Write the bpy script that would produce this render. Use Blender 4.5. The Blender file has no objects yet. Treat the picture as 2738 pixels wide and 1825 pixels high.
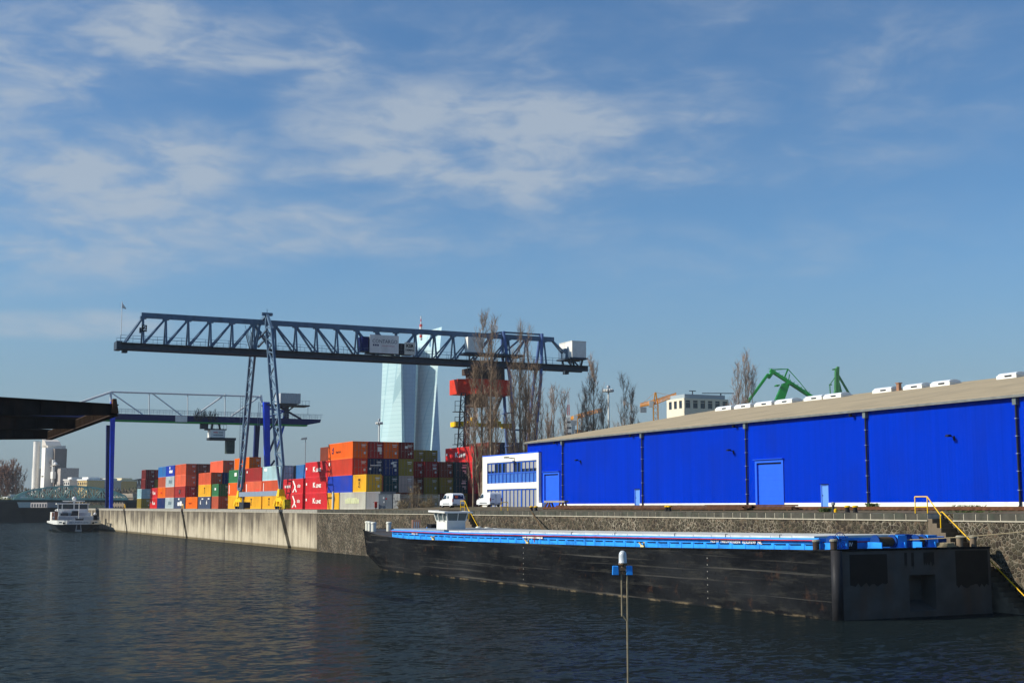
import bpy, bmesh, math, random
from mathutils import Vector, Matrix
R = math.radians
sc = bpy.context.scene
col = sc.collection
# ------------------------------------------------------------------ camera
# world: x = inland (across the quay), y = along the quay (away), z = up, water at z = 0
F, CX, CY, EYE = 3600.0, 1369.0, 912.5, 6.0
TH = math.atan(441.5 / F)
YAW = R(25.42)
cd = bpy.data.cameras.new('camera')
cd.sensor_width = 36.0
cd.lens = 36.0 * F / 2738.0
cd.clip_start, cd.clip_end = 0.5, 9000
cam = bpy.data.objects.new('camera', cd)
cam.location = (0, 0, EYE)
cam.rotation_euler = (math.pi / 2 + TH, 0, -YAW)
col.objects.link(cam)
sc.camera = cam
# ------------------------------------------------------------------ world, sun, exposure
SUN_EL, SUN_AZ = R(32), R(-72)          # azimuth clockwise from +y
sc.view_settings.view_transform = 'Standard'
sc.view_settings.look = 'None'
sc.view_settings.exposure = 0.6
sc.view_settings.gamma = 1.0
sc.view_settings.use_curve_mapping = False
W = bpy.data.worlds.new('World')
sc.world = W
W.use_nodes = True
SKY_STRENGTH = 0.071
SUN_STRENGTH = 3.6
sd = bpy.data.lights.new('sun', 'SUN')
sd.energy = SUN_STRENGTH
sd.angle = R(0.5)
sd.color = (1.0, 0.94, 0.84)
so = bpy.data.objects.new('sun', sd)
sdir = Vector((math.sin(SUN_AZ) * math.cos(SUN_EL), math.cos(SUN_AZ) * math.cos(SUN_EL), math.sin(SUN_EL)))
so.rotation_euler = sdir.to_track_quat('Z', 'Y').to_euler()
so.location = (0, 0, 200)
col.objects.link(so)

fx, fy = math.sin(YAW), math.cos(YAW)
def ray(px, py):
    a = (px - CX) / F; b = (CY - py) / F
    f = math.cos(TH) - b * math.sin(TH); u = math.sin(TH) + b * math.cos(TH)
    return Vector((f * fx + a * fy, f * fy - a * fx, u))
def at(px, py, x=None, y=None, z=None, d=None):
    """surveyed point: where the sight line of a photo pixel meets a known plane"""
    r = ray(px, py)
    if x is not None: t = x / r.x
    elif y is not None: t = y / r.y
    elif z is not None: t = (z - EYE) / r.z
    else: t = d / (r.x * fx + r.y * fy)
    return Vector((r.x * t, r.y * t, EYE + r.z * t))

def sky_world():
    nt = W.node_tree; N = nt.nodes; L = nt.links
    N.clear()
    out = N.new('ShaderNodeOutputWorld'); bg = N.new('ShaderNodeBackground')
    sky = N.new('ShaderNodeTexSky'); sky.sky_type = 'NISHITA'; sky.sun_disc = False
    sky.sun_elevation = SUN_EL; sky.sun_rotation = SUN_AZ
    sky.altitude = 100; sky.air_density = 1.0; sky.dust_density = 0.6; sky.ozone_density = 3.0
    hs = N.new('ShaderNodeHueSaturation'); hs.inputs['Saturation'].default_value = 1.12
    hs.inputs['Value'].default_value = 1.0
    L.new(sky.outputs[0], hs.inputs['Color'])
    geo = N.new('ShaderNodeTexCoord')
    tint = N.new('ShaderNodeMix'); tint.data_type = 'RGBA'; tint.blend_type = 'MULTIPLY'; tint.inputs[0].default_value = 1.0
    L.new(hs.outputs[0], tint.inputs[6]); tint.inputs[7].default_value = (.74, .97, 1.10, 1)
    sep = N.new('ShaderNodeSeparateXYZ'); L.new(geo.outputs['Generated'], sep.inputs[0])
    hz = N.new('ShaderNodeMapRange'); hz.interpolation_type = 'SMOOTHSTEP'; L.new(sep.outputs[2], hz.inputs[0])
    for i_, v_ in zip((1, 2, 3, 4), (-.02, .20, .85, 0.0)): hz.inputs[i_].default_value = v_
    hzm = N.new('ShaderNodeMix'); hzm.data_type = 'RGBA'; L.new(hz.outputs[0], hzm.inputs[0]); L.new(tint.outputs[2], hzm.inputs[6])
    hzm.inputs[7].default_value = (2.0, 2.48, 3.05, 1)
    SKYC = hzm.outputs[2]
    def noise(scale, vec_scale, detail, dist, rot=(0, 0, 0)):
        mp = N.new('ShaderNodeMapping'); mp.inputs['Scale'].default_value = vec_scale
        mp.inputs['Rotation'].default_value = rot
        L.new(geo.outputs['Generated'], mp.inputs[0])
        n = N.new('ShaderNodeTexNoise'); n.inputs['Scale'].default_value = scale
        n.inputs['Detail'].default_value = detail; n.inputs['Distortion'].default_value = dist
        n.inputs['Roughness'].default_value = 0.55
        L.new(mp.outputs[0], n.inputs['Vector'])
        return n.outputs[0]
    def rng(sock, a, b, c, d):
        m = N.new('ShaderNodeMapRange'); m.interpolation_type = 'SMOOTHSTEP'
        L.new(sock, m.inputs[0])
        for i, v in zip((1, 2, 3, 4), (a, b, c, d)): m.inputs[i].default_value = v
        return m.outputs[0]
    def math2(op, a, b):
        m = N.new('ShaderNodeMath'); m.operation = op
        for i, s in enumerate((a, b)):
            if isinstance(s, float): m.inputs[i].default_value = s
            else: L.new(s, m.inputs[i])
        return m.outputs[0]
    streak = rng(noise(1.0, (8, 8, 21), 5, .45, (R(8), R(12), 0)), 0.33, 0.68, 0.0, 1.0)
    fine = rng(noise(1.0, (26, 26, 80), 6, .6, (R(5), R(14), 0)), 0.28, 0.72, 0.5, 1.0)
    # cirrus banks: direction (photo pixel it was seen at), half width / half height in radians, weight
    banks = [(1300, 385, .075, .036, .85), (1180, 330, .05, .02, .5), (1420, 330, .06, .02, .5), (940, 285, .05, .024, .8), (130, 400, .10, .042, 1.25), (330, 450, .06, .022, .6), (340, 130, .13, .028, .9), (620, 90, .09, .02, .6), (60, 60, .10, .03, .5), (640, 170, .07, .02, .45),
             (400, 620, .17, .026, .55), (680, 400, .10, .022, .6), (1160, 470, .06, .02, .6), (1800, 415, .14, .022, .85), (1560, 260, .11, .024, .6), (2250, 330, .16, .03, .26), (2400, 100, .16, .03, .2), (1900, 130, .18, .03, .26),
             (200, 868, .075, .009, .8), (80, 700, .08, .02, .4), (2600, 270, .09, .02, .28), (2150, 120, .18, .025, .22), (1000, 730, .28, .04, .22), (2450, 650, .22, .03, .18), (1700, 600, .25, .03, .16), (1200, 80, .2, .03, .4), (800, 560, .2, .03, .4), (1450, 480, .14, .02, .4)]
    total = None
    for (px, py, rw, rh, wt) in banks:
        d0 = ray(px, py).normalized()
        side = Vector((fy, -fx, 0)); up = side.cross(d0).normalized()
        side = d0.cross(up).normalized()
        if side.dot(Vector((fy, -fx, 0))) < 0: side = -side
        dots = []
        for ax, r_, off in ((side, rw, 0.0), (up, rh, 0.0)):
            v = N.new('ShaderNodeVectorMath'); v.operation = 'DOT_PRODUCT'
            L.new(geo.outputs['Generated'], v.inputs[0]); v.inputs[1].default_value = ax / r_
            dots.append(math2('POWER', v.outputs['Value'], 2.0))
        s = math2('ADD', dots[0], dots[1])
        g = rng(s, 0.0, 2.4, wt, 0.0)
        total = g if total is None else math2('ADD', total, g)
    veil = rng(noise(1.0, (3, 3, 10), 4, 0.5), 0.4, 0.75, 0.0, 0.16)
    c = math2('MULTIPLY', math2('MULTIPLY', total, math2('ADD', math2('MULTIPLY', streak, 0.76), 0.24)), fine)
    c = math2('ADD', c, math2('MULTIPLY', veil, streak))
    c = rng(c, -0.05, 1.3, 0.0, 0.78)
    mix = N.new('ShaderNodeMix'); mix.data_type = 'RGBA'
    L.new(c, mix.inputs[0]); L.new(SKYC, mix.inputs[6])
    mix.inputs[7].default_value = (4.1, 4.7, 5.4, 1)
    L.new(mix.outputs[2], bg.inputs[0])
    bg.inputs[1].default_value = SKY_STRENGTH
    L.new(bg.outputs[0], out.inputs[0])
sky_world()

# ------------------------------------------------------------------ mesh helpers
class MB:
    def __init__(s): s.v = []; s.f = []
    def poly(s, pts):
        i = len(s.v); s.v += [tuple(p) for p in pts]; s.f.append(tuple(range(i, i + len(pts)))); return s
    def hexa(s, p):
        i = len(s.v); s.v += [tuple(q) for q in p]
        for f in ((0, 3, 2, 1), (4, 5, 6, 7), (0, 1, 5, 4), (1, 2, 6, 5), (2, 3, 7, 6), (3, 0, 4, 7)):
            s.f.append(tuple(i + k for k in f))
        return s
    def box(s, x0, x1, y0, y1, z0, z1):
        return s.hexa([(x0, y0, z0), (x1, y0, z0), (x1, y1, z0), (x0, y1, z0), (x0, y0, z1), (x1, y0, z1), (x1, y1, z1), (x0, y1, z1)])
    def beam(s, p, q, w, h=None):
        p = Vector(p); q = Vector(q); h = w if h is None else h
        d = (q - p).normalized()
        up = Vector((0, 0, 1)) if abs(d.z) < 0.95 else Vector((0, 1, 0))
        a = d.cross(up).normalized() * w / 2; b = a.cross(d).normalized() * h / 2
        return s.hexa([p - a - b, p + a - b, p + a + b, p - a + b, q - a - b, q + a - b, q + a + b, q - a + b])
    def tube(s, p, q, r0, r1=None, n=8, cap=True):
        p = Vector(p); q = Vector(q); r1 = r0 if r1 is None else r1
        d = (q - p).normalized()
        up = Vector((0, 0, 1)) if abs(d.z) < 0.95 else Vector((0, 1, 0))
        a = d.cross(up).normalized(); b = a.cross(d).normalized()
        i = len(s.v)
        for c, r in ((p, r0), (q, r1)):
            for k in range(n):
                t = 2 * math.pi * k / n; s.v.append(tuple(c + a * math.cos(t) * r + b * math.sin(t) * r))
        for k in range(n): s.f.append((i + k, i + (k + 1) % n, i + n + (k + 1) % n, i + n + k))
        if cap: s.f.append(tuple(i + k for k in reversed(range(n)))); s.f.append(tuple(i + n + k for k in range(n)))
        return s
    def path(s, pts, r, n=6):
        for a, b in zip(pts, pts[1:]): s.tube(a, b, r, n=n)
        return s
    def lathe(s, c, prof, n=12, axis='z'):
        c = Vector(c); i = len(s.v); m = len(prof)
        for (r, h) in prof:
            for k in range(n):
                t = 2 * math.pi * k / n; a, b = r * math.cos(t), r * math.sin(t)
                o = Vector((a, b, h)) if axis == 'z' else (Vector((h, a, b)) if axis == 'x' else Vector((b, h, a)))
                s.v.append(tuple(c + o))
        for j in range(m - 1):
            for k in range(n): s.f.append((i + j * n + k, i + j * n + (k + 1) % n, i + (j + 1) * n + (k + 1) % n, i + (j + 1) * n + k))
        s.f.append(tuple(i + k for k in reversed(range(n)))); s.f.append(tuple(i + (m - 1) * n + k for k in range(n)))
        return s
    def prism(s, prof, off):
        """closed profile (list of 3d points) swept by the vector off"""
        off = Vector(off); n = len(prof); i = len(s.v)
        s.v += [tuple(Vector(p)) for p in prof] + [tuple(Vector(p) + off) for p in prof]
        s.f.append(tuple(i + k for k in reversed(range(n)))); s.f.append(tuple(i + n + k for k in range(n)))
        for k in range(n): s.f.append((i + k, i + (k + 1) % n, i + n + (k + 1) % n, i + n + k))
        return s
    def mesh(s, name, mat):
        me = bpy.data.meshes.new(name); me.from_pydata(s.v, [], s.f)
        bm = bmesh.new(); bm.from_mesh(me); bmesh.ops.recalc_face_normals(bm, faces=bm.faces); bm.to_mesh(me); bm.free()
        if mat: me.materials.append(mat)
        return me
    def build(s, name, mat, parent=None, loc=(0, 0, 0), rotz=0, smooth=False, bevel=0):
        o = bpy.data.objects.new(name, s.mesh(name, mat)); col.objects.link(o)
        o.location = loc; o.rotation_euler = (0, 0, rotz)
        if parent: o.parent = parent
        if smooth:
            for p in o.data.polygons: p.use_smooth = True
        if bevel:
            b = o.modifiers.new('bevel', 'BEVEL'); b.width = bevel; b.segments = 2; b.limit_method = 'ANGLE'
        return o
def tag(o, label=None, cat=None, group=None, kind=None):
    if label: o['label'] = label
    if cat: o['category'] = cat
    if group: o['group'] = group
    if kind: o['kind'] = kind
    return o
def thing(name, label, cat, loc=(0, 0, 0), rotz=0, group=None):
    o = bpy.data.objects.new(name, None); col.objects.link(o)
    o.location = loc; o.rotation_euler = (0, 0, rotz); o.empty_display_size = 0.5
    return tag(o, label, cat, group)
def dup(root, loc, rotz=None, label=None, scale=None):
    def cp(o, parent):
        c = o.copy(); col.objects.link(c); c.parent = parent
        for ch in o.children: cp(ch, c)
        return c
    r = cp(root, None); r.location = loc
    if rotz is not None: r.rotation_euler = (0, 0, rotz)
    if label: r['label'] = label
    if scale: r.scale = scale
    return r
def lettering(text, size, mat, parent, loc, face='-x', name='lettering', bold=0.02, sx=1.0, align='CENTER', rot=0, depth=0.006):
    cu = bpy.data.curves.new('text', 'FONT'); cu.body = text; cu.size = size; cu.extrude = depth
    cu.offset = bold * size; cu.align_x = align; cu.align_y = 'CENTER'; cu.resolution_u = 2
    t = bpy.data.objects.new('text', cu); col.objects.link(t)
    me = bpy.data.meshes.new_from_object(t.evaluated_get(bpy.context.evaluated_depsgraph_get()))
    bpy.data.objects.remove(t); bpy.data.curves.remove(cu)
    ax = {'-x': (Vector((0, -1, 0)), Vector((0, 0, 1)), Vector((-1, 0, 0))), '-y': (Vector((1, 0, 0)), Vector((0, 0, 1)), Vector((0, -1, 0)))}[face]
    m = Matrix((ax[0], ax[1], ax[2])).transposed().to_4x4() @ Matrix.Rotation(rot, 4, 'Z') @ Matrix.Diagonal((sx, 1, 1, 1))
    me.transform(m); me.materials.clear(); me.materials.append(mat); me.name = name
    o = bpy.data.objects.new(name, me); col.objects.link(o); o.location = loc
    if parent: o.parent = parent
    return o

# ------------------------------------------------------------------ materials
def s2l(c): return tuple((v / 255 / 12.92) if v / 255 <= .04045 else ((v / 255 + .055) / 1.055) ** 2.4 for v in c)
MATS = {}
def mk(name, rgb=None, rough=0.6, metal=0.0, var=0.18, scale=1.5, stretch=(1, 1, 1), dirt=None, dirt_amt=0.0, dirt_scale=0.6, dirt_stretch=(1, 1, 0.25),
       bump=0.0, bump_scale=30, spec=0.12, lin=None, object_color=False, ribs=None, coord='Object'):
    if name in MATS: return MATS[name]
    m = bpy.data.materials.new(name); m.use_nodes = True; nt = m.node_tree; N = nt.nodes; L = nt.links
    b = N['Principled BSDF']; b.inputs['Roughness'].default_value = rough; b.inputs['Metallic'].default_value = metal
    b.inputs['Specular IOR Level'].default_value = spec
    base = lin if lin else (s2l(rgb) if rgb else (1, 1, 1))
    tc = N.new('ShaderNodeTexCoord')
    def noise(sc_, st, det=5):
        mp = N.new('ShaderNodeMapping'); mp.inputs['Scale'].default_value = st; L.new(tc.outputs[coord], mp.inputs[0])
        n = N.new('ShaderNodeTexNoise'); n.inputs['Scale'].default_value = sc_; n.inputs['Detail'].default_value = det
        L.new(mp.outputs[0], n.inputs['Vector']); return n.outputs[0]
    if object_color:
        oi = N.new('ShaderNodeObjectInfo'); csock = oi.outputs['Color']
    else:
        rgbn = N.new('ShaderNodeRGB'); rgbn.outputs[0].default_value = (*base, 1); csock = rgbn.outputs[0]
    if var:
        mr = N.new('ShaderNodeMapRange'); L.new(noise(scale, stretch), mr.inputs[0])
        mr.inputs[1].default_value = .3; mr.inputs[2].default_value = .7; mr.inputs[3].default_value = 1 - var; mr.inputs[4].default_value = 1 + var
        hv = N.new('ShaderNodeHueSaturation'); L.new(mr.outputs[0], hv.inputs['Value']); L.new(csock, hv.inputs['Color']); csock = hv.outputs[0]
    if dirt:
        mr = N.new('ShaderNodeMapRange'); L.new(noise(dirt_scale, dirt_stretch, 7), mr.inputs[0])
        mr.inputs[1].default_value = .48; mr.inputs[2].default_value = .68; mr.inputs[3].default_value = 0; mr.inputs[4].default_value = dirt_amt
        mx = N.new('ShaderNodeMix'); mx.data_type = 'RGBA'; L.new(mr.outputs[0], mx.inputs[0]); L.new(csock, mx.inputs[6])
        mx.inputs[7].default_value = (*s2l(dirt), 1); csock = mx.outputs[2]
    L.new(csock, b.inputs['Base Color'])
    if bump:
        bn = N.new('ShaderNodeBump'); bn.inputs['Strength'].default_value = bump; bn.inputs['Distance'].default_value = .05
        L.new(noise(bump_scale, (1, 1, 1), 4), bn.inputs['Height']); L.new(bn.outputs[0], b.inputs['Normal'])
    if ribs:
        axis, period, dist = ribs
        sx = N.new('ShaderNodeSeparateXYZ'); L.new(tc.outputs['Object'], sx.inputs[0])
        mm = N.new('ShaderNodeMath'); mm.operation = 'MULTIPLY'; L.new(sx.outputs[axis], mm.inputs[0]); mm.inputs[1].default_value = 2 * math.pi / period
        sn = N.new('ShaderNodeMath'); sn.operation = 'SINE'; L.new(mm.outputs[0], sn.inputs[0])
        bn = N.new('ShaderNodeBump'); bn.inputs['Strength'].default_value = 1; bn.inputs['Distance'].default_value = dist
        L.new(sn.outputs[0], bn.inputs['Height']); L.new(bn.outputs[0], b.inputs['Normal'])
    MATS[name] = m
    return m
white_paint = mk('white_paint', (226, 226, 218), .45, var=.05, dirt=(150, 140, 120), dirt_amt=.25)
cream_paint = mk('cream_paint', (238, 234, 218), .55, var=.04, dirt=(170, 160, 140), dirt_amt=.15)
dark_steel = mk('dark_steel', (52, 56, 62), .55, var=.2)
black_paint = mk('black_paint', (22, 23, 25), .5, var=.2)
crane_grey = mk('crane_grey', (92, 116, 138), .5, var=.12, dirt=(70, 75, 80), dirt_amt=.35)
crane_dark = mk('crane_dark', (60, 72, 84), .55, var=.15)
crane_blue = mk('crane_blue', (20, 62, 205), .45, var=.1, dirt=(20, 30, 70), dirt_amt=.3)
crane_navy = mk('crane_navy', (16, 30, 88), .5, var=.1)
crane_green = mk('crane_green', (40, 150, 62), .5, var=.1)
yellow = mk('safety_yellow', (240, 190, 20), .45, var=.1, dirt=(110, 80, 30), dirt_amt=.35)
glass_dark = mk('dark_glass', (30, 42, 55), .08, var=.1, spec=.6)
rubber = mk('rubber', (24, 24, 25), .8, var=.1)
rust = mk('rusty_steel', (96, 62, 42), .8, var=.3, scale=3)
red_paint = mk('red_paint', (205, 52, 36), .5, var=.12, dirt=(110, 40, 30), dirt_amt=.4)
rod_grey = mk('rod_grey', (150, 145, 135), .5, metal=.2, var=.1)
letter_white = mk('letter_white', (232, 230, 222), .6, var=.08)
letter_black = mk('letter_black', (28, 28, 32), .6, var=.05)
letter_navy = mk('letter_navy', (42, 44, 88), .6, var=.05)
letter_red = mk('letter_red', (205, 40, 36), .6, var=.05)
letter_grey = mk('letter_grey', (110, 128, 135), .6, var=.05)
rope_mat = mk('rope', (165, 150, 118), .9, var=.2, scale=20)
old_rope = mk('old_rope', (92, 74, 52), .9, var=.2, scale=20)
galv = mk('galvanised', (165, 168, 168), .45, metal=.35, var=.12)

# ================================================================== SETTING
# ------------------------------------------------------------------ water
def water_mat():
    m = bpy.data.materials.new('harbour_water'); m.use_nodes = True; N = m.node_tree.nodes; L = m.node_tree.links
    b = N['Principled BSDF']; b.inputs['Base Color'].default_value = (.0095, .0150, .0160, 1)
    b.inputs['Roughness'].default_value = .07; b.inputs['IOR'].default_value = 1.33; b.inputs['Specular IOR Level'].default_value = 0
    tc = N.new('ShaderNodeTexCoord')
    def layer(scale, st, rot, det):
        mp = N.new('ShaderNodeMapping'); mp.inputs['Scale'].default_value = st; mp.inputs['Rotation'].default_value = (0, 0, rot)
        L.new(tc.outputs['Object'], mp.inputs[0])
        n = N.new('ShaderNodeTexNoise'); n.inputs['Scale'].default_value = scale; n.inputs['Detail'].default_value = det
        n.inputs['Distortion'].default_value = .8; L.new(mp.outputs[0], n.inputs['Vector']); return n.outputs[0]
    rip = layer(2.1, (.5, 1.0, 1), R(25), 5); swell = layer(.45, (.6, 1, 1), R(10), 3); gust = layer(.025, (1, .45, 1), R(-20), 4)
    mr = N.new('ShaderNodeMapRange'); L.new(gust, mr.inputs[0]); mr.inputs[1].default_value = .38; mr.inputs[2].default_value = .62
    mr.inputs[3].default_value = .6; mr.inputs[4].default_value = 1.1
    def slope(scale, st, rot, det, k):
        mp = N.new('ShaderNodeMapping'); mp.inputs['Scale'].default_value = st; mp.inputs['Rotation'].default_value = (0, 0, rot); L.new(tc.outputs['Object'], mp.inputs[0])
        n = N.new('ShaderNodeTexNoise'); n.inputs['Scale'].default_value = scale; n.inputs['Detail'].default_value = det; L.new(mp.outputs[0], n.inputs['Vector'])
        v = N.new('ShaderNodeVectorMath'); v.operation = 'SUBTRACT'; L.new(n.outputs['Color'], v.inputs[0]); v.inputs[1].default_value = (.5, .5, .5)
        w = N.new('ShaderNodeVectorMath'); w.operation = 'MULTIPLY'; L.new(v.outputs[0], w.inputs[0]); w.inputs[1].default_value = (k, k, 0); return w.outputs[0]
    ad = N.new('ShaderNodeVectorMath'); L.new(slope(4.4, (.5, 1, 1), R(25), 3, 1.0), ad.inputs[0]); L.new(slope(1.1, (.6, 1, 1), R(15), 2, .6), ad.inputs[1])
    gs = N.new('ShaderNodeVectorMath'); gs.operation = 'SCALE'; L.new(ad.outputs[0], gs.inputs[0]); L.new(mr.outputs[0], gs.inputs['Scale'])
    up = N.new('ShaderNodeVectorMath'); L.new(gs.outputs[0], up.inputs[0]); up.inputs[1].default_value = (0, 0, 1)
    nm = N.new('ShaderNodeVectorMath'); nm.operation = 'NORMALIZE'; L.new(up.outputs[0], nm.inputs[0]); L.new(nm.outputs[0], b.inputs['Normal'])
    gl = N.new('ShaderNodeBsdfGlossy'); gl.inputs['Roughness'].default_value = .08; gl.inputs['Color'].default_value = (1, 1, 1, 1); L.new(nm.outputs[0], gl.inputs['Normal'])
    fr = N.new('ShaderNodeFresnel'); fr.inputs[0].default_value = 1.33; L.new(nm.outputs[0], fr.inputs['Normal'])
    fm = N.new('ShaderNodeMath'); fm.operation = 'MULTIPLY'; L.new(fr.outputs[0], fm.inputs[0]); fm.inputs[1].default_value = .26
    mx = N.new('ShaderNodeMixShader'); L.new(fm.outputs[0], mx.inputs[0]); L.new(b.outputs[0], mx.inputs[1]); L.new(gl.outputs[0], mx.inputs[2])
    L.new(mx.outputs[0], N['Material Output'].inputs['Surface'])
    return m
WATER = water_mat()
wm = MB().poly([(-900, -300, 0), (140, -300, 0), (140, 570, 0), (-900, 570, 0)])
tag(wm.build('water', WATER), kind='structure')

# ------------------------------------------------------------------ ground
def ground_mat():
    m = mk('quay_ground', (104, 92, 74), .95, var=.3, scale=.8, dirt=(74, 84, 46), dirt_amt=.6, dirt_scale=.35, dirt_stretch=(1, 1, 1), bump=.6, bump_scale=6, spec=.1)
    return m
GROUND = ground_mat()
def gz(x, y):
    t = min(max((x - 60) / 14, 0), 1); s = min(max((196 - y) / 18, 0), 1)
    return 5.6 + .40 * t * t * (3 - 2 * t) * s
QX = lambda y: 60.45 - 5.12 * y / 178.0 if y <= 178 else 55.3 - .3 * (y - 178) / 218
WALL_END = 396.0
gm = MB()
ys = [-300, -100, 0, 20, 40, 55, 70, 90, 110, 130, 150, 165, 175, 182, 188, 196, 220, 260, 320, WALL_END - .5]
offs = [1.35, 4, 6, 8, 10, 12, 14, 16, 18, 22, 30, 60, 140, 500, 3000]
rows = []
for y in ys:
    rows.append([(QX(y) + o, y, gz(QX(y) + o, y)) for o in offs])
i0 = len(gm.v)
for r_ in rows: gm.v += r_
n_ = len(offs)
for a in range(len(ys) - 1):
    for b in range(n_ - 1): gm.f.append((i0 + a * n_ + b, i0 + a * n_ + b + 1, i0 + (a + 1) * n_ + b + 1, i0 + (a + 1) * n_ + b))
gm.poly([(100, WALL_END - .5, 5.6), (3100, WALL_END - .5, 5.6), (3100, 567, 5.6), (100, 567, 5.6)])
gm.poly([(-3000, 567, 5.6), (3100, 567, 5.6), (3100, 6500, 5.6), (-3000, 6500, 5.6)])
tag(gm.build('ground', GROUND), kind='structure')

# ------------------------------------------------------------------ quay walls
def stone_mat():
    m = bpy.data.materials.new('rubble_stone'); m.use_nodes = True; N = m.node_tree.nodes; L = m.node_tree.links
    b = N['Principled BSDF']; b.inputs['Roughness'].default_value = .9; b.inputs['Specular IOR Level'].default_value = .15
    tc = N.new('ShaderNodeTexCoord'); mp = N.new('ShaderNodeMapping'); mp.inputs['Scale'].default_value = (.25, 1, 1); L.new(tc.outputs['Object'], mp.inputs[0])
    nz = N.new('ShaderNodeTexNoise'); nz.inputs['Scale'].default_value = 1.2; L.new(mp.outputs[0], nz.inputs['Vector'])
    mixv = N.new('ShaderNodeMix'); mixv.data_type = 'VECTOR'; mixv.inputs[0].default_value = .12; L.new(mp.outputs[0], mixv.inputs[4]); L.new(nz.outputs['Color'], mixv.inputs[5])
    v1 = N.new('ShaderNodeTexVoronoi'); v1.feature = 'DISTANCE_TO_EDGE'; v1.inputs['Scale'].default_value = 4.4; L.new(mixv.outputs[1], v1.inputs['Vector'])
    v2 = N.new('ShaderNodeTexVoronoi'); v2.inputs['Scale'].default_value = 4.4; L.new(mixv.outputs[1], v2.inputs['Vector'])
    cr = N.new('ShaderNodeValToRGB'); e = cr.color_ramp.elements
    e[0].color = (*s2l((50, 42, 35)), 1); e[1].color = (*s2l((96, 82, 66)), 1)
    x = cr.color_ramp.elements.new(.5); x.color = (*s2l((70, 66, 52)), 1)
    sp = N.new('ShaderNodeSeparateColor'); L.new(v2.outputs['Color'], sp.inputs[0]); L.new(sp.outputs[0], cr.inputs[0])
    n2 = N.new('ShaderNodeTexNoise'); n2.inputs['Scale'].default_value = .35; n2.inputs['Detail'].default_value = 6; L.new(tc.outputs['Object'], n2.inputs['Vector'])
    mort = N.new('ShaderNodeMapRange'); L.new(n2.outputs[0], mort.inputs[0]); mort.inputs[1].default_value = .42; mort.inputs[2].default_value = .66; mort.inputs[3].default_value = .12; mort.inputs[4].default_value = .85
    st = N.new('ShaderNodeMapRange'); L.new(v1.outputs['Distance'], st.inputs[0]); st.inputs[1].default_value = .02; st.inputs[2].default_value = .085; st.inputs[3].default_value = 1; st.inputs[4].default_value = 0
    mu = N.new('ShaderNodeMath'); mu.operation = 'MULTIPLY'; L.new(mort.outputs[0], mu.inputs[0]); L.new(st.outputs[0], mu.inputs[1])
    mx = N.new('ShaderNodeMix'); mx.data_type = 'RGBA'; L.new(mu.outputs[0], mx.inputs[0]); L.new(cr.outputs[0], mx.inputs[6]); mx.inputs[7].default_value = (*s2l((172, 162, 142)), 1)
    L.new(mx.outputs[2], b.inputs['Base Color'])
    bn = N.new('ShaderNodeBump'); bn.inputs['Strength'].default_value = .8; bn.inputs['Distance'].default_value = .06
    sm = N.new('ShaderNodeMapRange'); L.new(v1.outputs['Distance'], sm.inputs[0]); sm.inputs[1].default_value = 0; sm.inputs[2].default_value = .2
    L.new(sm.outputs[0], bn.inputs['Height']); L.new(bn.outputs[0], b.inputs['Normal'])
    return m
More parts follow.
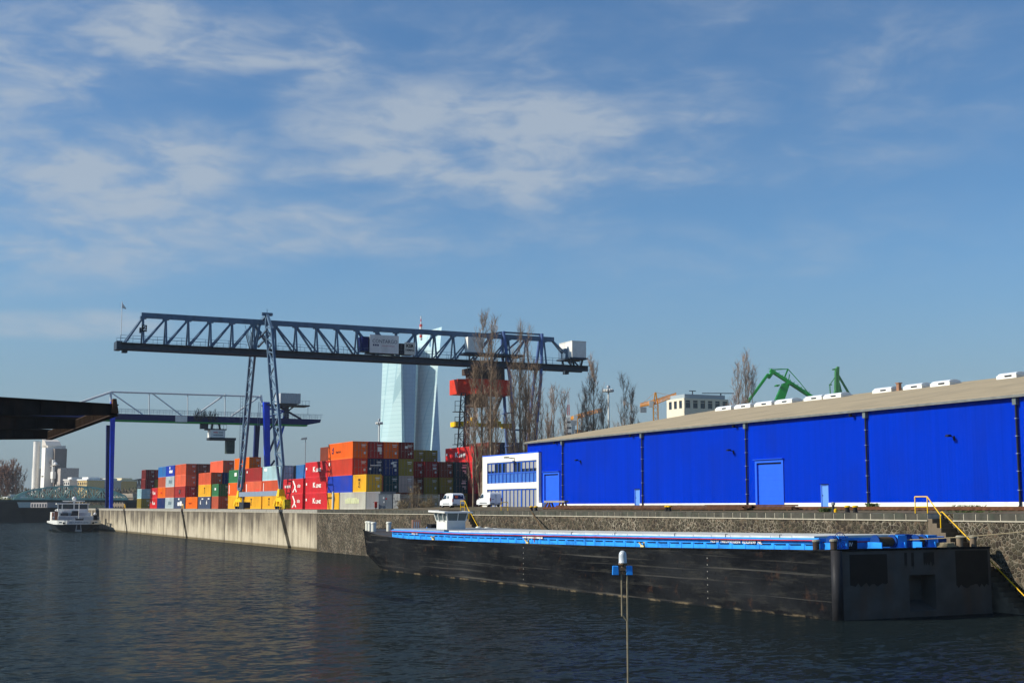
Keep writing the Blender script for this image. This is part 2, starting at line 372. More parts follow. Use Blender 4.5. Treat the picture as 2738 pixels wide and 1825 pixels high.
def concrete_mat():
    m = bpy.data.materials.new('stained_concrete'); m.use_nodes = True; N = m.node_tree.nodes; L = m.node_tree.links
    b = N['Principled BSDF']; b.inputs['Roughness'].default_value = .9; b.inputs['Specular IOR Level'].default_value = .15
    tc = N.new('ShaderNodeTexCoord')
    def noise(sc_, st, det=6, off=(0, 0, 0)):
        mp = N.new('ShaderNodeMapping'); mp.inputs['Scale'].default_value = st; mp.inputs['Location'].default_value = off; L.new(tc.outputs['Object'], mp.inputs[0])
        n = N.new('ShaderNodeTexNoise'); n.inputs['Scale'].default_value = sc_; n.inputs['Detail'].default_value = det; n.inputs['Roughness'].default_value = .6
        L.new(mp.outputs[0], n.inputs['Vector']); return n.outputs[0]
    sx = N.new('ShaderNodeSeparateXYZ'); L.new(tc.outputs['Object'], sx.inputs[0])
    # run-down lime streaks: long in z, narrow along the wall, stronger below mid height
    st = noise(1.0, (.2, .48, .05), 7); blot = noise(.16, (1, 1, 1.6), 5)
    h = N.new('ShaderNodeMapRange'); L.new(sx.outputs[2], h.inputs[0]); h.inputs[1].default_value = 5.3; h.inputs[2].default_value = 1.2; h.inputs[3].default_value = -.16; h.inputs[4].default_value = .14
    ad = N.new('ShaderNodeMath'); L.new(st, ad.inputs[0]); L.new(h.outputs[0], ad.inputs[1])
    ad2 = N.new('ShaderNodeMath'); ad2.operation = 'MULTIPLY_ADD'; L.new(blot, ad2.inputs[0]); ad2.inputs[1].default_value = .5; L.new(ad.outputs[0], ad2.inputs[2])
    f = N.new('ShaderNodeMapRange'); L.new(ad2.outputs[0], f.inputs[0]); f.inputs[1].default_value = .61; f.inputs[2].default_value = .93
    cr = N.new('ShaderNodeValToRGB'); L.new(f.outputs[0], cr.inputs[0]); e = cr.color_ramp.elements
    e[0].color = (*s2l((98, 90, 77)), 1); e[1].color = (*s2l((186, 175, 150)), 1)
    x = cr.color_ramp.elements.new(.4); x.color = (*s2l((140, 130, 110)), 1)
    sp = noise(9, (1, 1, 1), 3); spr = N.new('ShaderNodeMapRange'); L.new(sp, spr.inputs[0]); spr.inputs[1].default_value = .3; spr.inputs[2].default_value = .7; spr.inputs[3].default_value = .82; spr.inputs[4].default_value = 1.15
    hv = N.new('ShaderNodeHueSaturation'); L.new(spr.outputs[0], hv.inputs['Value']); L.new(cr.outputs[0], hv.inputs['Color'])
    # tide mark
    td = N.new('ShaderNodeMapRange'); L.new(sx.outputs[2], td.inputs[0]); td.inputs[1].default_value = .3; td.inputs[2].default_value = .5; td.inputs[3].default_value = .85; td.inputs[4].default_value = 0
    mx = N.new('ShaderNodeMix'); mx.data_type = 'RGBA'; L.new(td.outputs[0], mx.inputs[0]); L.new(hv.outputs[0], mx.inputs[6]); mx.inputs[7].default_value = (*s2l((84, 72, 44)), 1)
    L.new(mx.outputs[2], b.inputs['Base Color'])
    bn = N.new('ShaderNodeBump'); bn.inputs['Strength'].default_value = .5; bn.inputs['Distance'].default_value = .05; L.new(blot, bn.inputs['Height']); L.new(bn.outputs[0], b.inputs['Normal'])
    return m
STONE = stone_mat(); CONC = concrete_mat()
coping_mat = mk('coping_stone', (76, 74, 66), .9, var=.35, scale=1.1, dirt=(60, 70, 58), dirt_amt=.5, dirt_scale=1.2, dirt_stretch=(1, 1, 1), bump=.4, bump_scale=8, spec=.15)
coping_pale = mk('coping_pale', (150, 146, 134), .9, var=.2, scale=2, spec=.15)
joint_mat = mk('pale_mortar', (186, 178, 158), .9, var=.15, scale=2, spec=.1)
stair_mat = mk('stair_stone', (112, 100, 84), .9, var=.25, scale=2, spec=.15)

def quay_wall(name, label, ax, ay, bx, by, mat, notches, cop_len, cop_mat, seed):
    """wall from (ax,ay) to (bx,by); local y runs along it, local -x faces the water"""
    L_ = math.hypot(bx - ax, by - ay); rz = math.atan2(by - ay, bx - ax) - math.pi / 2
    root = thing(name, label, 'quay wall', (ax, ay, 0), rz)
    w = MB(); rnd = random.Random(seed)
    cuts = sorted(notches); y = 0
    cz = 5.13
    for (n0, n1) in cuts + [(L_, L_)]:
        w.box(0, 1.25, y, n0, -2.5, cz); y = n1
    w.box(1.25, 3.5, 0, L_, -2.5, 5.58)
    if True:
        for (n0, n1) in cuts: w.prism([(0, n0, -.1), (0, n0, cz), (0, n1 - 2.1, cz)], (1.25, 0, 0))
    w.build('wall_face', mat, root)
    c = MB(); led = MB(); y = 0
    segs = []; p = 0
    for (n0, n1) in cuts + [(L_, L_)]: segs.append((p, n1 - 2.1 if n1 < L_ else n0)); p = n1
    for (s0, s1) in segs:
        y = s0
        while y < s1 - .05:
            l = min(cop_len * rnd.uniform(.8, 1.25), s1 - y)
            if s1 - (y + l) < .3: l = s1 - y
            c.box(-.03 + rnd.uniform(-.012, .012), 1.3, y + .04, y + l - .04, cz + .07, 5.60 + rnd.uniform(-.01, .01)); y += l
        led.box(-.07, 1.2, s0, s1, cz + .002, cz + .068)
        led.box(0.0, 1.2, s0 + .01, s1 - .01, cz + .07, 5.57)
    c.build('coping', cop_mat, root); led.build('mortar_course', joint_mat, root)
    return root, rz, L_
def wall_pt(ax, ay, bx, by, s, off=0):
    d = Vector((bx - ax, by - ay, 0)).normalized(); n = Vector((d.y, -d.x, 0))
    return Vector((ax, ay, 0)) + d * s + n * off
SW = (60.45, 0.0, 55.33, 178.0)       # stone wall
CWL = (55.3, 178.0, 55.0, WALL_END)   # concrete wall
STAIR_RUN = 7.1
sw_notch = []; cw_notch = []
for yt in (64.1, 131.0): sw_notch.append((yt - STAIR_RUN - 2.1, yt))
for yt in (197.0, 266.2, 331.5): cw_notch.append((yt - 7.1 - 178, yt - 178))
sk = 178.0 / math.hypot(SW[2] - SW[0], 178.0)
_, RZS, LS = quay_wall('stone_quay_wall', 'brown rubble stone quay wall with dark coping blocks beside the black barge', *SW, STONE, sw_notch, 1.05, coping_mat, 3)
_, RZC, LC = quay_wall('concrete_quay_wall', 'long pale streaked concrete quay wall below the stacked containers', *CWL, CONC, cw_notch, 7.5, coping_pale, 4)
jm = MB()
for k in range(13):
    jm.box(-.012, .05, 3.0 + k * 16.4, 3.16 + k * 16.4, 0.02, 5.1)
for k_ in range(1):
    o = jm.build('expansion_joint', mk('joint_dark', (62, 54, 44), .9), bpy.data.objects['concrete_quay_wall'])
def stairs(wall, top, run, label, mat, extra):
    p = wall_pt(*wall, top); rz = RZS if wall is SW else RZC
    root = thing('quay_stairs', label, 'stairs', p, rz, 'stairs cut into the quay walls')
    st = MB(); n = 20
    for k in range(n):
        z1 = 5.55 - (k + 1) * 5.5 / n
        st.box(.0, 1.24, -(k + 1) * run / n, -k * run / n, -2.4, z1)
    st.box(0.02, 1.24, -run - extra + .01, -run, -2.4, .03)
    st.build('steps', mat, root)
    return root
stairs(SW, 64.1, STAIR_RUN, 'stone steps descending to the water beside the barge stern', stair_mat, 2.06)
stairs(SW, 131.0, STAIR_RUN, 'stone steps behind the small white wheelhouse of the barge', stair_mat, 2.06)
stairs(CWL, 197.0 - 178, 5.35, 'concrete steps in the pale wall below the nearer yellow crane bogie', CONC, 1.74)
stairs(CWL, 266.2 - 178, 5.35, 'concrete steps in the middle of the pale wall', CONC, 1.74)
stairs(CWL, 331.5 - 178, 5.35, 'concrete steps in the pale wall near the white cargo ship', CONC, 1.74)
def handrail(wall, s_top, label, kind, face_off):
    rz = RZS if wall is SW else RZC
    p = wall_pt(*wall, s_top); root = thing('handrail', label, 'handrail', p, rz, 'yellow handrails of the quay stairs')
    r = .035; m = MB(); b = MB()
    if kind == 'front':      # landing rail, then down along the outer edge
        for yy in (1.15, .1): b.tube((.1, yy, 5.6), (.1, yy, 6.62), r)
        m.tube((.1, 1.15, 6.62), (.1, .1, 6.62), r); m.tube((.1, 1.15, 6.0), (.1, .1, 6.0), r * .8)
        m.tube((.1, .1, 6.62), (.1, -1.0, 5.45), r)
        b.tube((.1, -.95, 5.45), (.1, -.95, 4.2), r)
    elif kind == 'wall':     # fixed to the back wall of the stair slot
        ze = -7.6 if s_top < 100 else -6.9
        zr = lambda yy: 5.71 + (yy + 1.3) * .775
        m.tube((-.10, -1.3, zr(-1.3)), (-.10, ze, zr(ze)), r)
        m.tube((-.10, -1.3, zr(-1.3)), (-.02, -1.12, 5.66), r)
        for yy in (-2.4, -4.4, -6.4): b.tube((-.10, yy, zr(yy)), (.02, yy, zr(yy) - .02), r)
    else:
        for yy in (.5, -.5): b.tube((.25, yy, 5.6), (.25, yy, 6.55), r * 1.2)
        m.tube((.25, .5, 6.55), (.25, -.5, 6.55), r * 1.2); m.tube((.25, .5, 6.05), (.25, -.5, 6.05), r)
        m.tube((.25, -.5, 6.55), (.25, -2.0, 5.0), r * 1.2)
    m.build('rail', yellow, root); b.build('post', yellow, root)
    return root
handrail(SW, 64.1, 'yellow landing handrail at the stairs nearest the barge stern', 'front', 0)
handrail(SW, 64.1, 'long sloping yellow handrail on the rubble wall by the barge stern', 'wall', 0)
handrail(SW, 131.0, 'yellow landing handrail between the two white vans', 'front', 0)
handrail(SW, 131.0, 'short sloping yellow handrail behind the white barge wheelhouse', 'wall', 0)
handrail(CWL, 197.0 - 178, 'yellow handrail at the quay edge below the nearer crane bogie', 'top', 0)
handrail(CWL, 266.2 - 178, 'yellow handrail at the quay edge before the slate containers', 'top', 0)
handrail(CWL, 331.5 - 178, 'yellow handrail at the quay edge by the white cargo ship', 'top', 0)
g = thing('handrail', 'small yellow hoop rail beside the right-hand white van', 'handrail', at(1340, 1368, x=57.6) * 1.0, 0, 'yellow handrails of the quay stairs')
g.location.z = 5.6
MB().tube((0, 0, 0), (0, 0, .85), .035).tube((.75, 0, 0), (.75, 0, .85), .035).build('post', yellow, g)
MB().tube((0, 0, .85), (.75, 0, .85), .035).tube((0, 0, .4), (.75, 0, .4), .03).build('rail', yellow, g)

# ================================================================== BARGE
def hull_mat():
    m = bpy.data.materials.new('worn_black_hull'); m.use_nodes = True; N = m.node_tree.nodes; L = m.node_tree.links
    b = N['Principled BSDF']; b.inputs['Roughness'].default_value = .6; b.inputs['Specular IOR Level'].default_value = 0
    tc = N.new('ShaderNodeTexCoord')
    def noise(sc_, st, det=7, ro=.6):
        mp = N.new('ShaderNodeMapping'); mp.inputs['Scale'].default_value = st; L.new(tc.outputs['Object'], mp.inputs[0])
        n = N.new('ShaderNodeTexNoise'); n.inputs['Scale'].default_value = sc_; n.inputs['Detail'].default_value = det; n.inputs['Roughness'].default_value = ro
        L.new(mp.outputs[0], n.inputs['Vector']); return n.outputs[0]
    def rng(s, a, c, d, e):
        mr = N.new('ShaderNodeMapRange'); L.new(s, mr.inputs[0])
        for i, v in zip((1, 2, 3, 4), (a, c, d, e)): mr.inputs[i].default_value = v
        return mr.outputs[0]
    def mix(f, a, rgb):
        mx = N.new('ShaderNodeMix'); mx.data_type = 'RGBA'; L.new(f, mx.inputs[0])
        if isinstance(a, tuple): mx.inputs[6].default_value = (*s2l(a), 1)
        else: L.new(a, mx.inputs[6])
        mx.inputs[7].default_value = (*s2l(rgb), 1); return mx.outputs[2]
    c = mix(rng(noise(.35, (1, .3, 1.1), 8, .68), .40, .64, 0, .8), (17, 19, 22), (40, 42, 44))
    c = mix(rng(noise(1.6, (1, .22, 1.6), 8, .72), .52, .70, 0, .6), c, (62, 61, 56))
    c = mix(rng(noise(.8, (1, .045, 4.5), 8, .7), .56, .68, 0, .75), c, (92, 90, 84))          # scraped bands along the side
    c = mix(rng(noise(1.3, (1, .5, .5), 8, .75), .58, .72, 0, .5), c, (84, 60, 46))            # rust
    c = mix(rng(noise(2.6, (1, .9, .9), 7, .7), .60, .70, 0, .85), c, (12, 13, 14))            # fresh tar dabs
    sx = N.new('ShaderNodeSeparateXYZ'); L.new(tc.outputs['Object'], sx.inputs[0])
    wl = rng(sx.outputs[2], .06, .16, 1, 0)
    mu = N.new('ShaderNodeMath'); mu.operation = 'MULTIPLY'; L.new(wl, mu.inputs[0]); L.new(rng(noise(1.1, (1, .4, 1), 6), .5, .62, 0, .6), mu.inputs[1])
    c = mix(mu.outputs[0], c, (140, 124, 96))
    L.new(c, b.inputs['Base Color'])
    bn = N.new('ShaderNodeBump'); bn.inputs['Strength'].default_value = .5; bn.inputs['Distance'].default_value = .28
    L.new(noise(.55, (1, .8, .6), 4), bn.inputs['Height']); L.new(bn.outputs[0], b.inputs['Normal'])
    return m
HULL = hull_mat()
barge_blue = mk('barge_blue', None, .5, lin=(.03, .32, .92), var=.08, scale=.8, dirt=(24, 70, 130), dirt_amt=.5, dirt_scale=1.6, dirt_stretch=(1, .6, 1))
barge_deckblue = mk('barge_deep_blue', (18, 62, 130), .6, var=.15)
hatch_mat = mk('hatch_cover', (206, 206, 196), .55, var=.08, dirt=(150, 146, 132), dirt_amt=.4, dirt_scale=.8, dirt_stretch=(1, 1, 1))
hatch_grey = mk('hatch_grey', (140, 146, 150), .55, var=.1)
deck_mat = mk('deck_paint', (74, 78, 80), .8, var=.25, dirt=(90, 62, 44), dirt_amt=.5, dirt_stretch=(1, 1, 1))
RB = math.atan2(2.19, 61.77)
barge = thing('cargo_barge', 'long black cargo barge with bright blue coaming moored along the stone quay', 'barge', (46.78, 58.17, 0), RB)
BW = 11.3
def deck_z(Y):
    pts = [(0, 3.70), (2, 3.62), (18, 3.34), (33, 3.2), (47, 3.1), (60, 3.05), (65, 3.2), (70, 3.55), (78, 3.75)]
    for (a, za), (b, zb) in zip(pts, pts[1:]):
        if Y <= b: return za + (zb - za) * (Y - a) / (b - a)
    return pts[-1][1]
def build_hull():
    m = MB()
    # stations: (Y at waterline-bottom, profile). side shell, raked swim bow narrowing towards a blunt head
    st = [(0.0, 0, BW)] + [(y, 0, BW) for y in (2, 10, 18, 26, 33, 40, 47, 54, 60)] + [(64.5, .06, BW - .06), (68.0, .3, BW - .3), (71.2, .9, BW - .9), (73.8, 1.75, BW - 1.75), (75.6, 2.9, BW - 2.9), (76.2, 4.2, BW - 4.2)]
    top = []; bot = []; mid = []
    for (y, a, b) in st:
        z = deck_z(y); fr_ = max(0, (y - 60) / 16.2); ym = y - 2.2 * fr_; yb = y - 10.5 * fr_ ** .8
        top.append(((a, y, z), (b, y, z))); mid.append(((a * .8, ym, 1.3), (BW - a * .8, ym, 1.3))); bot.append(((a * .6, yb, -.8), (BW - a * .6, yb, -.8)))
    for k in range(len(st) - 1):
        for s in (0, 1):
            m.poly([bot[k][s], bot[k + 1][s], mid[k + 1][s], mid[k][s]]); m.poly([mid[k][s], mid[k + 1][s], top[k + 1][s], top[k][s]])
    m.poly([bot[-1][0], bot[-1][1], mid[-1][1], mid[-1][0]]); m.poly([mid[-1][0], mid[-1][1], top[-1][1], top[-1][0]])
    # stern plate with the square rudder recess
    a, b, z0, z1 = 5.1, 7.05, .32, 2.28; zt = deck_z(0)
    sp_ = MB()
    sp_.poly([(0, 0, -.8), (a, 0, -.8), (a, 0, zt), (0, 0, zt)]); sp_.poly([(b, 0, -.8), (BW, 0, -.8), (BW, 0, zt), (b, 0, zt)])
    sp_.poly([(a, 0, z1), (b, 0, z1), (b, 0, zt), (a, 0, zt)]); sp_.poly([(a, 0, -.8), (b, 0, -.8), (b, 0, z0), (a, 0, z0)])
    d = 1.1
    sp_.poly([(a, 0, z0), (a, d, z0), (a, d, z1), (a, 0, z1)]); sp_.poly([(b, 0, z0), (b, d, z0), (b, d, z1), (b, 0, z1)])
    sp_.poly([(a, 0, z1), (b, 0, z1), (b, d, z1), (a, d, z1)]); sp_.poly([(a, 0, z0), (b, 0, z0), (b, d, z0 + .5), (a, d, z0 + .5)])
    sp_.poly([(a, d, z0 + .5), (b, d, z0 + .5), (b, d, z1), (a, d, z1)])
    sp_.build('stern_plate', mk('stern_paint', (80, 78, 74), .65, var=.25, scale=.8, dirt=(92, 70, 54), dirt_amt=.45, dirt_scale=.9, dirt_stretch=(1, 1, .35), spec=.25), barge)
    m.build('hull', HULL, barge)
    dk = MB()
    for k in range(len(st) - 1): dk.poly([(top[k][0][0], top[k][0][1], top[k][0][2] - .01), (top[k][1][0], top[k][1][1], top[k][1][2] - .01), (top[k + 1][1][0], top[k + 1][1][1], top[k + 1][1][2] - .01), (top[k + 1][0][0], top[k + 1][0][1], top[k + 1][0][2] - .01)])
    dk.build('deck', deck_mat, barge)
    # bulwark rim along the deck edge and the rounded stern corner post
    rim = MB()
    for k in range(len(st) - 1):
        p, q = Vector(top[k][0]), Vector(top[k + 1][0]); rim.beam(p, q, .10, .10)
        p, q = Vector(top[k][1]), Vector(top[k + 1][1]); rim.beam(p, q, .10, .10)
    rim.beam(top[0][0], top[0][1], .12, .12)
    rim.beam(top[-1][0], top[-1][1], .12, .12)
    MB().tube((.12, .12, -.6), (.12, .12, deck_z(0) - .02), .30, n=20).build('corner_post', mk('corner_sheen_grey', (44, 44, 46), .5, var=.2, dirt=(70, 60, 52), dirt_amt=.5), barge, smooth=True)  # its own grey puts the sky's sheen on the rounded corner into the colour
    rim.build('rubbing_strake', HULL, barge, smooth=False)
build_hull()
for (a, b, z0, z1) in ((.9, 3.55, 1.75, 3.45), (8.6, 11.1, 1.5, 3.55), (4.8, 5.0, 2.7, 3.5), (5.3, 5.5, 2.6, 3.5), (6.2, 7.0, 2.75, 3.5)):
    pp = MB(); n = 14; rnd = random.Random(int(a * 10)); pts = [(a + (b - a) * k / n, -.004, z0 + rnd.uniform(-.04, .22)) for k in range(n + 1)]
    pp.poly(pts + [(b, -.004, z1), (a, -.004, z1)])
    pp.build('fresh_paint_patch', mk('fresh_black', (40, 39, 37), .4, var=.2), barge)
def coaming():
    c = MB(); led = MB(); br = MB(); X = 1.0; Y0, Y1 = 2.5, 64.2; top = 4.16
    n = 46; P = lambda k: Y0 + (Y1 - Y0) * k / n
    zt = lambda Y: 4.30 - .46 * min(max((Y - 2) / 46, 0), 1) ** .8
    for k in range(n):
        a, b = P(k), P(k + 1)
        for X_ in (X, BW - X):
            s = -.0 if X_ == X else 0
            c.hexa([(X_ - .04, a, deck_z(a) - .02), (X_ + .04, a, deck_z(a) - .02), (X_ + .04, b, deck_z(b) - .02), (X_ - .04, b, deck_z(b) - .02),
                    (X_ - .04, a, zt(a)), (X_ + .04, a, zt(a)), (X_ + .04, b, zt(b)), (X_ - .04, b, zt(b))])
        zm = lambda Y: deck_z(Y) + (zt(Y) - deck_z(Y)) * .50
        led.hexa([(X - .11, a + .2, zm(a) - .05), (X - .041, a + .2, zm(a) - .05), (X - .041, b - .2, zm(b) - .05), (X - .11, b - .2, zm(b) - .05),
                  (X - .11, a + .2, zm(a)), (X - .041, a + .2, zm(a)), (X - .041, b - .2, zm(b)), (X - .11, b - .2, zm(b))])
        br.hexa([(X - .07, a - .10, deck_z(a)), (X - .041, a - .10, deck_z(a)), (X - .041, a + .10, deck_z(a)), (X - .07, a + .10, deck_z(a)),
                 (X - .06, a - .10, zm(a) + .02), (X - .041, a - .10, zm(a) + .02), (X - .041, a + .10, zm(a) + .02), (X - .06, a + .10, zm(a) + .02)])
        c.hexa([(X - .20, a, zt(a) - .14), (X - .042, a, zt(a) - .14), (X - .042, b, zt(b) - .14), (X - .20, b, zt(b) - .14),
                (X - .20, a, zt(a) - .06), (X - .042, a, zt(a) - .06), (X - .042, b, zt(b) - .06), (X - .20, b, zt(b) - .06)])
    c.box(X + .04, BW - X - .04, Y0, Y0 + .06, deck_z(2.5), 4.28); c.box(X + .04, BW - X - .04, Y1 - .06, Y1, deck_z(64), 3.8)
    c.build('coaming', barge_blue, barge); led.build('coaming_shade_strip', mk('ledge_shade_navy', (16, 40, 84), .6), barge); br.build('bracket', barge_blue, barge)['kind'] = 'stuff'  # navy ledge strips carry the dark of the shade under the ledge
    pipe = MB(); pts = [(X - .24, P(k), zt(P(k)) - .13) for k in range(n + 1)]
    for a, b in zip(pts, pts[1:]): pipe.tube(a, b, .035, n=6, cap=False)
    pipe.tube((X - .26, 35.2, 3.75), (X - .26, 35.2, 3.3), .035); pipe.tube((X + .2, Y0 - .06, 4.05), (BW - X - .2, Y0 - .06, 4.05), .03)
    pipe.build('red_pipe', mk('pipe_red', (186, 52, 40), .5), barge)
    for k in range(26):
        a = 3.0 + k * 1.94; h = zt(a + 1) + .11
        if a + 1.9 > 52.6: break
        hb = MB(); hb.box(X + .05, BW - X - .05, a, a + 1.9, zt(a + 1) - .02, h)
        hb.prism([(X + .3, a + .1, h), (BW - X - .3, a + .1, h), (BW / 2, a + .1, h + .05)], (0, 1.7, 0))
        hb.build('hatch_cover', hatch_mat, barge)
    hb = MB().box(X + .05, BW - X - .05, 52.5, 64.0, 3.7, 3.96); hb.build('hatch_cover', hatch_grey, barge)
    cl = MB()
    for Y in (6, 11.2, 16.7, 24, 30, 36.5):
        cl.tube((X + .03, Y, zt(Y)), (X + .03, Y, zt(Y) + .17), .02); cl.tube((X + .03, Y, zt(Y) + .17), (X + .03, Y - .2, zt(Y) + .17), .02)
    cl.build('hatch_clamp', dark_steel, barge)
coaming()
lettering('RES IV  NIEUWEGEIN  02329399  NL', .29, letter_white, barge, (.885, 10.0, 3.925), sx=1.12)
lettering('RES IV', .26, letter_white, barge, (.885, 58.6, 3.56), sx=2.0); bm = MB()
for k_, (a_, b_) in enumerate(((37.4, 36.75), (36.65, 35.7), (35.62, 35.28), (35.2, 34.55), (34.48, 34.15))): bm.box(.88, .9, b_, a_, 3.60, 3.80)
bm.build('faded_marking', letter_white, barge)
for Y in (11.7, 35.6):
    d = MB()
    for k in range(7): d.box(-.006, .01, Y - .03, Y + .03, 2.87 - k * .4, 2.94 - k * .4)
    d.build('draught_mark', mk('faded_mark', (150, 148, 140), .7), barge)
for Y in (52.9, 35.3, 19.2):
    h = MB(); z = deck_z(Y)
    h.beam((.28, Y + .04, z), (.12, Y + .28, z + .34), .12, .09); h.beam((.28, Y - .04, z), (.12, Y - .28, z + .34), .12, .09); h.beam((.22, Y - .2, z + .1), (.22, Y + .2, z + .1), .14, .12)
    h.build('bollard', mk('bollard_cream', (226, 208, 150), .5), barge)
def bollard(X, Y, h, r, mat, cap):
    z = deck_z(Y) - .02; o = MB().lathe((X, Y, z), [(r, 0), (r, h * .8)], 14).build('bollard', mat, barge, smooth=False)
    MB().lathe((X, Y, z), [(r * 1.18, h * .8), (r * 1.18, h * .93), (r * .8, h)], 14).build('bollard_cap', cap, o)
dark_bol = mk('bollard_rusty', (70, 58, 50), .7, var=.3)
for (px, py, X) in ((2209, 1465, 1.6), (2241, 1463, 1.6)):
    pass
for (X, Y) in ((.42, 2.1), (.32, .55)): bollard(X, Y, .62, .19, dark_bol, mk('bollard_top', (150, 145, 128), .7))
for (X, Y) in ((9.55, .55), (10.55, .5)): bollard(X, Y, .72, .19, mk('bollard_tan', (128, 112, 92), .7, var=.3), mk('bollard_top', (150, 145, 128), .7))
wb = mk('bollard_white', (228, 226, 210), .5, var=.05)
for (X, Y) in ((1.9, 73.0), (1.7, 71.8), (1.6, 70.6), (3.4, 71.0), (9.8, 63.5), (9.9, 61.8), (9.9, 60.0)): bollard(X, Y, .95, .24, wb, wb)
# stern winches
def winch(X, Y, w, name='winch', big=False):
    z = deck_z(Y) - .02; o = MB()
    o.box(X, X + .08, Y - .55, Y + .55, z, z + .42); o.box(X + w - .08, X + w, Y - .55, Y + .55, z, z + .42); o.box(X, X + w, Y - .6, Y + .6, z, z + .12)
    b = o.build(name, barge_blue, barge)
    dr = MB().lathe((X, Y, z + .44), [(.38, .02), (.38, .08), (.2, .09), (.2, w - .55), (.38, w - .54), (.38, w - .45)], 20, 'x').build('drum', barge_deckblue, b)
    MB().lathe((X, Y, z + .44), [(.25, .12), (.27, .3), (.27, w - .7), (.25, w - .58)], 16, 'x').build('wire', old_rope, b)
    MB().box(X + w - .42, X + w + .25, Y - .35, Y + .35, z + .1, z + .78).build('gearbox', barge_blue, b)
    MB().lathe((X + w + .26, Y, z + .5), [(.2, 0), (.2, .03), (.08, .05), (.08, .2)], 14, 'x').build('brake_wheel', barge_deckblue, b)
    return b
winch(.75, 1.35, .75); winch(3.7, 1.1, 1.8); winch(6.75, 1.2, 1.1)
wg = MB()
for k in range(20):
    t0, t1 = 2 * math.pi * k / 20, 2 * math.pi * (k + 1) / 20
    wg.tube((.95 + .42 * math.cos(t0), .75, 4.2 + .42 * math.sin(t0)), (.95 + .42 * math.cos(t1), .75, 4.2 + .42 * math.sin(t1)), .018, n=5)
for k in range(6): t = math.pi * k / 6; wg.tube((.95 + .42 * math.cos(t), .75, 4.2 + .42 * math.sin(t)), (.95 - .42 * math.cos(t), .75, 4.2 - .42 * math.sin(t)), .014, n=5)
wg.build('hand_wheel', barge_deckblue, barge)
bd = MB().box(1.75, 3.6, 2.38, 2.44, 3.62, 4.14).build('name_board', black_paint, barge)
lettering('RES IV', .30, letter_white, bd, (2.85, 2.37, 3.9), face='-y')
MB().box(6.35, 7.1, 1.5, 2.3, 3.6, 4.45).box(8.75, 9.4, 1.4, 2.2, 3.6, 4.25).build('equipment_box', barge_deckblue, barge)
cr = MB()
for k in range(5):
    for j in range(16):
        t0, t1 = 2 * math.pi * j / 16, 2 * math.pi * (j + 1) / 16; r_ = .75 - .06 * k
        cr.tube((8.6 + r_ * math.cos(t0), .75 + .42 * math.sin(t0), 3.75 + .05 * k), (8.6 + r_ * math.cos(t1), .75 + .42 * math.sin(t1), 3.75 + .05 * k), .035, n=5)
tag(cr.build('rope_coil', rope_mat, None, (46.78, 58.17, 0), RB), 'coil of beige rope lying on the barge stern deck', 'rope coil')
# bow gear
bg_ = MB()
bg_.box(2.6, 3.6, 62.6, 63.6, 3.2, 3.95).lathe((3.9, 64.8, 3.75), [(.35, 0), (.35, .1), (.2, .12), (.2, 1.0), (.35, 1.02), (.35, 1.1)], 14, 'x').box(5.6, 7.2, 64.5, 65.6, 3.3, 4.1).box(3.6, 5.6, 65.4, 65.6, 3.3, 3.9)
bg_.build('anchor_winch', barge_blue, barge)
MB().box(4.6, 5.4, 63.2, 64.2, 3.7, 4.35).build('dark_cover', black_paint, barge)
sg = MB().box(3.1, 3.95, 64.35, 64.4, 3.75, 4.75).build('warning_board', mk('pale_orange', (236, 168, 130), .6, var=.1), barge)
MB().box(3.28, 3.36, 64.33, 64.349, 3.95, 4.55).box(3.5, 3.58, 64.33, 64.349, 3.95, 4.55).box(3.7, 3.78, 64.33, 64.349, 3.95, 4.55).build('mark', letter_white, sg)
# wheelhouse: walls splay outwards, flat overhanging roof
def wheelhouse():
    X0, X1, Y0, Y1, z0, zs, z1 = 2.95, 4.75, 55.9, 58.3, 3.9, 4.72, 5.42
    body = MB()
    lo = [(X0, Y0), (X1, Y0), (X1, Y1), (X0, Y1)]
    grow = lambda z: .16 * max(0, (z - zs) / (z1 - zs))
    def ring(z):
        g = grow(z); return [(X0 - g, Y0 - g, z), (X1 + g, Y0 - g, z), (X1 + g, Y1 + g, z), (X0 - g, Y1 + g, z)]
    a, b, c = ring(z0 - .25), ring(zs), ring(z1)
    for k in range(4): body.poly([a[k], a[(k + 1) % 4], b[(k + 1) % 4], b[k]])
    wh = body.build('wheelhouse', white_paint, barge)
    gl = MB()
    for k in range(4): gl.poly([Vector(b[k]) + Vector((.0, 0, 0)), b[(k + 1) % 4], c[(k + 1) % 4], c[k]])
    gl.build('window', mk('cabin_glass', (92, 104, 104), .12, var=.1, spec=.5), wh)
    fr = MB()
    for k in range(4): fr.beam(b[k], c[k], .11, .11)
    for k, t in ((0, .55), (3, .35), (3, .75)):
        p = Vector(b[k]).lerp(Vector(b[(k + 1) % 4]), t); q = Vector(c[k]).lerp(Vector(c[(k + 1) % 4]), t); fr.beam(p, q, .07 if k == 0 else .3, .07)
    for k in range(4): fr.beam(b[k], b[(k + 1) % 4], .1, .08)
    fr.box(X0 - .06, X0 + .02, Y0 - .03, Y0 + .3, z0 - .2, zs)
    fr.build('window_frame', white_paint, wh)
    rf = MB().hexa([(X0 - .55, Y0 - .55, z1), (X1 + .5, Y0 - .55, z1), (X1 + .5, Y1 + .7, z1 + .1), (X0 - .55, Y1 + .7, z1 + .1),
                    (X0 - .55, Y0 - .55, z1 + .13), (X1 + .5, Y0 - .55, z1 + .13), (X1 + .5, Y1 + .7, z1 + .26), (X0 - .55, Y1 + .7, z1 + .26)])
    rf.build('roof', white_paint, wh)
    MB().box(X0 + .2, X1 - .2, Y0 + .3, Y1, z1 + .2, z1 + .27).build('solar_panel', black_paint, wh)
wheelhouse()
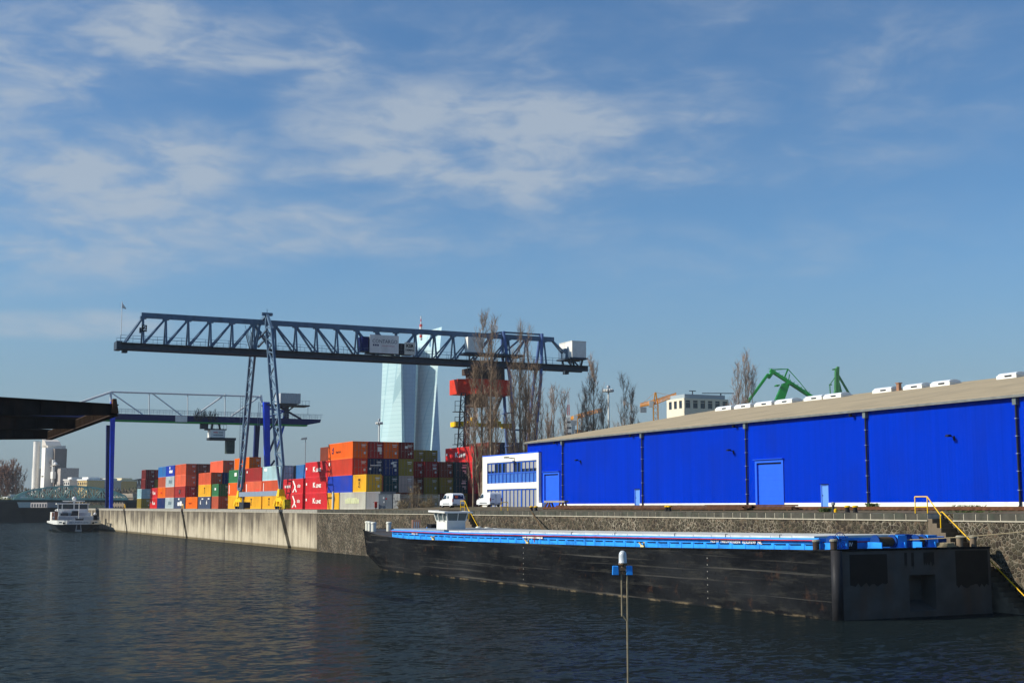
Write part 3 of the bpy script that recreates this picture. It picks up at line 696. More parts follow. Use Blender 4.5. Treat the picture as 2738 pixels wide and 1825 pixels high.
def w_of(X, Y, z): c, s = math.cos(RB), math.sin(RB); return Vector((46.78 + X * c - Y * s, 58.17 + X * s + Y * c, z))
def rope(name, label, p, q, sag, r, mat, n=10):
    m = MB(); pts = []
    for k in range(n + 1):
        t = k / n; v = Vector(p).lerp(Vector(q), t); v.z -= sag * 4 * t * (1 - t); pts.append(v)
    for a, b in zip(pts, pts[1:]): m.tube(a, b, r, n=6, cap=False)
    return tag(m.build(name, mat), label, 'rope')
rope('mooring_rope', 'taut beige mooring rope from the stern winch up to the right', w_of(5.6, 1.05, 4.15), (60.2, 48.0, 5.8), .25, .03, rope_mat)
rope('mooring_rope', 'thick dark mooring rope from the barge foredeck to the quay edge', w_of(10.3, 50.0, 3.3), (57.3, 116.5, 5.75), .15, .06, old_rope)

# ================================================================== LIGHT BEACON in the foreground
pipe_mat = mk('weathered_pipe', (142, 130, 104), .6, var=.25, scale=6, dirt=(100, 92, 80), dirt_amt=.5, dirt_scale=6)
bp = at(1677, 1600, d=30.0)
bc = thing('light_beacon', 'slim pipe beacon with frosted lamp and blue boxes standing in the water', 'beacon', (bp.x, bp.y, 0), -YAW)
zz = lambda py: at(1677, py, d=30.0).z
r_ = .021
MB().tube((0, 0, -1.5), (0, 0, zz(1658)), r_ * 1.05, n=10).build('pole', pipe_mat, bc)
pw = MB().tube((0.004, 0, zz(1658) - .02), (.004, 0, zz(1532)), r_, n=10)
pw.tube((0, 0, zz(1660)), (-.10, 0, zz(1645)), r_ * .8, n=10).tube((-.118, 0, zz(1646)), (-.118, 0, zz(1530)), r_ * .85, n=10)
pw.build('pipe', pipe_mat, bc)
MB().box(-.14, .03, -.03, .03, zz(1534), zz(1527)).lathe((-.09, 0, 0), [(.035, zz(1530)), (.035, zz(1505))], 10).box(-.16, -.02, -.045, -.02, zz(1524), zz(1516)).build('bracket', mk('bracket_steel', (110, 92, 74), .6), bc)
for s, x in ((-1, -.245), (1, .06)):
    b = MB().hexa([(x - .075, -.04, zz(1536)), (x + .065, -.04, zz(1536)), (x + .065, .12, zz(1536)), (x - .075, .12, zz(1536)), (x - .065, -.04, zz(1512)), (x + .055, -.04, zz(1512)), (x + .055, .12, zz(1512)), (x - .065, .12, zz(1512))])
    b.build('blue_box', barge_blue, bc, bevel=.008)
zb, zt_ = zz(1505), zz(1471); h = zt_ - zb
MB().lathe((-.09, 0, zb), [(.092, 0), (.092, h * .08), (.086, h * .1), (.086, h * .55), (.082, h * .72), (.066, h * .88), (.04, h * .97), (.012, h)], 20).build('lamp', mk('frosted_lamp', (196, 202, 204), .18, var=.03, spec=.6), bc, smooth=True)
MB().lathe((-.09, 0, zb), [(.096, -.03), (.096, .004)], 16).build('lamp_ring', mk('bracket_steel'), bc)

# ================================================================== WAREHOUSE
WX, WZ, WY0, WY1 = 77.0, 14.15, 40.0, 157.3
ware_blue = mk('warehouse_blue', None, .55, var=.09, scale=.9, stretch=(1, 2.2, .06), lin=(.0005, .028, .43), ribs=(1, .333, .002), spec=0, dirt=(20, 40, 110), dirt_amt=.22, dirt_scale=.5, dirt_stretch=(1, .5, .25))
gate_blue = mk('gate_blue', None, .5, var=.05, lin=(.02, .12, .72), spec=.15)
roof_mat = mk('roof_membrane', (172, 156, 126), .8, var=.07, scale=.4, dirt=(120, 112, 96), dirt_amt=.35, dirt_scale=.5, dirt_stretch=(.3, 1, 1), ribs=(1, .5, .015), spec=.2)
plinth_mat = mk('plinth_white', (240, 238, 226), .6, var=.04, dirt=(150, 150, 120), dirt_amt=.3, dirt_scale=.8)
ware = thing('warehouse', 'very long bright blue warehouse with white plinth and shallow grey roof', 'warehouse', (WX, 0, 0))
doors = [(152.65, 148.25, 10.35), (107.4, 102.95, 10.45)]      # y far, y near, top z
pdoors = [(130.2, 129.1, 7.95), (97.6, 96.55, 7.98)]
w = MB()
cuts = sorted([(n, f, z) for (f, n, z) in doors + pdoors])
y = WY0; PZ = 6.36
for (n, f, z) in cuts:
    w.box(0, .3, y, n, PZ, WZ); w.box(0, .3, n, f, z, WZ); y = f
w.box(0, .3, y, WY1, PZ, WZ)
RX = 106.4 - WX; RZ_ = 19.25
gab = [(.3, WZ - .02), (RX, RZ_ - .05), (2 * RX, WZ), (2 * RX, 5.5), (.3, 5.5)]
w.prism([(a, WY1 - .3, b) for a, b in gab], (0, .3, 0)); w.prism([(a, WY0, b) for a, b in gab], (0, .3, 0))
w.box(2 * RX - .3, 2 * RX, WY0 + .3, WY1 - .3, 5.5, WZ)
w.build('wall', ware_blue, ware)
p = MB(); y = WY0
for (n, f, z) in cuts: p.box(-.05, .3, y, n, 5.5, PZ - .002); y = f
p.box(-.05, .3, y, WY1 - .01, 5.5, PZ - .002)
p.build('plinth', plinth_mat, ware)
rf = MB()
rf.hexa([(-.35, WY0 - .3, WZ - .04), (RX, WY0 - .3, RZ_ - .04), (RX, WY1 + .25, RZ_ - .04), (-.35, WY1 + .25, WZ - .04), (-.35, WY0 - .3, WZ + .16), (RX, WY0 - .3, RZ_ + .16), (RX, WY1 + .25, RZ_ + .16), (-.35, WY1 + .25, WZ + .16)])
rf.hexa([(RX, WY0 - .3, RZ_ - .04), (2 * RX + .35, WY0 - .3, WZ - .04), (2 * RX + .35, WY1 + .25, WZ - .04), (RX, WY1 + .25, RZ_ - .04), (RX, WY0 - .3, RZ_ + .16), (2 * RX + .35, WY0 - .3, WZ + .16), (2 * RX + .35, WY1 + .25, WZ + .16), (RX, WY1 + .25, RZ_ + .16)])
rf.build('roof', roof_mat, ware)
gut = MB().box(-.50, -.36, WY0, WY1, WZ - .08, WZ + .12); gut.build('gutter', mk('gutter_metal', (120, 122, 118), .5, metal=.2), ware)
for (f, n, z) in doors:
    d = MB()
    d.box(.10, .2, n + .28, f - .28, 5.5, z - .42)
    for k in range(8):
        d.box(.085, .10, n + .3, f - .3, 6.0 + k * .5, 6.46 + k * .5)
    dd = d.build('loading_door', gate_blue, ware)
    fr = MB().box(-.10, .12, n, n + .28, 5.5, z).box(-.10, .12, f - .28, f, 5.5, z).box(-.10, .12, n + .28, f - .28, z - .3, z).box(-.28, .0, n - .1, f + .1, z, z + .05)
    fr.build('door_frame', mk('gate_blue'), dd)
    MB().box(.02, .1, n + .28, f - .28, z - .42, z - .3).build('roller_slot', black_paint, dd)
for (f, n, z) in pdoors:
    dd = MB().box(.06, .14, n + .07, f - .07, 5.5, z - .08).build('side_door', mk('pale_door_blue', None, .5, var=.03, lin=(.13, .30, .78)), ware)
    MB().box(-.02, .14, n, n + .07, 5.5, z).box(-.02, .14, f - .07, f, 5.5, z).box(-.02, .14, n + .07, f - .07, z - .08, z).build('door_frame', mk('pale_door_blue'), dd)
    MB().box(-.12, .0, n - .05, f + .05, z, z + .04).box(.02, .06, f - .22, f - .16, 6.95, 7.05).build('handle', black_paint, dd)
for y in (147.25, 128.3, 108.7, 91.15, 74.3, 58.0):
    o = MB().tube((-.16, y, WZ - .5), (-.16, y, 6.15), .085, n=10).tube((-.16, y, 6.15), (-.34, y - .02, 5.85), .085, n=10).build('downpipe', mk('pipe_dark', (34, 38, 46), .5, var=.15), ware)
    MB().box(-.34, -.02, y - .18, y + .18, WZ - .62, WZ - .1).build('hopper', mk('hopper_metal', (108, 118, 116), .5, metal=.2), o)
    c = MB()
    for z in (7.2, 8.6, 9.9, 11.2, 12.5): c.box(-.26, 0, y - .1, y + .1, z, z + .05)
    c.build('pipe_clamp', galv, o)
for y in (149.0, 130.4, 110.4, 92.8):
    MB().box(-.45, 0, y - .1, y + .1, WZ - .42, WZ - .36).box(-.5, -.3, y - .12, y + .12, WZ - .36, WZ - .18).build('gutter_lamp', black_paint, ware)
for y in (142.8, 111.0, 80.9):
    z = 11.55
    a = MB().tube((0, y, z - .12), (-.42, y + .06, z - .04), .035).build('floodlight', black_paint, ware)
    MB().box(-.08, 0, y - .08, y + .08, z - .36, z - .02).build('lamp_box', black_paint, a)
    MB().hexa([(-.78, y - .15, z - .09), (-.38, y - .15, z - .09), (-.38, y + .22, z - .09), (-.78, y + .22, z - .09), (-.72, y - .12, z + .07), (-.42, y - .12, z + .07), (-.42, y + .18, z + .07), (-.72, y + .18, z + .07)]).build('lamp_head', black_paint, a)
dome = mk('skylight_dome', (222, 228, 230), .25, var=.04)
for (pa, pb, py) in ((1925, 1971, 1098), (1976, 2023, 1092), (2030, 2080, 1086), (2085, 2135, 1081), (2163, 2215, 1073), (2215, 2267, 1067), (2347, 2402, 1052), (2430, 2484, 1043), (2502, 2559, 1036), (2680, 2738, 1016)):
    ya, yb = at(pa, py, x=103.4).y, at(pb, py, x=103.4).y
    L_ = min(ya - yb, 4.2) * .93; yc = (ya + yb) / 2; x = 103.4 - WX; z = WZ + .16 + (x + .35) / (RX + .35) * (RZ_ - WZ)
    sk = MB().box(x - .9, x + .9, yc - L_ / 2, yc + L_ / 2, z - .4, z + .20).build('skylight', white_paint, ware)
    d = MB(); n = 8
    for k in range(n):
        t0, t1 = math.pi * k / n, math.pi * (k + 1) / n
        pr = lambda t: (x - .85 * math.cos(t), z + .21 + .30 * math.sin(t))
        (xa, za), (xb, zb_) = pr(t0), pr(t1)
        d.poly([(xa, yc - L_ / 2 + .15, za), (xb, yc - L_ / 2 + .15, zb_), (xb, yc + L_ / 2 - .15, zb_), (xa, yc + L_ / 2 - .15, za)])
    d.poly([(x - .85 * math.cos(math.pi * k / n), yc - L_ / 2 + .15, z + .21 + .30 * math.sin(math.pi * k / n)) for k in range(n + 1)])
    d.poly([(x - .85 * math.cos(math.pi * k / n), yc + L_ / 2 - .15, z + .21 + .30 * math.sin(math.pi * k / n)) for k in range(n + 1)])
    d.build('dome', dome, sk)
    MB().box(x - .95, x - .9, yc - .7, yc + .2, z + .02, z + .18).build('vent_opening', dark_steel, sk)
yc = at(2404, 1050, x=103).y
MB().box(25.8, 26.2, yc - .2, yc + .2, 18.4, 19.6).box(25.72, 26.28, yc - .28, yc + .28, 19.6, 19.7).build('chimney', mk('chimney_rust', (150, 112, 88), .8), ware)

# ================================================================== OFFICE BLOCK
OX = 76.6
oy0 = at(1440, 1300, x=OX).y; oy1 = at(1290, 1300, x=OX).y
off = thing('office_building', 'white two storey office with blue framed windows at the warehouse end', 'office', (OX, oy0, 0))
OL = oy1 - oy0; zz = lambda py: at(1440, py, x=OX).z
ZT = zz(1209); zs = [5.6, zz(1304), zz(1287.5), zz(1228)]     # ground bay top, upper bay bottom, upper bay top
ys0, ys1 = .55, at(1302, 1300, x=OX).y - oy0
w = MB()
w.box(0, .37, 0, ys0, 5.4, ZT); w.box(0, .37, ys1, OL, 5.4, ZT)
w.box(0, .37, ys0, ys1, zs[1], zs[2]); w.box(0, .37, ys0, ys1, zs[3], ZT)
w.box(.375, 12, 157.7 - oy0, OL - .01, 5.4, ZT - .01)
w.box(-.06, 0.5, -1.0, 0, 5.4, 6.5)
w.build('wall', cream_paint, off)
MB().box(-.03, .38, -.03, OL + .03, ZT + .002, ZT + .14).build('roof_edge', gate_blue, off)
blind = mk('window_blind', (150, 152, 152), .5, var=.04)
blue_frame = mk('frame_blue', None, .5, var=.06, lin=(.03, .11, .50))
panel_blue = mk('panel_blue', None, .5, var=.1, lin=(.05, .15, .47))
span = ys1 - ys0
nb = 13
bw = span / nb
w = MB().box(.335, .365, ys0, ys1, 5.4, zs[1]).box(.335, .365, ys0, ys1, zs[2], zs[3]).build('room_back', mk('room_dark', (30, 34, 40), .9), off)
wide = (4, 9)
for floor, (za, zb_) in enumerate(((5.6, zs[1]), (zs[2], zs[3]))):
    ff = MB(); hh = zb_ - za
    ff.box(.12, .3, ys0, ys1, zb_ - .16, zb_)
    if floor: ff.box(.12, .3, ys0, ys1, za + hh * .44, za + hh * .5)
    for k in range(nb + 1):
        yy = ys0 + k * bw
        hw = .15 if k in wide else .055
        ff.box(.10, .32, max(yy - hw, ys0), min(yy + hw, ys1), za, zb_ - .16)
    ff.build('window_frame', blue_frame, off)
    for k in range(nb):
        a, b = ys0 + k * bw + .06, ys0 + (k + 1) * bw - .06
        if floor == 0:
            MB().box(.2, .24, a, b, za, zb_ - .16).build('window', blind, off)
        else:
            MB().box(.2, .24, a, b, za, za + hh * .44).build('panel', panel_blue, off)
            g = MB().box(.24, .26, a, b, za + hh * .5, zb_ - .16).build('window', glass_dark, off)
            if k in (0, 1, 2, 3): low = .64
            elif k in (6, 7): low = .52
            elif k in (11, 12): low = .6
            else: low = None
            if low: MB().box(.20, .23, a, b, za + hh * low, zb_ - .16).build('blind', blind, g)
la = MB().tube((0, OL * .40, zs[3] - .3), (0, OL * .40, zs[3] + .35), .05).tube((0, OL * .40, zs[3] + .35), (-.9, OL * .43, zs[3] + .5), .06).box(-1.15, -.7, OL * .42, OL * .46, zs[3] + .42, zs[3] + .58)
la.build('wall_lamp', dark_steel, off)

# ================================================================== VANS
van_white = mk('van_white', (232, 234, 232), .3, var=.02, spec=.5)
def van(x, y, label, rear_glass):
    v = thing('white_van', label, 'van', (x, y, gz(x + .9, y)), 0)
    Lv, Wv = 4.35, 1.78
    prof = [(0.0, .42), (0.0, 1.0), (.10, 1.62), (.22, 1.80), (.9, 1.86), (2.3, 1.84), (2.75, 1.72), (3.30, 1.16), (3.45, 1.06), (4.05, .92), (4.28, .74), (4.35, .52), (4.30, .28), (3.95, .28), (3.30, .28), (1.2, .28), (.2, .28)]
    m = MB(); n = len(prof); i = 0
    ins = lambda z: .0 if z < 1.0 else .14 * (z - 1.0) / .86
    for s in (0, 1):
        m.v += [((ins(z) + (.05 if yy > 4.2 else 0)) if s == 0 else Wv - ins(z) - (.05 if yy > 4.2 else 0), yy, z) for yy, z in prof]
    m.f.append(tuple(reversed(range(n)))); m.f.append(tuple(range(n, 2 * n)))
    for k in range(n): m.f.append((k, (k + 1) % n, n + (k + 1) % n, n + k))
    b = m.build('body', van_white, v, bevel=.05)
    P = lambda yy, z: (ins(z) - .012, yy, z)
    def sidewin(pts, name='side_window'):
        MB().prism([P(*q) for q in pts], (.02, 0, 0)).prism([(Wv - P(*q)[0], q[0], q[1]) for q in pts], (-.02, 0, 0)).build(name, glass_dark, v)
    sidewin([(2.15, 1.16), (3.16, 1.16), (2.72, 1.62), (2.15, 1.64)])
    MB().poly([(.2, 3.262, 1.235), (Wv - .2, 3.262, 1.235), (Wv - .26, 2.80, 1.70), (.26, 2.80, 1.70)]).build('windscreen', glass_dark, v)
    if rear_glass:
        g = MB().poly([(.16, -.012 + .02, 1.10), (Wv - .16, .008, 1.10), (Wv - .24, .092, 1.62), (.24, .092, 1.62)])
        for q in range(len(g.v)): g.v[q] = (g.v[q][0], g.v[q][1] - .03, g.v[q][2])
        g = g.build('rear_window', glass_dark, v)
        MB().box(.42, .78, -.04, -.0, 1.22, 1.52).build('sticker', mk('orange_sticker', (214, 92, 52), .5), g)
        MB().box(1.15, 1.4, .02, .03, 1.5, 1.56).build('sticker', letter_white, g)
        sidewin([(1.35, 1.2), (1.75, 1.2), (1.75, 1.5), (1.35, 1.5)], 'side_sticker')
    else:
        d = MB().box(Wv / 2 - .012, Wv / 2 + .012, -.012, .06, .55, 1.6).box(.3, .62, -.016, .0, .95, 1.0).build('door_seam', dark_steel, v)
        lettering('STADTWERKE', .15, letter_grey, v, (Wv / 2, .03, 1.42), face='-y') if False else None
    MB().box(.02, Wv - .02, -.10, .06, .30, .52).build('bumper', mk('bumper_grey', (150, 152, 152), .5), v)
    MB().box(.62, 1.16, -.115, -.102, .36, .48).build('number_plate', letter_white, v)
    for s in (0, 1):
        x0 = .02 if s == 0 else Wv - .16
        MB().box(x0, x0 + .14, -.03, .05, .72, 1.14).build('tail_light', mk('tail_red', (150, 26, 24), .3), v)
    MB().box(-.015, .0, .9, 3.2, .46, .56).box(Wv, Wv + .015, .9, 3.2, .46, .56).build('side_trim', dark_steel, v)
    MB().box(-.2, 0, 2.95, 3.05, 1.14, 1.34).box(Wv, Wv + .2, 2.95, 3.05, 1.14, 1.34).build('mirror', dark_steel, v)
    for yy in (.85, 3.55):
        for xx in (.06, Wv - .06 - .2):
            wh = MB().lathe((xx, yy, .31), [(.30, 0), (.31, .03), (.31, .17), (.30, .2)], 18, 'x').build('wheel', rubber, v)
            MB().lathe((xx, yy, .31), [(.19, -.012), (.19, .212)], 14, 'x').build('rim', galv, wh)
    MB().box(.2, Wv - .2, .3, 4.0, .2, .3).build('underbody', rubber, v)
    return v
van(69.2 - 1.0, 161.5, 'white van with dark rear window parked before the grey fence', True)
van(72.2, 158.6, 'white panel van without rear windows parked before the office', False)

# ================================================================== CONTAINERS
CH, CWD, CL40 = 2.59, 2.44, 12.19
cont_mat = mk('container_paint', None, .5, var=.09, scale=.5, object_color=True, dirt=(110, 74, 56), dirt_amt=.22, dirt_scale=.5, dirt_stretch=(1, .6, .5), spec=.08)
def cont_body(L):
    m = MB(); W_, H_ = CWD, CH; ns = int(L / .40)
    # corner posts and rails
    for x in (0, W_ - .14):
        for y in (0, L - .16): m.box(x, x + .14, y, y + .16, 0, H_)
        m.box(x + .01, x + .13, .16, L - .16, 0, .17); m.box(x + .01, x + .13, .16, L - .16, H_ - .11, H_)
    m.box(.14, W_ - .14, 0.02, .15, H_ - .14, H_ - .005); m.box(.14, W_ - .14, 0.02, .15, 0, .16)
    m.box(.14, W_ - .14, L - .14, L, 0, H_ - .005)
    m.box(.1, W_ - .1, .16, L - .15, H_ - .06, H_ - .03); m.box(.1, W_ - .1, .16, L - .15, .06, .12)
    for side in (0, 1):
        xo = .02 if side == 0 else W_ - .02; xi = .075 if side == 0 else W_ - .075
        p = (L - .32) / ns
        for k in range(ns):
            y = .16 + k * p; q = [(xo, y), (xo, y + p * .38), (xi, y + p * .5), (xi, y + p * .88), (xo, y + p)]
            for (xa, ya), (xb, yb) in zip(q, q[1:]): m.poly([(xa, ya, .17), (xb, yb, .17), (xb, yb, H_ - .11), (xa, ya, H_ - .11)])
    return m.mesh('container_body', cont_mat)
def cont_door():
    m = MB(); w = (CWD - .28) / 2
    m.box(.01, w - .01, 0, .05, 0, CH - .32)
    for k in range(4):
        z = .12 + k * .57; m.box(.08, w - .08, -.02, .0, z, z + .36)
    return m.mesh('container_door', cont_mat)
def cont_rods():
    m = MB(); w = (CWD - .28) / 2
    for x in (.24, w - .24):
        m.tube((x, -.06, .02), (x, -.06, CH - .34), .024, n=6, cap=False)
        for z in (.06, .9, 1.5, CH - .4): m.box(x - .05, x + .05, -.07, -.02, z, z + .07)
        m.box(x - .02, x + .34, -.08, -.06, 1.02, 1.07)
    return m.mesh('lock_rods', rod_grey)
def cont_codes():
    m = MB(); w = (CWD - .28) / 2
    m.box(w + .18, w + 1.0, -.022, -.005, CH - .75, CH - .62).box(w + .3, w + .9, -.022, -.005, CH - .98, CH - .9).box(w + .62, w + .95, -.022, -.005, .5, .85)
    return m.mesh('code_marking', letter_white)
CODES = cont_codes()
BODY = {40: cont_body(CL40), 20: cont_body(6.06)}
DOOR = cont_door(); RODS = cont_rods()
K = {k: (*[min(c * 1.12, .9) for c in s2l(v)], 1) for k, v in dict(red=(212, 44, 44), klred=(204, 48, 54), orange=(236, 104, 34), brorange=(244, 112, 20), salmon=(222, 106, 72), rustor=(206, 92, 58), rust=(186, 92, 64), dkred=(158, 50, 46),
     maroon=(122, 44, 40), brown=(124, 66, 48), yellow=(228, 172, 44), olive=(150, 132, 58), navy=(36, 54, 104), blue=(38, 66, 170), ltblue=(56, 120, 178), paleblue=(168, 198, 200), slate=(70, 84, 108), green=(58, 122, 78),
     dkgreen=(40, 78, 58), ltgrey=(178, 190, 190), grey=(122, 124, 126), palegrey=(182, 180, 166), white=(206, 198, 188), teal=(38, 74, 76), greygreen=(98, 110, 104), dkblue=(34, 52, 84), brick=(196, 66, 46), pinkish=(190, 170, 160)).items()}
CNAME = dict(red='bright red', klred='red', orange='orange', brorange='vivid orange', salmon='salmon', rustor='orange red', rust='rust coloured', dkred='dark red', maroon='maroon', brown='brown', yellow='yellow', olive='olive yellow',
     navy='navy', blue='blue', ltblue='light blue', paleblue='pale blue', slate='slate', green='green', dkgreen='dark green', ltgrey='light grey', grey='grey', palegrey='pale grey', white='whitish', teal='dark teal', greygreen='grey green', dkblue='dark blue', brick='brick red', pinkish='pinkish white')
CX0, CP, LV = 67.1, 2.54, 2.61
LEVEL = ['on the ground', 'second up', 'third up', 'fourth up', 'fifth up']
def container(x, y, lvl, colr, label, L=40, length=None, doors=True, z0=5.6):
    n = length or (CL40 if L == 40 else 6.06); base = CL40 if L == 40 else 6.06
    o = bpy.data.objects.new('shipping_container', BODY[L]); col.objects.link(o)
    rr = random.Random(int(x * 31 + y * 17 + lvl)); o.location = (x + rr.uniform(-.04, .04), y + rr.uniform(-.06, .06), z0 + .02 + lvl * LV); o.scale = (1, n / base, 1); o.color = K[colr]
    tag(o, label, 'container', 'shipping containers stacked on the terminal')
    if doors:
        cm = bpy.data.objects.new('code_marking', CODES); col.objects.link(cm); cm.parent = o; cm.location = (.14, .04, .16)
        for k in (0, 1):
            d = bpy.data.objects.new('door', DOOR); col.objects.link(d); d.parent = o; d.location = (.14 + k * (CWD - .28) / 2, .04, .16); d.color = K[colr]
            r = bpy.data.objects.new('lock_rods', RODS); col.objects.link(r); r.parent = d
    return o
def side_text(o, txt, size, mat, yf=.5, z=1.3, sx=1.0, bold=.03, rot=0): return lettering(txt, size, mat, o, (-.02, (CL40 if o.data == BODY[40] else 6.06) * yf, z), sx=sx, bold=bold, rot=rot)
def side_patch(o, y0, y1, z0, z1, mat, name='sticker'):
    MB().box(-.012, .01, y0, y1, z0, z1).build(name, mat, o)
def end_patch(o, x0, x1, z0, z1, mat=letter_white, name='sticker'):
    MB().box(x0, x1, -.05, -.021 + .02, z0, z1).build(name, mat, o)
def kline(o):
    for (t, s, yy, zz_) in (('K', 1.15, 7.2, 1.32), ('LINE', .78, 4.75, 1.18)):
        lettering(t, s, letter_white, o, (-.02, yy, zz_), sx=1.75, bold=.035)
    side_patch(o, CL40 - .9, CL40 - .35, 1.35, 1.75, letter_white)
def hsud(o):
    lettering('HAMBURG', .62, letter_white, o, (-.02, 9.3, 1.28), sx=1.25, bold=.03); lettering('SÜD', .62, letter_white, o, (-.02, 2.3, 1.28), sx=1.5, bold=.03)
    X = MB(); X.hexa([(-.02, 6.2, 2.25), (-.02, 5.6, 2.3), (-.02, 4.2, 1.2), (-.02, 4.8, 1.1), (.0, 6.2, 2.25), (.0, 5.6, 2.3), (.0, 4.2, 1.2), (.0, 4.8, 1.1)])
    X.hexa([(-.025, 4.2, 1.2), (-.025, 4.9, 1.1), (-.025, 6.3, .3), (-.025, 5.7, .25), (.0, 4.2, 1.2), (.0, 4.9, 1.1), (.0, 6.3, .3), (.0, 5.7, .25)])
    X.hexa([(-.03, 5.2, 1.15), (-.03, 4.8, 1.25), (-.03, 3.6, .35), (-.03, 4.1, .3), (.0, 5.2, 1.15), (.0, 4.8, 1.25), (.0, 3.6, .35), (.0, 4.1, .3)])
    X.build('emblem', letter_white, o)
def blocks(o, yc, zc, w, h, mat, n=6, gap=.22):
    m = MB(); p = w / n; rnd = random.Random(int(yc * 10))
    for k in range(n): m.box(-.014, .01, yc + w / 2 - (k + 1) * p + p * gap / 2, yc + w / 2 - k * p - p * gap / 2, zc - h / 2, zc + h / 2 * rnd.choice((1, 1, .6)))
    m.build('faded_marking', mat, o)
def msc(o, yf=.5): lettering('M', .5, letter_black, o, (-.02, (CL40 if o.data == BODY[40] else 6.06) * yf, 1.8), sx=2.2, bold=.04); lettering('S', .5, letter_black, o, (-.02, (CL40 if o.data == BODY[40] else 6.06) * yf, 1.3), sx=2.2, bold=.04); lettering('C', .5, letter_black, o, (-.02, (CL40 if o.data == BODY[40] else 6.06) * yf, .8), sx=2.2, bold=.04)
def anchor_mark(o):
    MB().box(-.02, 0, 9.6, 10.2, .95, 1.2).box(-.02, 0, 9.35, 9.6, 1.2, 1.45).box(-.02, 0, 9.6, 10.1, 1.45, 1.7).box(-.02, 0, 9.5, 9.8, 1.7, 1.95).build('emblem', letter_navy, o)
    lettering('Hapag-Lloyd', .46, letter_black, o, (-.02, 7.0, 1.18), sx=1.05, bold=.01)
def rowx(r): return CX0 + r * CP
def ord_row(r): return ['', 'second row back ', 'third row back ', 'fourth row back '][r]
C = container
# --- bay A, nearest tall stack
yA = 198.4
C(CX0, 204.9, 0, 'yellow', 'yellow short container on the ground behind the white light post', 20)
o = C(CX0, 192.2, 0, 'palegrey', 'pale grey weathered container on the ground with faded yellow lettering', 40); blocks(o, 6.2, 1.3, 6.6, .85, mk('letter_pale', (198, 202, 158), .6), 7)
C(CX0, 185.7, 0, 'grey', 'grey short container on the ground beside the grey kiosk', 20)
o = C(CX0, yA, 1, 'blue', 'plain blue container second up under the two orange ones')
o = C(CX0, 191.8, 1, 'yellow', 'yellow short container with upright black letters above the pale grey one', 20); msc(o, .52)
o = C(CX0, yA, 2, 'brick', 'brick red container third up below the orange anchor-mark one'); side_patch(o, CL40 - 1.0, CL40 - .5, 1.7, 2.2, letter_white)
o = C(CX0, yA, 3, 'orange', 'bright orange container with blue anchor mark, topmost at the stack corner'); anchor_mark(o)
FILL = [('brown', 'brown'), ('maroon', 'maroon')]
cols_ = {1: ('brown', 'rust', 'dkblue', 'dkred'), 2: ('brown', 'teal', 'navy', 'orange'), 3: ('brown', 'pinkish', 'olive', 'maroon')}
rowname = {1: 'right of the corner stack', 2: 'third column from the corner stack', 3: 'rightmost column of the near block'}
for r in (1, 2, 3):
    for l, c in enumerate(cols_[r]):
        o = C(rowx(r), yA, l, c, f'{CNAME[c]} container door end, {LEVEL[l]}, {rowname[r]}')
        if (r, l) == (1, 2): end_patch(o, .35, 2.1, 1.46, 1.6); end_patch(o, .2, .5, .85, 1.15)
        if (r, l) == (1, 3): end_patch(o, 1.5, 2.15, 1.05, 1.7)
        if (r, l) == (2, 2): end_patch(o, 1.2, 1.7, 1.75, 2.0); end_patch(o, 1.6, 2.1, 1.3, 1.7)
        if (r, l) == (3, 3): end_patch(o, .95, 1.4, 1.6, 2.0); end_patch(o, 1.5, 1.65, .6, .8)
# --- bay B
yB = 210.9
for l in range(3): kline(C(CX0, yB, l, 'klred', f'red container with big white K and line lettering, {LEVEL[l]}'))
for l in range(4): C(rowx(1), yB, l, ['brown', 'maroon', 'brown', 'brown'][l], f'brown container {LEVEL[l]}, behind the red white-lettered stack', doors=False)
# --- bay C
yC = 224.5
for l in range(2): hsud(C(CX0, yC, l, 'klred', f'red container with white letters and slanted white cross, {LEVEL[l]}'))
for l in range(2): C(rowx(1), yC, l, 'maroon', f'maroon container {LEVEL[l]}, behind the white cross containers')
C(rowx(1), 231.2, 2, 'ltblue', 'light blue short container third up beside the top red one', 20)
C(rowx(2), yC, 0, 'brown', 'brown container on the ground behind the light blue short one'); C(rowx(2), yC, 1, 'brown', 'brown container second up behind the light blue short one')
# --- bay D
yD = 238.6
o = C(CX0, yD, 0, 'yellow', 'yellow container on the ground left of the nearer crane bogie'); msc(o, .62)
o = C(CX0, yD, 1, 'rustor', 'orange red container with white upright strip below the pale blue one'); side_patch(o, CL40 - 1.1, CL40 - .8, .5, 2.2, letter_white)
o = C(CX0, yD, 2, 'paleblue', 'pale blue container on top behind the nearer crane leg'); side_patch(o, CL40 - 3.2, CL40 - 1.2, 1.75, 2.3, letter_white)
for r in (1, 2):
    for l, c in enumerate(('brown', 'brown', 'greygreen')): C(rowx(r), yD, l, c, f'{CNAME[c]} container {LEVEL[l]}, {ord_row(r)}right of the pale blue one')
# --- bay E
yE = 251.5
o = C(CX0, yE, 0, 'yellow', 'yellow container on the ground under the grey crane sill beam'); msc(o, .6)
o = C(CX0, yE, 1, 'salmon', 'salmon container with white strip above the grey crane sill beam'); side_patch(o, CL40 - 1.2, CL40 - .8, .4, 2.2, letter_white); side_patch(o, 2.0, 4.2, .35, 1.1, mk('red_patch', (226, 74, 52), .6))
o = C(CX0, yE, 2, 'dkred', 'dark red container third up left of the pale blue one'); side_patch(o, CL40 - 1.6, CL40 - 1.0, 1.7, 2.1, letter_white)
for l in range(3): C(rowx(1), yE, l, 'brown', f'brown container {LEVEL[l]}, behind the dark red one')
C(rowx(2), yE, 2, 'rust', 'rust coloured container third up deep behind the dark red one', doors=False); C(rowx(2), yE, 0, 'brown', 'brown container deep behind the dark red one, on the ground'); C(rowx(2), yE, 1, 'brown', 'brown container deep behind the dark red one, second up')
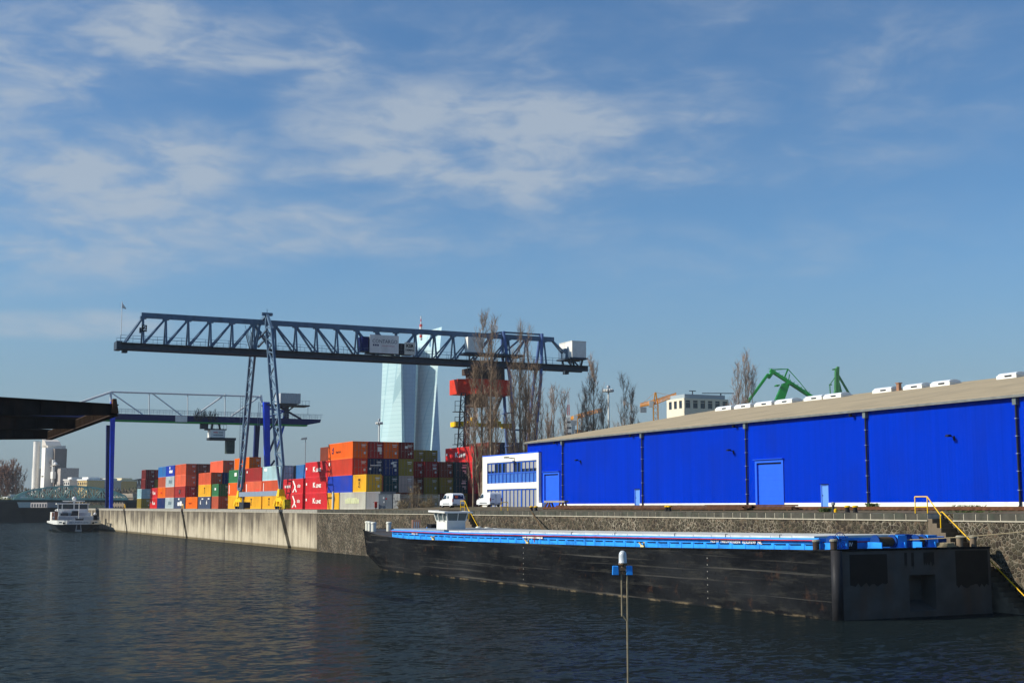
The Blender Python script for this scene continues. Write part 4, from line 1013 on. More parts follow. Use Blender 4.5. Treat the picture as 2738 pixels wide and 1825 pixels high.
# --- bay F
yF = 265.3
o = C(CX0, yF, 0, 'yellow', 'yellow container on the ground behind the farther crane bogie'); msc(o, .35)
o = C(CX0, yF, 1, 'orange', 'orange container with white strip behind the farther crane leg'); side_patch(o, CL40 - 1.1, CL40 - .7, .4, 2.2, letter_white)
o = C(CX0, yF, 2, 'green', 'green container third up behind the farther crane leg'); side_patch(o, CL40 - 6.6, CL40 - 4.8, 1.3, 2.0, letter_white)
for l in range(3): C(rowx(1), 271.0, l, 'brown', f'brown container {LEVEL[l]}, behind the green one')
o = C(rowx(1), 271.0, 3, 'brorange', 'vivid orange container on top behind the farther crane leg'); lettering('Hapag-Lloyd', .4, letter_navy, o, (-.02, 6.0, .6), sx=1.2)
# --- bay G
C(CX0, 286.2, 0, 'rust', 'rust red short container on the ground right of two slate ones', 20); o = C(CX0, 286.2, 1, 'green', 'green short container second up with small white mark', 20); side_patch(o, 2.3, 3.6, 1.3, 1.75, letter_white, 'emblem')
C(rowx(1), 286.2, 0, 'maroon', 'maroon short container behind the green short one, on the ground', 20); C(rowx(1), 286.2, 1, 'dkgreen', 'dark green short container behind the green short one', 20)
# --- bay H
yH = 293.4
for k in (0, 1):
    o = C(CX0, yH + k * 6.12, 0, 'slate', f'slate short container with white figure mark, {["right", "left"][k]} one of two', 20)
    lettering('6', 1.25, letter_white, o, (-.02, 3.6, 1.3), sx=1.7, bold=.02); side_patch(o, 1.0, 2.6, 2.0, 2.25, letter_white)
o = C(CX0, yH, 1, 'yellow', 'yellow container with upright black letters above two slate ones'); msc(o, .5)
C(CX0, yH, 2, 'rustor', 'plain orange red container third up above the yellow lettered one')
for l, c in enumerate(('brown', 'maroon', 'navy')): C(rowx(1), yH, l, c, f'{CNAME[c]} container {LEVEL[l]}, under the highest salmon one')
o = C(rowx(1), yH, 3, 'salmon', 'salmon container standing highest left of the farther crane leg'); end_patch(o, .9, 1.3, 1.7, 2.0, mk('pink_mark', (210, 90, 110), .6))
# --- bay I
o = C(CX0, 306.5, 0, 'brorange', 'vivid orange container alone on the ground with dark lettering'); lettering('Hapag-Lloyd', .5, mk('letter_rust', (150, 60, 20), .6), o, (-.02, 7.6, 1.2), sx=1.3, bold=.02)
# --- bay J
yJ = 319.6
o = C(CX0, yJ, 0, 'slate', 'slate container with bold white letters on the ground'); blocks(o, 5.8, 1.15, 5.0, 1.05, letter_white, 2, .12); blocks(o, 2.4, .9, 1.9, .4, letter_white, 3, .1); side_patch(o, 6.2, 7.4, 2.0, 2.4, letter_white, 'emblem')
o = C(CX0, yJ, 1, 'dkred', 'dark red container with pale star emblem second up')
e = MB()
for k in range(4): t = math.pi * k / 4; e.beam((-.02, 6.0 - 1.3 * math.cos(t), 1.3 - .6 * math.sin(t)), (-.02, 6.0 + 1.3 * math.cos(t), 1.3 + .6 * math.sin(t)), .16, .03)
e.build('emblem', letter_grey, o)
C(CX0, yJ, 2, 'salmon', 'plain salmon container third up below the orange corner one'); C(CX0, yJ, 3, 'rustor', 'plain orange red container fourth up at the corner over the salmon one')
for r in (1, 2):
    for l in range(4): C(rowx(r), yJ, l, ['maroon', 'brown', 'maroon', 'brown'][l], f'{["maroon", "brown", "maroon", "brown"][l]} container {LEVEL[l]}, {ord_row(r)}right of the orange corner one')
# --- bays K, L, M (30 ft boxes)
yK = 332.6
o = C(CX0, yK, 0, 'ltgrey', 'light grey container on the ground with faint square lettering', length=10.4); blocks(o, 5.4, 1.3, 4.6, .8, letter_grey, 4, .15)
C(CX0, yK, 1, 'rust', 'rust coloured container second up between two light grey ones', length=10.4)
o = C(CX0, yK, 2, 'ltgrey', 'light grey container third up under the deep blue one', length=10.4); blocks(o, 5.4, 1.3, 4.6, .8, letter_grey, 4, .15)
o = C(CX0, yK, 3, 'blue', 'deep blue container with white lettering topmost at the left', length=10.4); blocks(o, 5.0, 1.15, 4.6, .7, letter_white, 5, .08); side_patch(o, 6.0, 7.2, 1.8, 2.3, letter_white, 'emblem')
for l in range(4): C(rowx(1), yK, l, ['brown', 'brown', 'brown', 'navy'][l], f'{["brown", "brown", "brown", "navy"][l]} container {LEVEL[l]}, behind the deep blue stack', length=10.4)
yL = 343.3
C(CX0, yL, 0, 'navy', 'navy container on the ground below the vivid orange one', length=9.8)
o = C(CX0, yL, 1, 'brorange', 'vivid orange container second up with small red lettering', length=9.8); side_text(o, 'Hapag', .6, letter_red, .5, 1.3, 1.6)
C(CX0, yL, 2, 'rust', 'rust coloured container third up under the light blue one', length=9.8); C(CX0, yL, 3, 'ltblue', 'light blue container fourth up at the left of the blocks', length=9.8)
yM = 353.4
for l in (0, 1):
    o = C(CX0, yM, l, ['red', 'klred'][l], ['bright red container on the ground at the left end', 'paler red container second up at the left end'][l], length=9.6); kline(o)
yN = 376.0
for r in range(3):
    for l, c in enumerate([('olive', 'paleblue', 'maroon', 'maroon'), ('maroon', 'maroon', 'olive', 'dkred'), ('brown', 'brown', 'brown', 'brown')][r]):
        C(rowx(r) + (1.0 if l > 1 else 0), yN, l, c, f'{CNAME[c]} container {LEVEL[l]}, {["outer", "middle", "inner"][r]} column of the far left stack', length=6.4)
# --- right hand block behind the fence
RGY = {0: 209.0, 1: 208.6, 2: 208.3, 3: 208.0, 4: 207.7}
rg = {0: ('brown', 'olive', 'maroon'), 1: ('brown', 'brown', 'dkred'), 2: ('olive', 'olive', 'dkred'), 3: ('brown', 'olive', 'brown'), 4: ('olive', 'teal', 'teal')}
RG0 = 77.9
rn = ['first', 'second', 'third', 'fourth', 'fifth']
for r in range(5):
    for l, c in enumerate(rg[r]):
        o = C(RG0 + r * CP, RGY[r], l, c, f'{CNAME[c]} container door end, {LEVEL[l]}, {rn[r]} column behind the grey fence')
        if r == 4: end_patch(o, 1.3, 2.1, 1.55, 1.75); end_patch(o, 1.5, 2.1, 1.0, 1.2)
        if (r, l) == (2, 2): end_patch(o, 1.5, 2.1, 1.3, 1.6)
for r, c in ((0, 'olive'), (1, 'olive')):
    C(87.0 + r * CP, 224.7, 3, c, f'olive yellow container fourth up, set back, {["left", "right"][r]} of the olive pair')
    for l in range(3): C(87.0 + r * CP, 224.7, l, 'brown', f'brown container {LEVEL[l]}, set back, {["left", "right"][r]} of the olive pair', doors=False)
xk = 90.65
for l, c in enumerate(('maroon', 'klred', 'klred')): C(xk, 205.7, l, c, f'{CNAME[c]} container {LEVEL[l]}, under the high red white-lettered one')
o = C(xk, 205.7, 3, 'red', 'bright red container with white K lettering high above the two vans'); kline(o)
for l in range(4):
    o = C(94.3, 212.0, l, 'navy', f'navy container {LEVEL[l]}, in the narrow gap left of the office', doors=True); end_patch(o, .3, .9, 1.2, 1.5); end_patch(o, 1.1, 1.3, .6, 1.4)
for r in range(3):
    for l in range(5):
        c = ('maroon', 'dkblue', 'navy')[r] if l > 1 else 'brown'
        C(109.9 + r * CP, 242.0, l, c, f'{CNAME[c]} container {LEVEL[l]}, {["left", "middle", "right"][r]} column behind the bare poplars')

# ================================================================== yard details
galv_l = mk('kiosk_grey', (132, 138, 142), .5, var=.08, dirt=(100, 100, 92), dirt_amt=.3)
k0 = Vector((64.7, 179.7, 5.6)); kr = math.atan2(178.8 - 179.7, 66.35 - 64.7)
ki = thing('switch_kiosk', 'grey double-door switch cabinet with small stickers by the concrete wall', 'cabinet', k0, kr)
MB().box(0, 1.92, 0, 1.2, 0, 2.15).box(-.05, 1.97, -.05, 1.25, 2.15, 2.22).build('body', galv_l, ki)
MB().box(.03, .94, -.03, -.002, .08, 2.1).build('door', galv_l, ki); MB().box(.98, 1.89, -.03, -.002, .08, 2.1).build('door', galv_l, ki)
MB().box(.6, .8, -.04, -.031, 1.5, 1.78).box(.68, .86, -.04, -.031, .95, 1.2).build('sticker', letter_white, ki); MB().box(1.0, 1.16, -.04, -.031, 1.4, 1.62).build('warning_sticker', letter_red, ki)
gp = thing('graffiti_panel', 'white wall panel with dark scrawls right of the grey kiosk', 'wall panel', (66.5, 178.7, 5.6), kr)
MB().box(0, .95, 0, .2, 0, 2.2).build('panel', mk('graffiti_white', (214, 210, 196), .7, var=.1, scale=3, dirt=(60, 60, 64), dirt_amt=.9, dirt_scale=2.2, dirt_stretch=(1, 1, 1)), gp)
fe = thing('palisade_fence', 'grey palisade fence overgrown with bare shrubs before the stacked containers', 'fence', (67.4, 178.3, 5.62), math.atan2(-1.9, 4.9))
m = MB()
for k in range(34): m.box(k * .165, k * .165 + .085, -.02, .0, .05, 2.12 + random.Random(k).uniform(-.03, .03))
m.build('palings', mk('fence_grey', (158, 156, 144), .8, var=.25, scale=4), fe)
MB().box(0, 5.6, .002, .06, .35, .43).box(0, 5.6, .002, .06, 1.7, 1.78).build('rail', galv, fe)
for k in range(4): MB().box(k * 1.8, k * 1.8 + .1, .065, .165, 0, 2.1).build('post', galv, fe)
# motor scooter beside the kiosk
ms = thing('motor_scooter', 'small red and black motor scooter parked left of the grey kiosk', 'scooter', (64.0, 178.9, 5.6), R(-20))
MB().lathe((-.05, .0, .25), [(.12, 0), (.25, .02), (.25, .12), (.12, .14)], 14, 'x').build('wheel', rubber, ms); MB().lathe((-.05, 1.25, .25), [(.12, 0), (.25, .02), (.25, .12), (.12, .14)], 14, 'x').build('wheel', rubber, ms)
MB().hexa([(-.18, -.25, .4), (.2, -.25, .4), (.16, .55, .3), (-.14, .55, .3), (-.16, -.3, .78), (.18, -.3, .78), (.15, .45, .72), (-.12, .45, .72)]).box(-.14, .16, .45, 1.0, .24, .34).build('body', red_paint, ms, bevel=.03)
MB().box(-.15, .17, -.28, .45, .79, .88).build('seat', rubber, ms, bevel=.03); MB().hexa([(-.2, .95, .3), (.22, .95, .3), (.2, 1.15, .35), (-.18, 1.15, .35), (-.16, .85, .95), (.18, .85, .95), (.16, 1.0, .95), (-.14, 1.0, .95)]).build('front_shield', red_paint, ms)
MB().tube((0, 1.2, .3), (0, .85, 1.05), .04).tube((-.35, .8, 1.05), (.37, .8, 1.05), .025).build('handlebar', rubber, ms)
MB().hexa([(-.2, -.6, .8), (.22, -.6, .8), (.22, -.28, .8), (-.2, -.28, .8), (-.18, -.58, 1.1), (.2, -.58, 1.1), (.2, -.3, 1.1), (-.18, -.3, 1.1)]).build('top_box', red_paint, ms, bevel=.03)
# white post before the yellow container
q = at(890, 1362, x=62.0)
lp = thing('concrete_post', 'pale round post standing on the quay before the yellow container', 'post', (q.x, q.y, 5.6)); MB().tube((0, 0, 0), (0, 0, 2.55), .16, n=12).build('post', white_paint, lp); MB().lathe((0, 0, 2.55), [(.17, 0), (.17, .05), (.05, .1)], 12).build('cap', galv, lp)
# bollards black / yellow on the quay, buffer trestle, rails, hydrant
for i, (px, X, lab) in enumerate(((1421, 60.5, 'black bollard with yellow top left of the grey trestle, left one'), (1433, 60.5, 'black bollard with yellow top left of the grey trestle, right one'), (2266, 61.2, 'yellow topped bollard before the plinth, left of a close pair'), (2287, 61.2, 'yellow topped bollard before the plinth, right of a close pair'), (1783, 62.0, 'short yellow topped bollard among the rails, left one'), (1790, 62.0, 'short yellow topped bollard among the rails, right one'))):
    q = at(px, 1360, x=X); b = thing('mooring_bollard', lab, 'bollard', (X, q.y, gz(X, q.y)), 0, 'yellow topped bollards on the quay')
    MB().lathe((0, 0, 0), [(.2, 0), (.16, .08), (.13, .34)], 14).build('body', black_paint, b); MB().lathe((0, 0, .34), [(.15, 0), (.21, .03), (.21, .1), (.12, .14)], 14).build('top', yellow, b)
q = at(2228, 1366, x=61.5)
hy = thing('hydrant', 'small post with grey head and yellow base on the grassy quay', 'hydrant', (q.x, q.y, gz(q.x, q.y))); MB().lathe((0, 0, 0), [(.16, 0), (.15, .12), (.09, .16), (.09, .5)], 12).build('body', dark_steel, hy)
MB().lathe((0, 0, .5), [(.12, 0), (.15, .05), (.15, .16), (.06, .22)], 12).build('head', galv, hy); MB().lathe((.05, -.2, .0), [(.12, 0), (.12, .2), (.05, .26)], 12).build('yellow_cap', yellow, hy)
tr = thing('buffer_trestle', 'grey beam on dark slanted legs at the end of the rusty rails', 'buffer stop', (68.0, 130.0, gz(68, 131)), 0)
MB().box(-.25, .25, -.6, 4.3, .62, .82).build('beam', mk('weathered_beam', (150, 144, 130), .8, var=.15), tr)
for (yy, d) in ((3.6, .7), (3.2, -.4), (.6, .3), (-.1, -.2)):
    MB().beam((-.2, yy + d, 0), (-.15, yy, .62), .14).beam((.2, yy + d, 0), (.15, yy, .62), .14).build('leg', rust, tr)
rl = thing('rail_track', 'rusty railway track running along the front of the blue warehouse', 'railway track', (0, 0, 0))
for xx in (66.0, 67.44):
    m = MB()
    y = 20.0
    while y < 131:
        y1 = min(y + 10, 131); m.box(xx - .035, xx + .035, y, y1, gz(xx, 90) + .1, gz(xx, 90) + .2); m.box(xx - .07, xx + .07, y, y1, gz(xx, 90) + .02, gz(xx, 90) + .1); y = y1
    m.build('rail', rust, rl)
m = MB()
for k in range(160): m.box(65.4, 68.05, 20 + k * .69, 20.22 + k * .69, gz(66, 90) - .1, gz(66, 90) + .03)
m.build('sleepers', mk('sleeper_wood', (70, 58, 46), .9, var=.3), rl)['kind'] = 'stuff'
for i, (px0, px1, X, zt, n, lab) in enumerate(((1482, 2000, 64.3, .42, 7, 'long low stack of rusty rails lying left on the quay'), (1880, 2130, 65.0, .30, 5, 'shorter stack of rusty rails below the large blue gate'))):
    ya, yb = at(px0, 1360, x=X).y, at(px1, 1360, x=X).y
    m = MB(); rnd = random.Random(9 + i)
    for l in range(3):
        for k in range(n - l):
            x = X + (k + l * .5) * .16; z = gz(X, 110) + .08 + l * .13
            m.box(x, x + .07, yb + rnd.uniform(0, 1.2), ya - rnd.uniform(0, 1.2), z, z + .12); m.box(x - .025, x + .095, yb + rnd.uniform(.0, 1), ya - 1, z - .005, z + .03)
    for k in range(int((ya - yb) / 2.2)): m.box(X - .1, X + 1.3, yb + 1 + k * 2.2, yb + 1.15 + k * 2.2, gz(X, 110) - .02, gz(X, 110) + .075)
    tag(m.build('rail_stack', mk('rail_brown', (84, 58, 42), .85, var=.3, scale=2)), lab, 'rails', 'stacks of rusty rails')
def weed(x, y, h, r, n, seed, col_=(78, 104, 44)):
    rnd = random.Random(seed); m = MB(); z = gz(x, y)
    for k in range(n):
        a = rnd.uniform(0, 6.28); rr = r * rnd.random() ** .5; b = Vector((x + rr * math.cos(a), y + rr * math.sin(a) * 1.6, z)); t = b + Vector((rnd.uniform(-.2, .2), rnd.uniform(-.2, .2), h * rnd.uniform(.4, 1)))
        s = Vector((rnd.uniform(-1, 1), rnd.uniform(-1, 1), 0)).normalized() * .05
        m.poly([b - s, b + s, t]); mid = b.lerp(t, .6); m.poly([mid, mid + s * 2.5 + Vector((0, 0, .3 * h)), mid + Vector((0, 0, .5 * h))])
    return m
leafy = mk('weed_green', (72, 88, 46), .8, var=.3, scale=5)
for px, X, h, r, n, lab in ((2212, 62.5, .3, .45, 110, 'low green weed clump beside the small hydrant'), (2334, 75.5, .3, .4, 90, 'green weed clump at the foot of the third visible downpipe'), (2590, 74, .14, .9, 60, 'low grass tuft before the plinth right of the tall yellow handrail'), (2600, 63, .1, 1.2, 110, 'flat weed patch on the quay above the sloping handrail')):
    q = at(px, 1360, x=X); tag(weed(X, q.y, h, r, n, px).build('weed_clump', leafy), lab, 'weeds', 'weed clumps on the quay')

# ================================================================== MAIN GANTRY CRANE (number 2)
GYc = 223.8
mc = thing('gantry_crane', 'tall grey blue lattice gantry crane number 2 spanning quay and containers', 'gantry crane', (59.4, GYc, 5.6))
LX = lambda x: x - 59.4
ZB0, ZB1, ZTOP = 31.35 - 5.6, 32.4 - 5.6, 37.2 - 5.6
HW = 1.15
xl, xr = LX(35.5), LX(121.6)
m = MB()
for s in (-1, 1): m.box(xl, xr, s * HW - .28, s * HW + .28, ZB0, ZB1)
for k in range(24):
    x = xl + .5 + k * 3.68
    if x < xr: m.box(x, x + .3, -HW, HW, ZB0 + .2, ZB1 - .2)
m.box(xl - .5, xl + .4, -HW - .3, HW + .3, ZB0 - .1, ZB1 + .2); m.box(xl + .6, xl + 1.4, -.5, .5, ZB0 - .5, ZB0); m.box(LX(117.2), LX(118), -.5, .5, ZB0 - .6, ZB0)
m.build('lower_girder', crane_dark, mc)
nodes = [LX(39.3) + 3.68 * k for k in range(21)]
topx0, topx1 = LX(39.3), LX(114.8)
MB().box(topx0 - .3, topx1 + .2, -.32, .32, ZTOP - .45, ZTOP + .4).build('upper_chord', crane_grey, mc)
vt = MB(); dg = MB()
for x in nodes:
    for s in (-1, 1): vt.beam((x, s * .15, ZTOP - .3), (x, s * HW, ZB1 - .1), .26)
    vt.box(x - .5, x + .5, -.36, .36, ZTOP - .62, ZTOP - .2)
def diag(xb, xt):
    for s in (-1, 1): dg.beam((xb, s * HW, ZB1), (xt, s * .12, ZTOP - .3), .27)
diag(xl + .9, nodes[0])
for k in range(5): diag(nodes[k] + .1, nodes[k + 1])
diag(nodes[5] + .2, LX(59.4) - .6)
for k in range(5, 12): diag(nodes[k + 1] - .1, nodes[k])
for k in range(12, 18): diag(nodes[k] + .1, nodes[k + 1])
diag(nodes[18] + .1, nodes[19] - .2); diag(LX(119.6), topx1)
vt.build('truss_vertical', crane_grey, mc)['kind'] = 'stuff'; dg.build('truss_diagonal', crane_grey, mc)['kind'] = 'stuff'
rl_ = MB()
for (a, b) in ((xl, LX(57)), (LX(61.5), xr)):
    for s in (-1, 1):
        y = s * (HW + .75)
        rl_.beam((a, y, ZB1 + 1.1), (b, y, ZB1 + 1.1), .05); rl_.beam((a, y, ZB1 + .6), (b, y, ZB1 + .6), .035)
        n = int((b - a) / 1.9)
        for k in range(n + 1): rl_.beam((a + (b - a) * k / n, y, ZB1 - .1), (a + (b - a) * k / n, y, ZB1 + 1.1), .05)
rl_.build('railing', crane_grey, mc)
wk = MB()
for s in (-1, 1): wk.box(xl, xr, s * HW + (.28 if s > 0 else -1.0), s * HW + (1.0 if s > 0 else -.28), ZB1 - .14, ZB1 - .08)
wk.build('walkway', crane_dark, mc)
def ladder_frame(m, a0, a1, b0, b1, n, w, wb, cross=True):
    """lattice between chord a (a0->a1) and chord b (b0->b1)"""
    a0, a1, b0, b1 = map(Vector, (a0, a1, b0, b1)); m.beam(a0, a1, w); m.beam(b0, b1, w)
    for k in range(n + 1):
        t = k / n; m.beam(a0.lerp(a1, t), b0.lerp(b1, t), wb)
        if k < n and cross:
            t2 = (k + 1) / n
            if k % 2: m.beam(a0.lerp(a1, t), b0.lerp(b1, t2), wb)
            else: m.beam(b0.lerp(b1, t), a0.lerp(a1, t2), wb)
# waterside legs: feet wide apart along the quay, heads drawn together at the truss
ybase = (237.0 - GYc, 210.8 - GYc)
near = MB(); yn = ybase[1]; zl = 8.7 - 5.6
for xs in (0,):
    ladder_frame(near, (xs, yn + 2.5, zl + 3.8), (xs * .8, -1.9, ZTOP - 1), (xs, yn - 1.1, zl + 3.8), (xs * .8, -5.5, ZB0 + 4.0), 11, .38, .17)
    near.beam((xs, yn + 2.5, zl + 3.8), (xs, yn + .4, zl), .38); near.beam((xs, yn - 1.1, zl + 3.8), (xs, yn - .2, zl), .38)
    near.beam((xs * .8, -5.5, ZB0 + 4.0), (xs * .2, -2.2, ZTOP + 1.2), .42); near.beam((xs * .8, -1.9, ZTOP - 1), (xs * .2, -2.1, ZTOP + 1.2), .42)
near.build('leg', crane_grey, mc)
far = MB(); yf_ = ybase[0]
for xs in (0,):
    ladder_frame(far, (xs, yf_ + 1.2, zl + .6), (xs * .8, 7.5, ZTOP - .8), (xs, yf_ - 1.2, zl + .6), (xs * .8, 4.0, ZTOP - .8), 13, .40, .17)
    far.beam((xs, yf_ + 1.2, zl + .6), (xs, yf_ + .2, zl), .4); far.beam((xs, yf_ - 1.2, zl + .6), (xs, yf_ - .2, zl), .4)
far.build('leg', crane_grey, mc)
hd = MB()
hd.beam((0, 6.5, ZTOP - .5), (0, -2.4, ZTOP + 1.0), .55); hd.beam((-.9, -2.2, ZTOP + 1.1), (.9, -2.2, ZTOP + 1.1), .5)
hd.beam((0, 5.7, ZTOP - .6), (0, 0, ZTOP + .2), .4); hd.beam((-.6, -4.6, ZB1 + 3), (-.6, 5.4, ZB1 + 1.2), .3); hd.beam((.6, -4.6, ZB1 + 3), (.6, 5.4, ZB1 + 1.2), .3)
hd.beam((-1.6, 0, ZTOP + .1), (-4.6, 0, ZTOP - .2), .34); hd.box(-.3, .9, -2.6, -1.8, ZTOP + .9, ZTOP + 1.25)
hd.tube((0, -2.2, ZTOP + 1.2), (0, -2.2, ZTOP + 2.0), .05)
hd.build('portal_head', crane_grey, mc)
st = MB()
for k in range(16): st.box(-1.9, -1.2, 1.2 + k * .24, 1.44 + k * .24, ZB1 + k * .24, ZB1 + k * .24 + .05)
st.beam((-1.9, 1.2, ZB1 + 1), (-1.9, 5.0, ZB1 + 4.8), .06); st.beam((-1.2, 1.2, ZB1 + 1), (-1.2, 5.0, ZB1 + 4.8), .06); st.beam((-1.9, 1.2, ZB1), (-1.9, 5.0, ZB1 + 3.8), .12)
st.build('stairway', crane_dark, mc)
sill = MB().box(-.35, .35, ybase[1] + .6, ybase[0] - .6, 2.15, 2.95); sill.build('sill_beam', mk('sill_grey', (128, 142, 158), .5, var=.08), mc)
def bogie(x, y, side):
    b = MB()
    b.hexa([(x - .55, y - .8, 2.0), (x + .55, y - .8, 2.0), (x + .55, y + .8, 2.0), (x - .55, y + .8, 2.0), (x - .4, y - .45, 3.2), (x + .4, y - .45, 3.2), (x + .4, y + .45, 3.2), (x - .4, y + .45, 3.2)])
    b.hexa([(x - .4, y - 2.6, 1.2), (x + .4, y - 2.6, 1.2), (x + .4, y + 2.6, 1.2), (x - .4, y + 2.6, 1.2), (x - .4, y - .8, 2.1), (x + .4, y - .8, 2.1), (x + .4, y + .8, 2.1), (x - .4, y + .8, 2.1)])
    for s in (-1, 1):
        yy = y + s * 1.7
        b.hexa([(x - .45, yy - 1.5, .5), (x + .45, yy - 1.5, .5), (x + .45, yy + 1.5, .5), (x - .45, yy + 1.5, .5), (x - .4, yy - .6, 1.35), (x + .4, yy - .6, 1.35), (x + .4, yy + .6, 1.35), (x - .4, yy + .6, 1.35)])
        b.lathe((x - .62, yy, .95), [(.35, 0), (.42, .06), (.42, .14), (.3, .17)], 14, 'x')
    bo = b.build('bogie', yellow, mc)
    for s in (-2.5, -.9, .9, 2.5): MB().lathe((x - .18, y + s, .36), [(.30, 0), (.34, .04), (.34, .3), (.30, .36)], 16, 'x').build('wheel', dark_steel, bo)
    return bo
bogie(0, ybase[1], 1); bogie(0, ybase[0], 1)
MB().box(-1.0, .2, ybase[0] - 6.5, ybase[0] - 3.4, .1, 1.2).build('cable_box', dark_steel, mc); MB().tube((-.2, ybase[0] - 3.0, .02), (-.2, ybase[0] - 3.0, 2.2), .14).build('cable_duct', crane_grey, mc)
MB().box(-.5, .5, ybase[1] - 4.1, ybase[1] - 2.9, .1, 1.55).build('buffer', mk('hazard_stripe', (170, 150, 30), .6, var=.7, scale=3, stretch=(1, 1, 1)), mc)
# landside V-shaped pendulum legs (blue tubes)
gx0, gx1, xb = LX(at(1344, 895, y=GYc).x), LX(at(1447, 897, y=GYc).x), LX(107.9)
blue_tube = mk('tube_blue', (84, 110, 158), .45, var=.12, dirt=(70, 76, 96), dirt_amt=.4)
for gx, s in ((gx0, -1), (gx1, 1)):
    lg = MB()
    for dy in (1.4, -1.4):
        lg.tube((xb + s * 1.0, dy * 1.5, .8), (gx - s * .8, dy, ZB0 - 2), .30, n=10); lg.tube((gx - s * .8, dy, ZB0 - 2), (gx, dy * .25, ZTOP + .9), .30, n=10)
    for t in (.12, .45, .7): lg.beam((xb + s * 1 + (gx - xb - s * 1) * t, -1.8, .8 + (ZB0 - 2) * t), (xb + s * 1 + (gx - xb - s * 1) * t, 1.8, .8 + (ZB0 - 2) * t), .2)
    lg.build('leg', blue_tube, mc)
    ft = MB().box(xb + s * 1 - .5, xb + s * 1 + .5, -3.2, 3.2, .35, 1.1).build('bogie', yellow, mc)
for p_, q_ in (((gx0, 0, ZTOP + .8), (gx1, 0, ZTOP + .8)), ((gx0 - 3.5, 0, ZTOP + .2), (gx0, 0, ZTOP + .8)), ((xb - 2.1, 0, 14.5), (xb + 2.3, 0, 14.3)), ((gx0, 0, ZB1 + 1.5), (gx0 + 3.2, 0, ZTOP - .6))): MB().beam(p_, q_, .3).build('leg_tie', crane_grey, mc)
MB().beam((LX(103.8), -1, 20.5), (LX(101.3), -1, 14.6), .4).build('brace_tube', crane_dark, mc)
# boards
def board(px0, px1, py0, py1, name, yoff=-2.1, mat=None):
    a, b = at(px0, py1, y=GYc + yoff), at(px1, py0, y=GYc + yoff)
    return MB().box(LX(a.x), LX(b.x), yoff - .06, yoff, a.z - 5.6, b.z - 5.6).build(name, mat or letter_white, mc), ((LX(a.x) + LX(b.x)) / 2, (a.z + b.z) / 2 - 5.6, LX(b.x) - LX(a.x), b.z - a.z)
b1, (cx, cz, ww, hh) = board(988, 1066, 898, 942, 'sign_board', mat=white_paint)
lettering('CONTARGO', hh * .29, mk('sign_grey', (84, 90, 96), .6, var=0), b1, (cx + .02 * ww, -2.17, cz + .14 * hh), face='-y', sx=.88, bold=.0)
q = MB()
for k in range(3): q.box(cx - ww * .39 + k * .4, cx - ww * .39 + k * .4 + .27, -2.175, -2.161, cz - hh * .12, cz - hh * .02)
q.build('logo_square', letter_navy, b1); lettering('trimodal network', hh * .10, mk('sign_pink', (200, 150, 150), .6, var=0), b1, (cx + ww * .14, -2.17, cz - hh * .09), face='-y')
MB().box(cx - ww / 2 - 1.3, cx - ww / 2 - .15, -1.9, .6, cz - hh * .42, cz + hh * .38).build('switch_box', crane_navy, mc); MB().box(cx - ww / 2 + .1, cx + ww / 2 - .1, -1.9, .9, cz - hh * .5, cz + hh * .4).build('engine_house', dark_steel, mc)
b2, (cx, cz, ww, hh) = board(1081, 1110, 916, 947, 'sign_board', mat=mk('sign_cream', (214, 212, 196), .6, var=.05))
lettering('KSR', hh * .36, letter_black, b2, (cx, -2.17, cz + .2 * hh), face='-y', sx=1.05, bold=.04); lettering('DEMAG', hh * .22, letter_black, b2, (cx, -2.17, cz - .14 * hh), face='-y', bold=.03)
MB().box(cx - ww / 2 - .8, cx - ww / 2 - .1, -1.9, .8, cz - hh * .4, cz + hh * .4).build('switch_box', dark_steel, mc); MB().box(cx - ww / 2, cx + ww / 2, -1.9, .6, cz - hh * .45, cz + hh * .4).build('engine_house', crane_dark, mc)
b3, (cx, cz, ww, hh) = board(379, 393, 869, 886, 'number_board', yoff=-1.0, mat=black_paint)
lettering('2', hh * .92, letter_white, b3, (cx + .05, -1.075, cz), face='-y', bold=.04)
MB().box(cx - ww * .9, cx - ww * .55, -.9, -.5, cz - hh * .7, cz + hh * .1).build('switch_box', crane_dark, mc)
# flag at the water end
fp = thing('flag', 'small white flag on a thin pole at the water end of the gantry', 'flag', (35.7, GYc - 1.0, 32.4))
zt_ = at(321, 806, y=GYc - 1).z - 32.4
MB().tube((0, 0, 0), (0, 0, zt_), .05).build('pole', white_paint, fp)
fm = MB(); n = 8
for k in range(n):
    a, b = k / n, (k + 1) / n; yy = lambda t: .14 * math.sin(5 * t)
    fm.poly([(a * .65, yy(a), zt_ - .05 - a * 1.0), (b * .65, yy(b), zt_ - .05 - b * 1.0), (b * .65, yy(b), zt_ - 1.0 - b * .25), (a * .65, yy(a), zt_ - 1.0 - a * .25)])
fm.build('cloth', letter_white, fp)
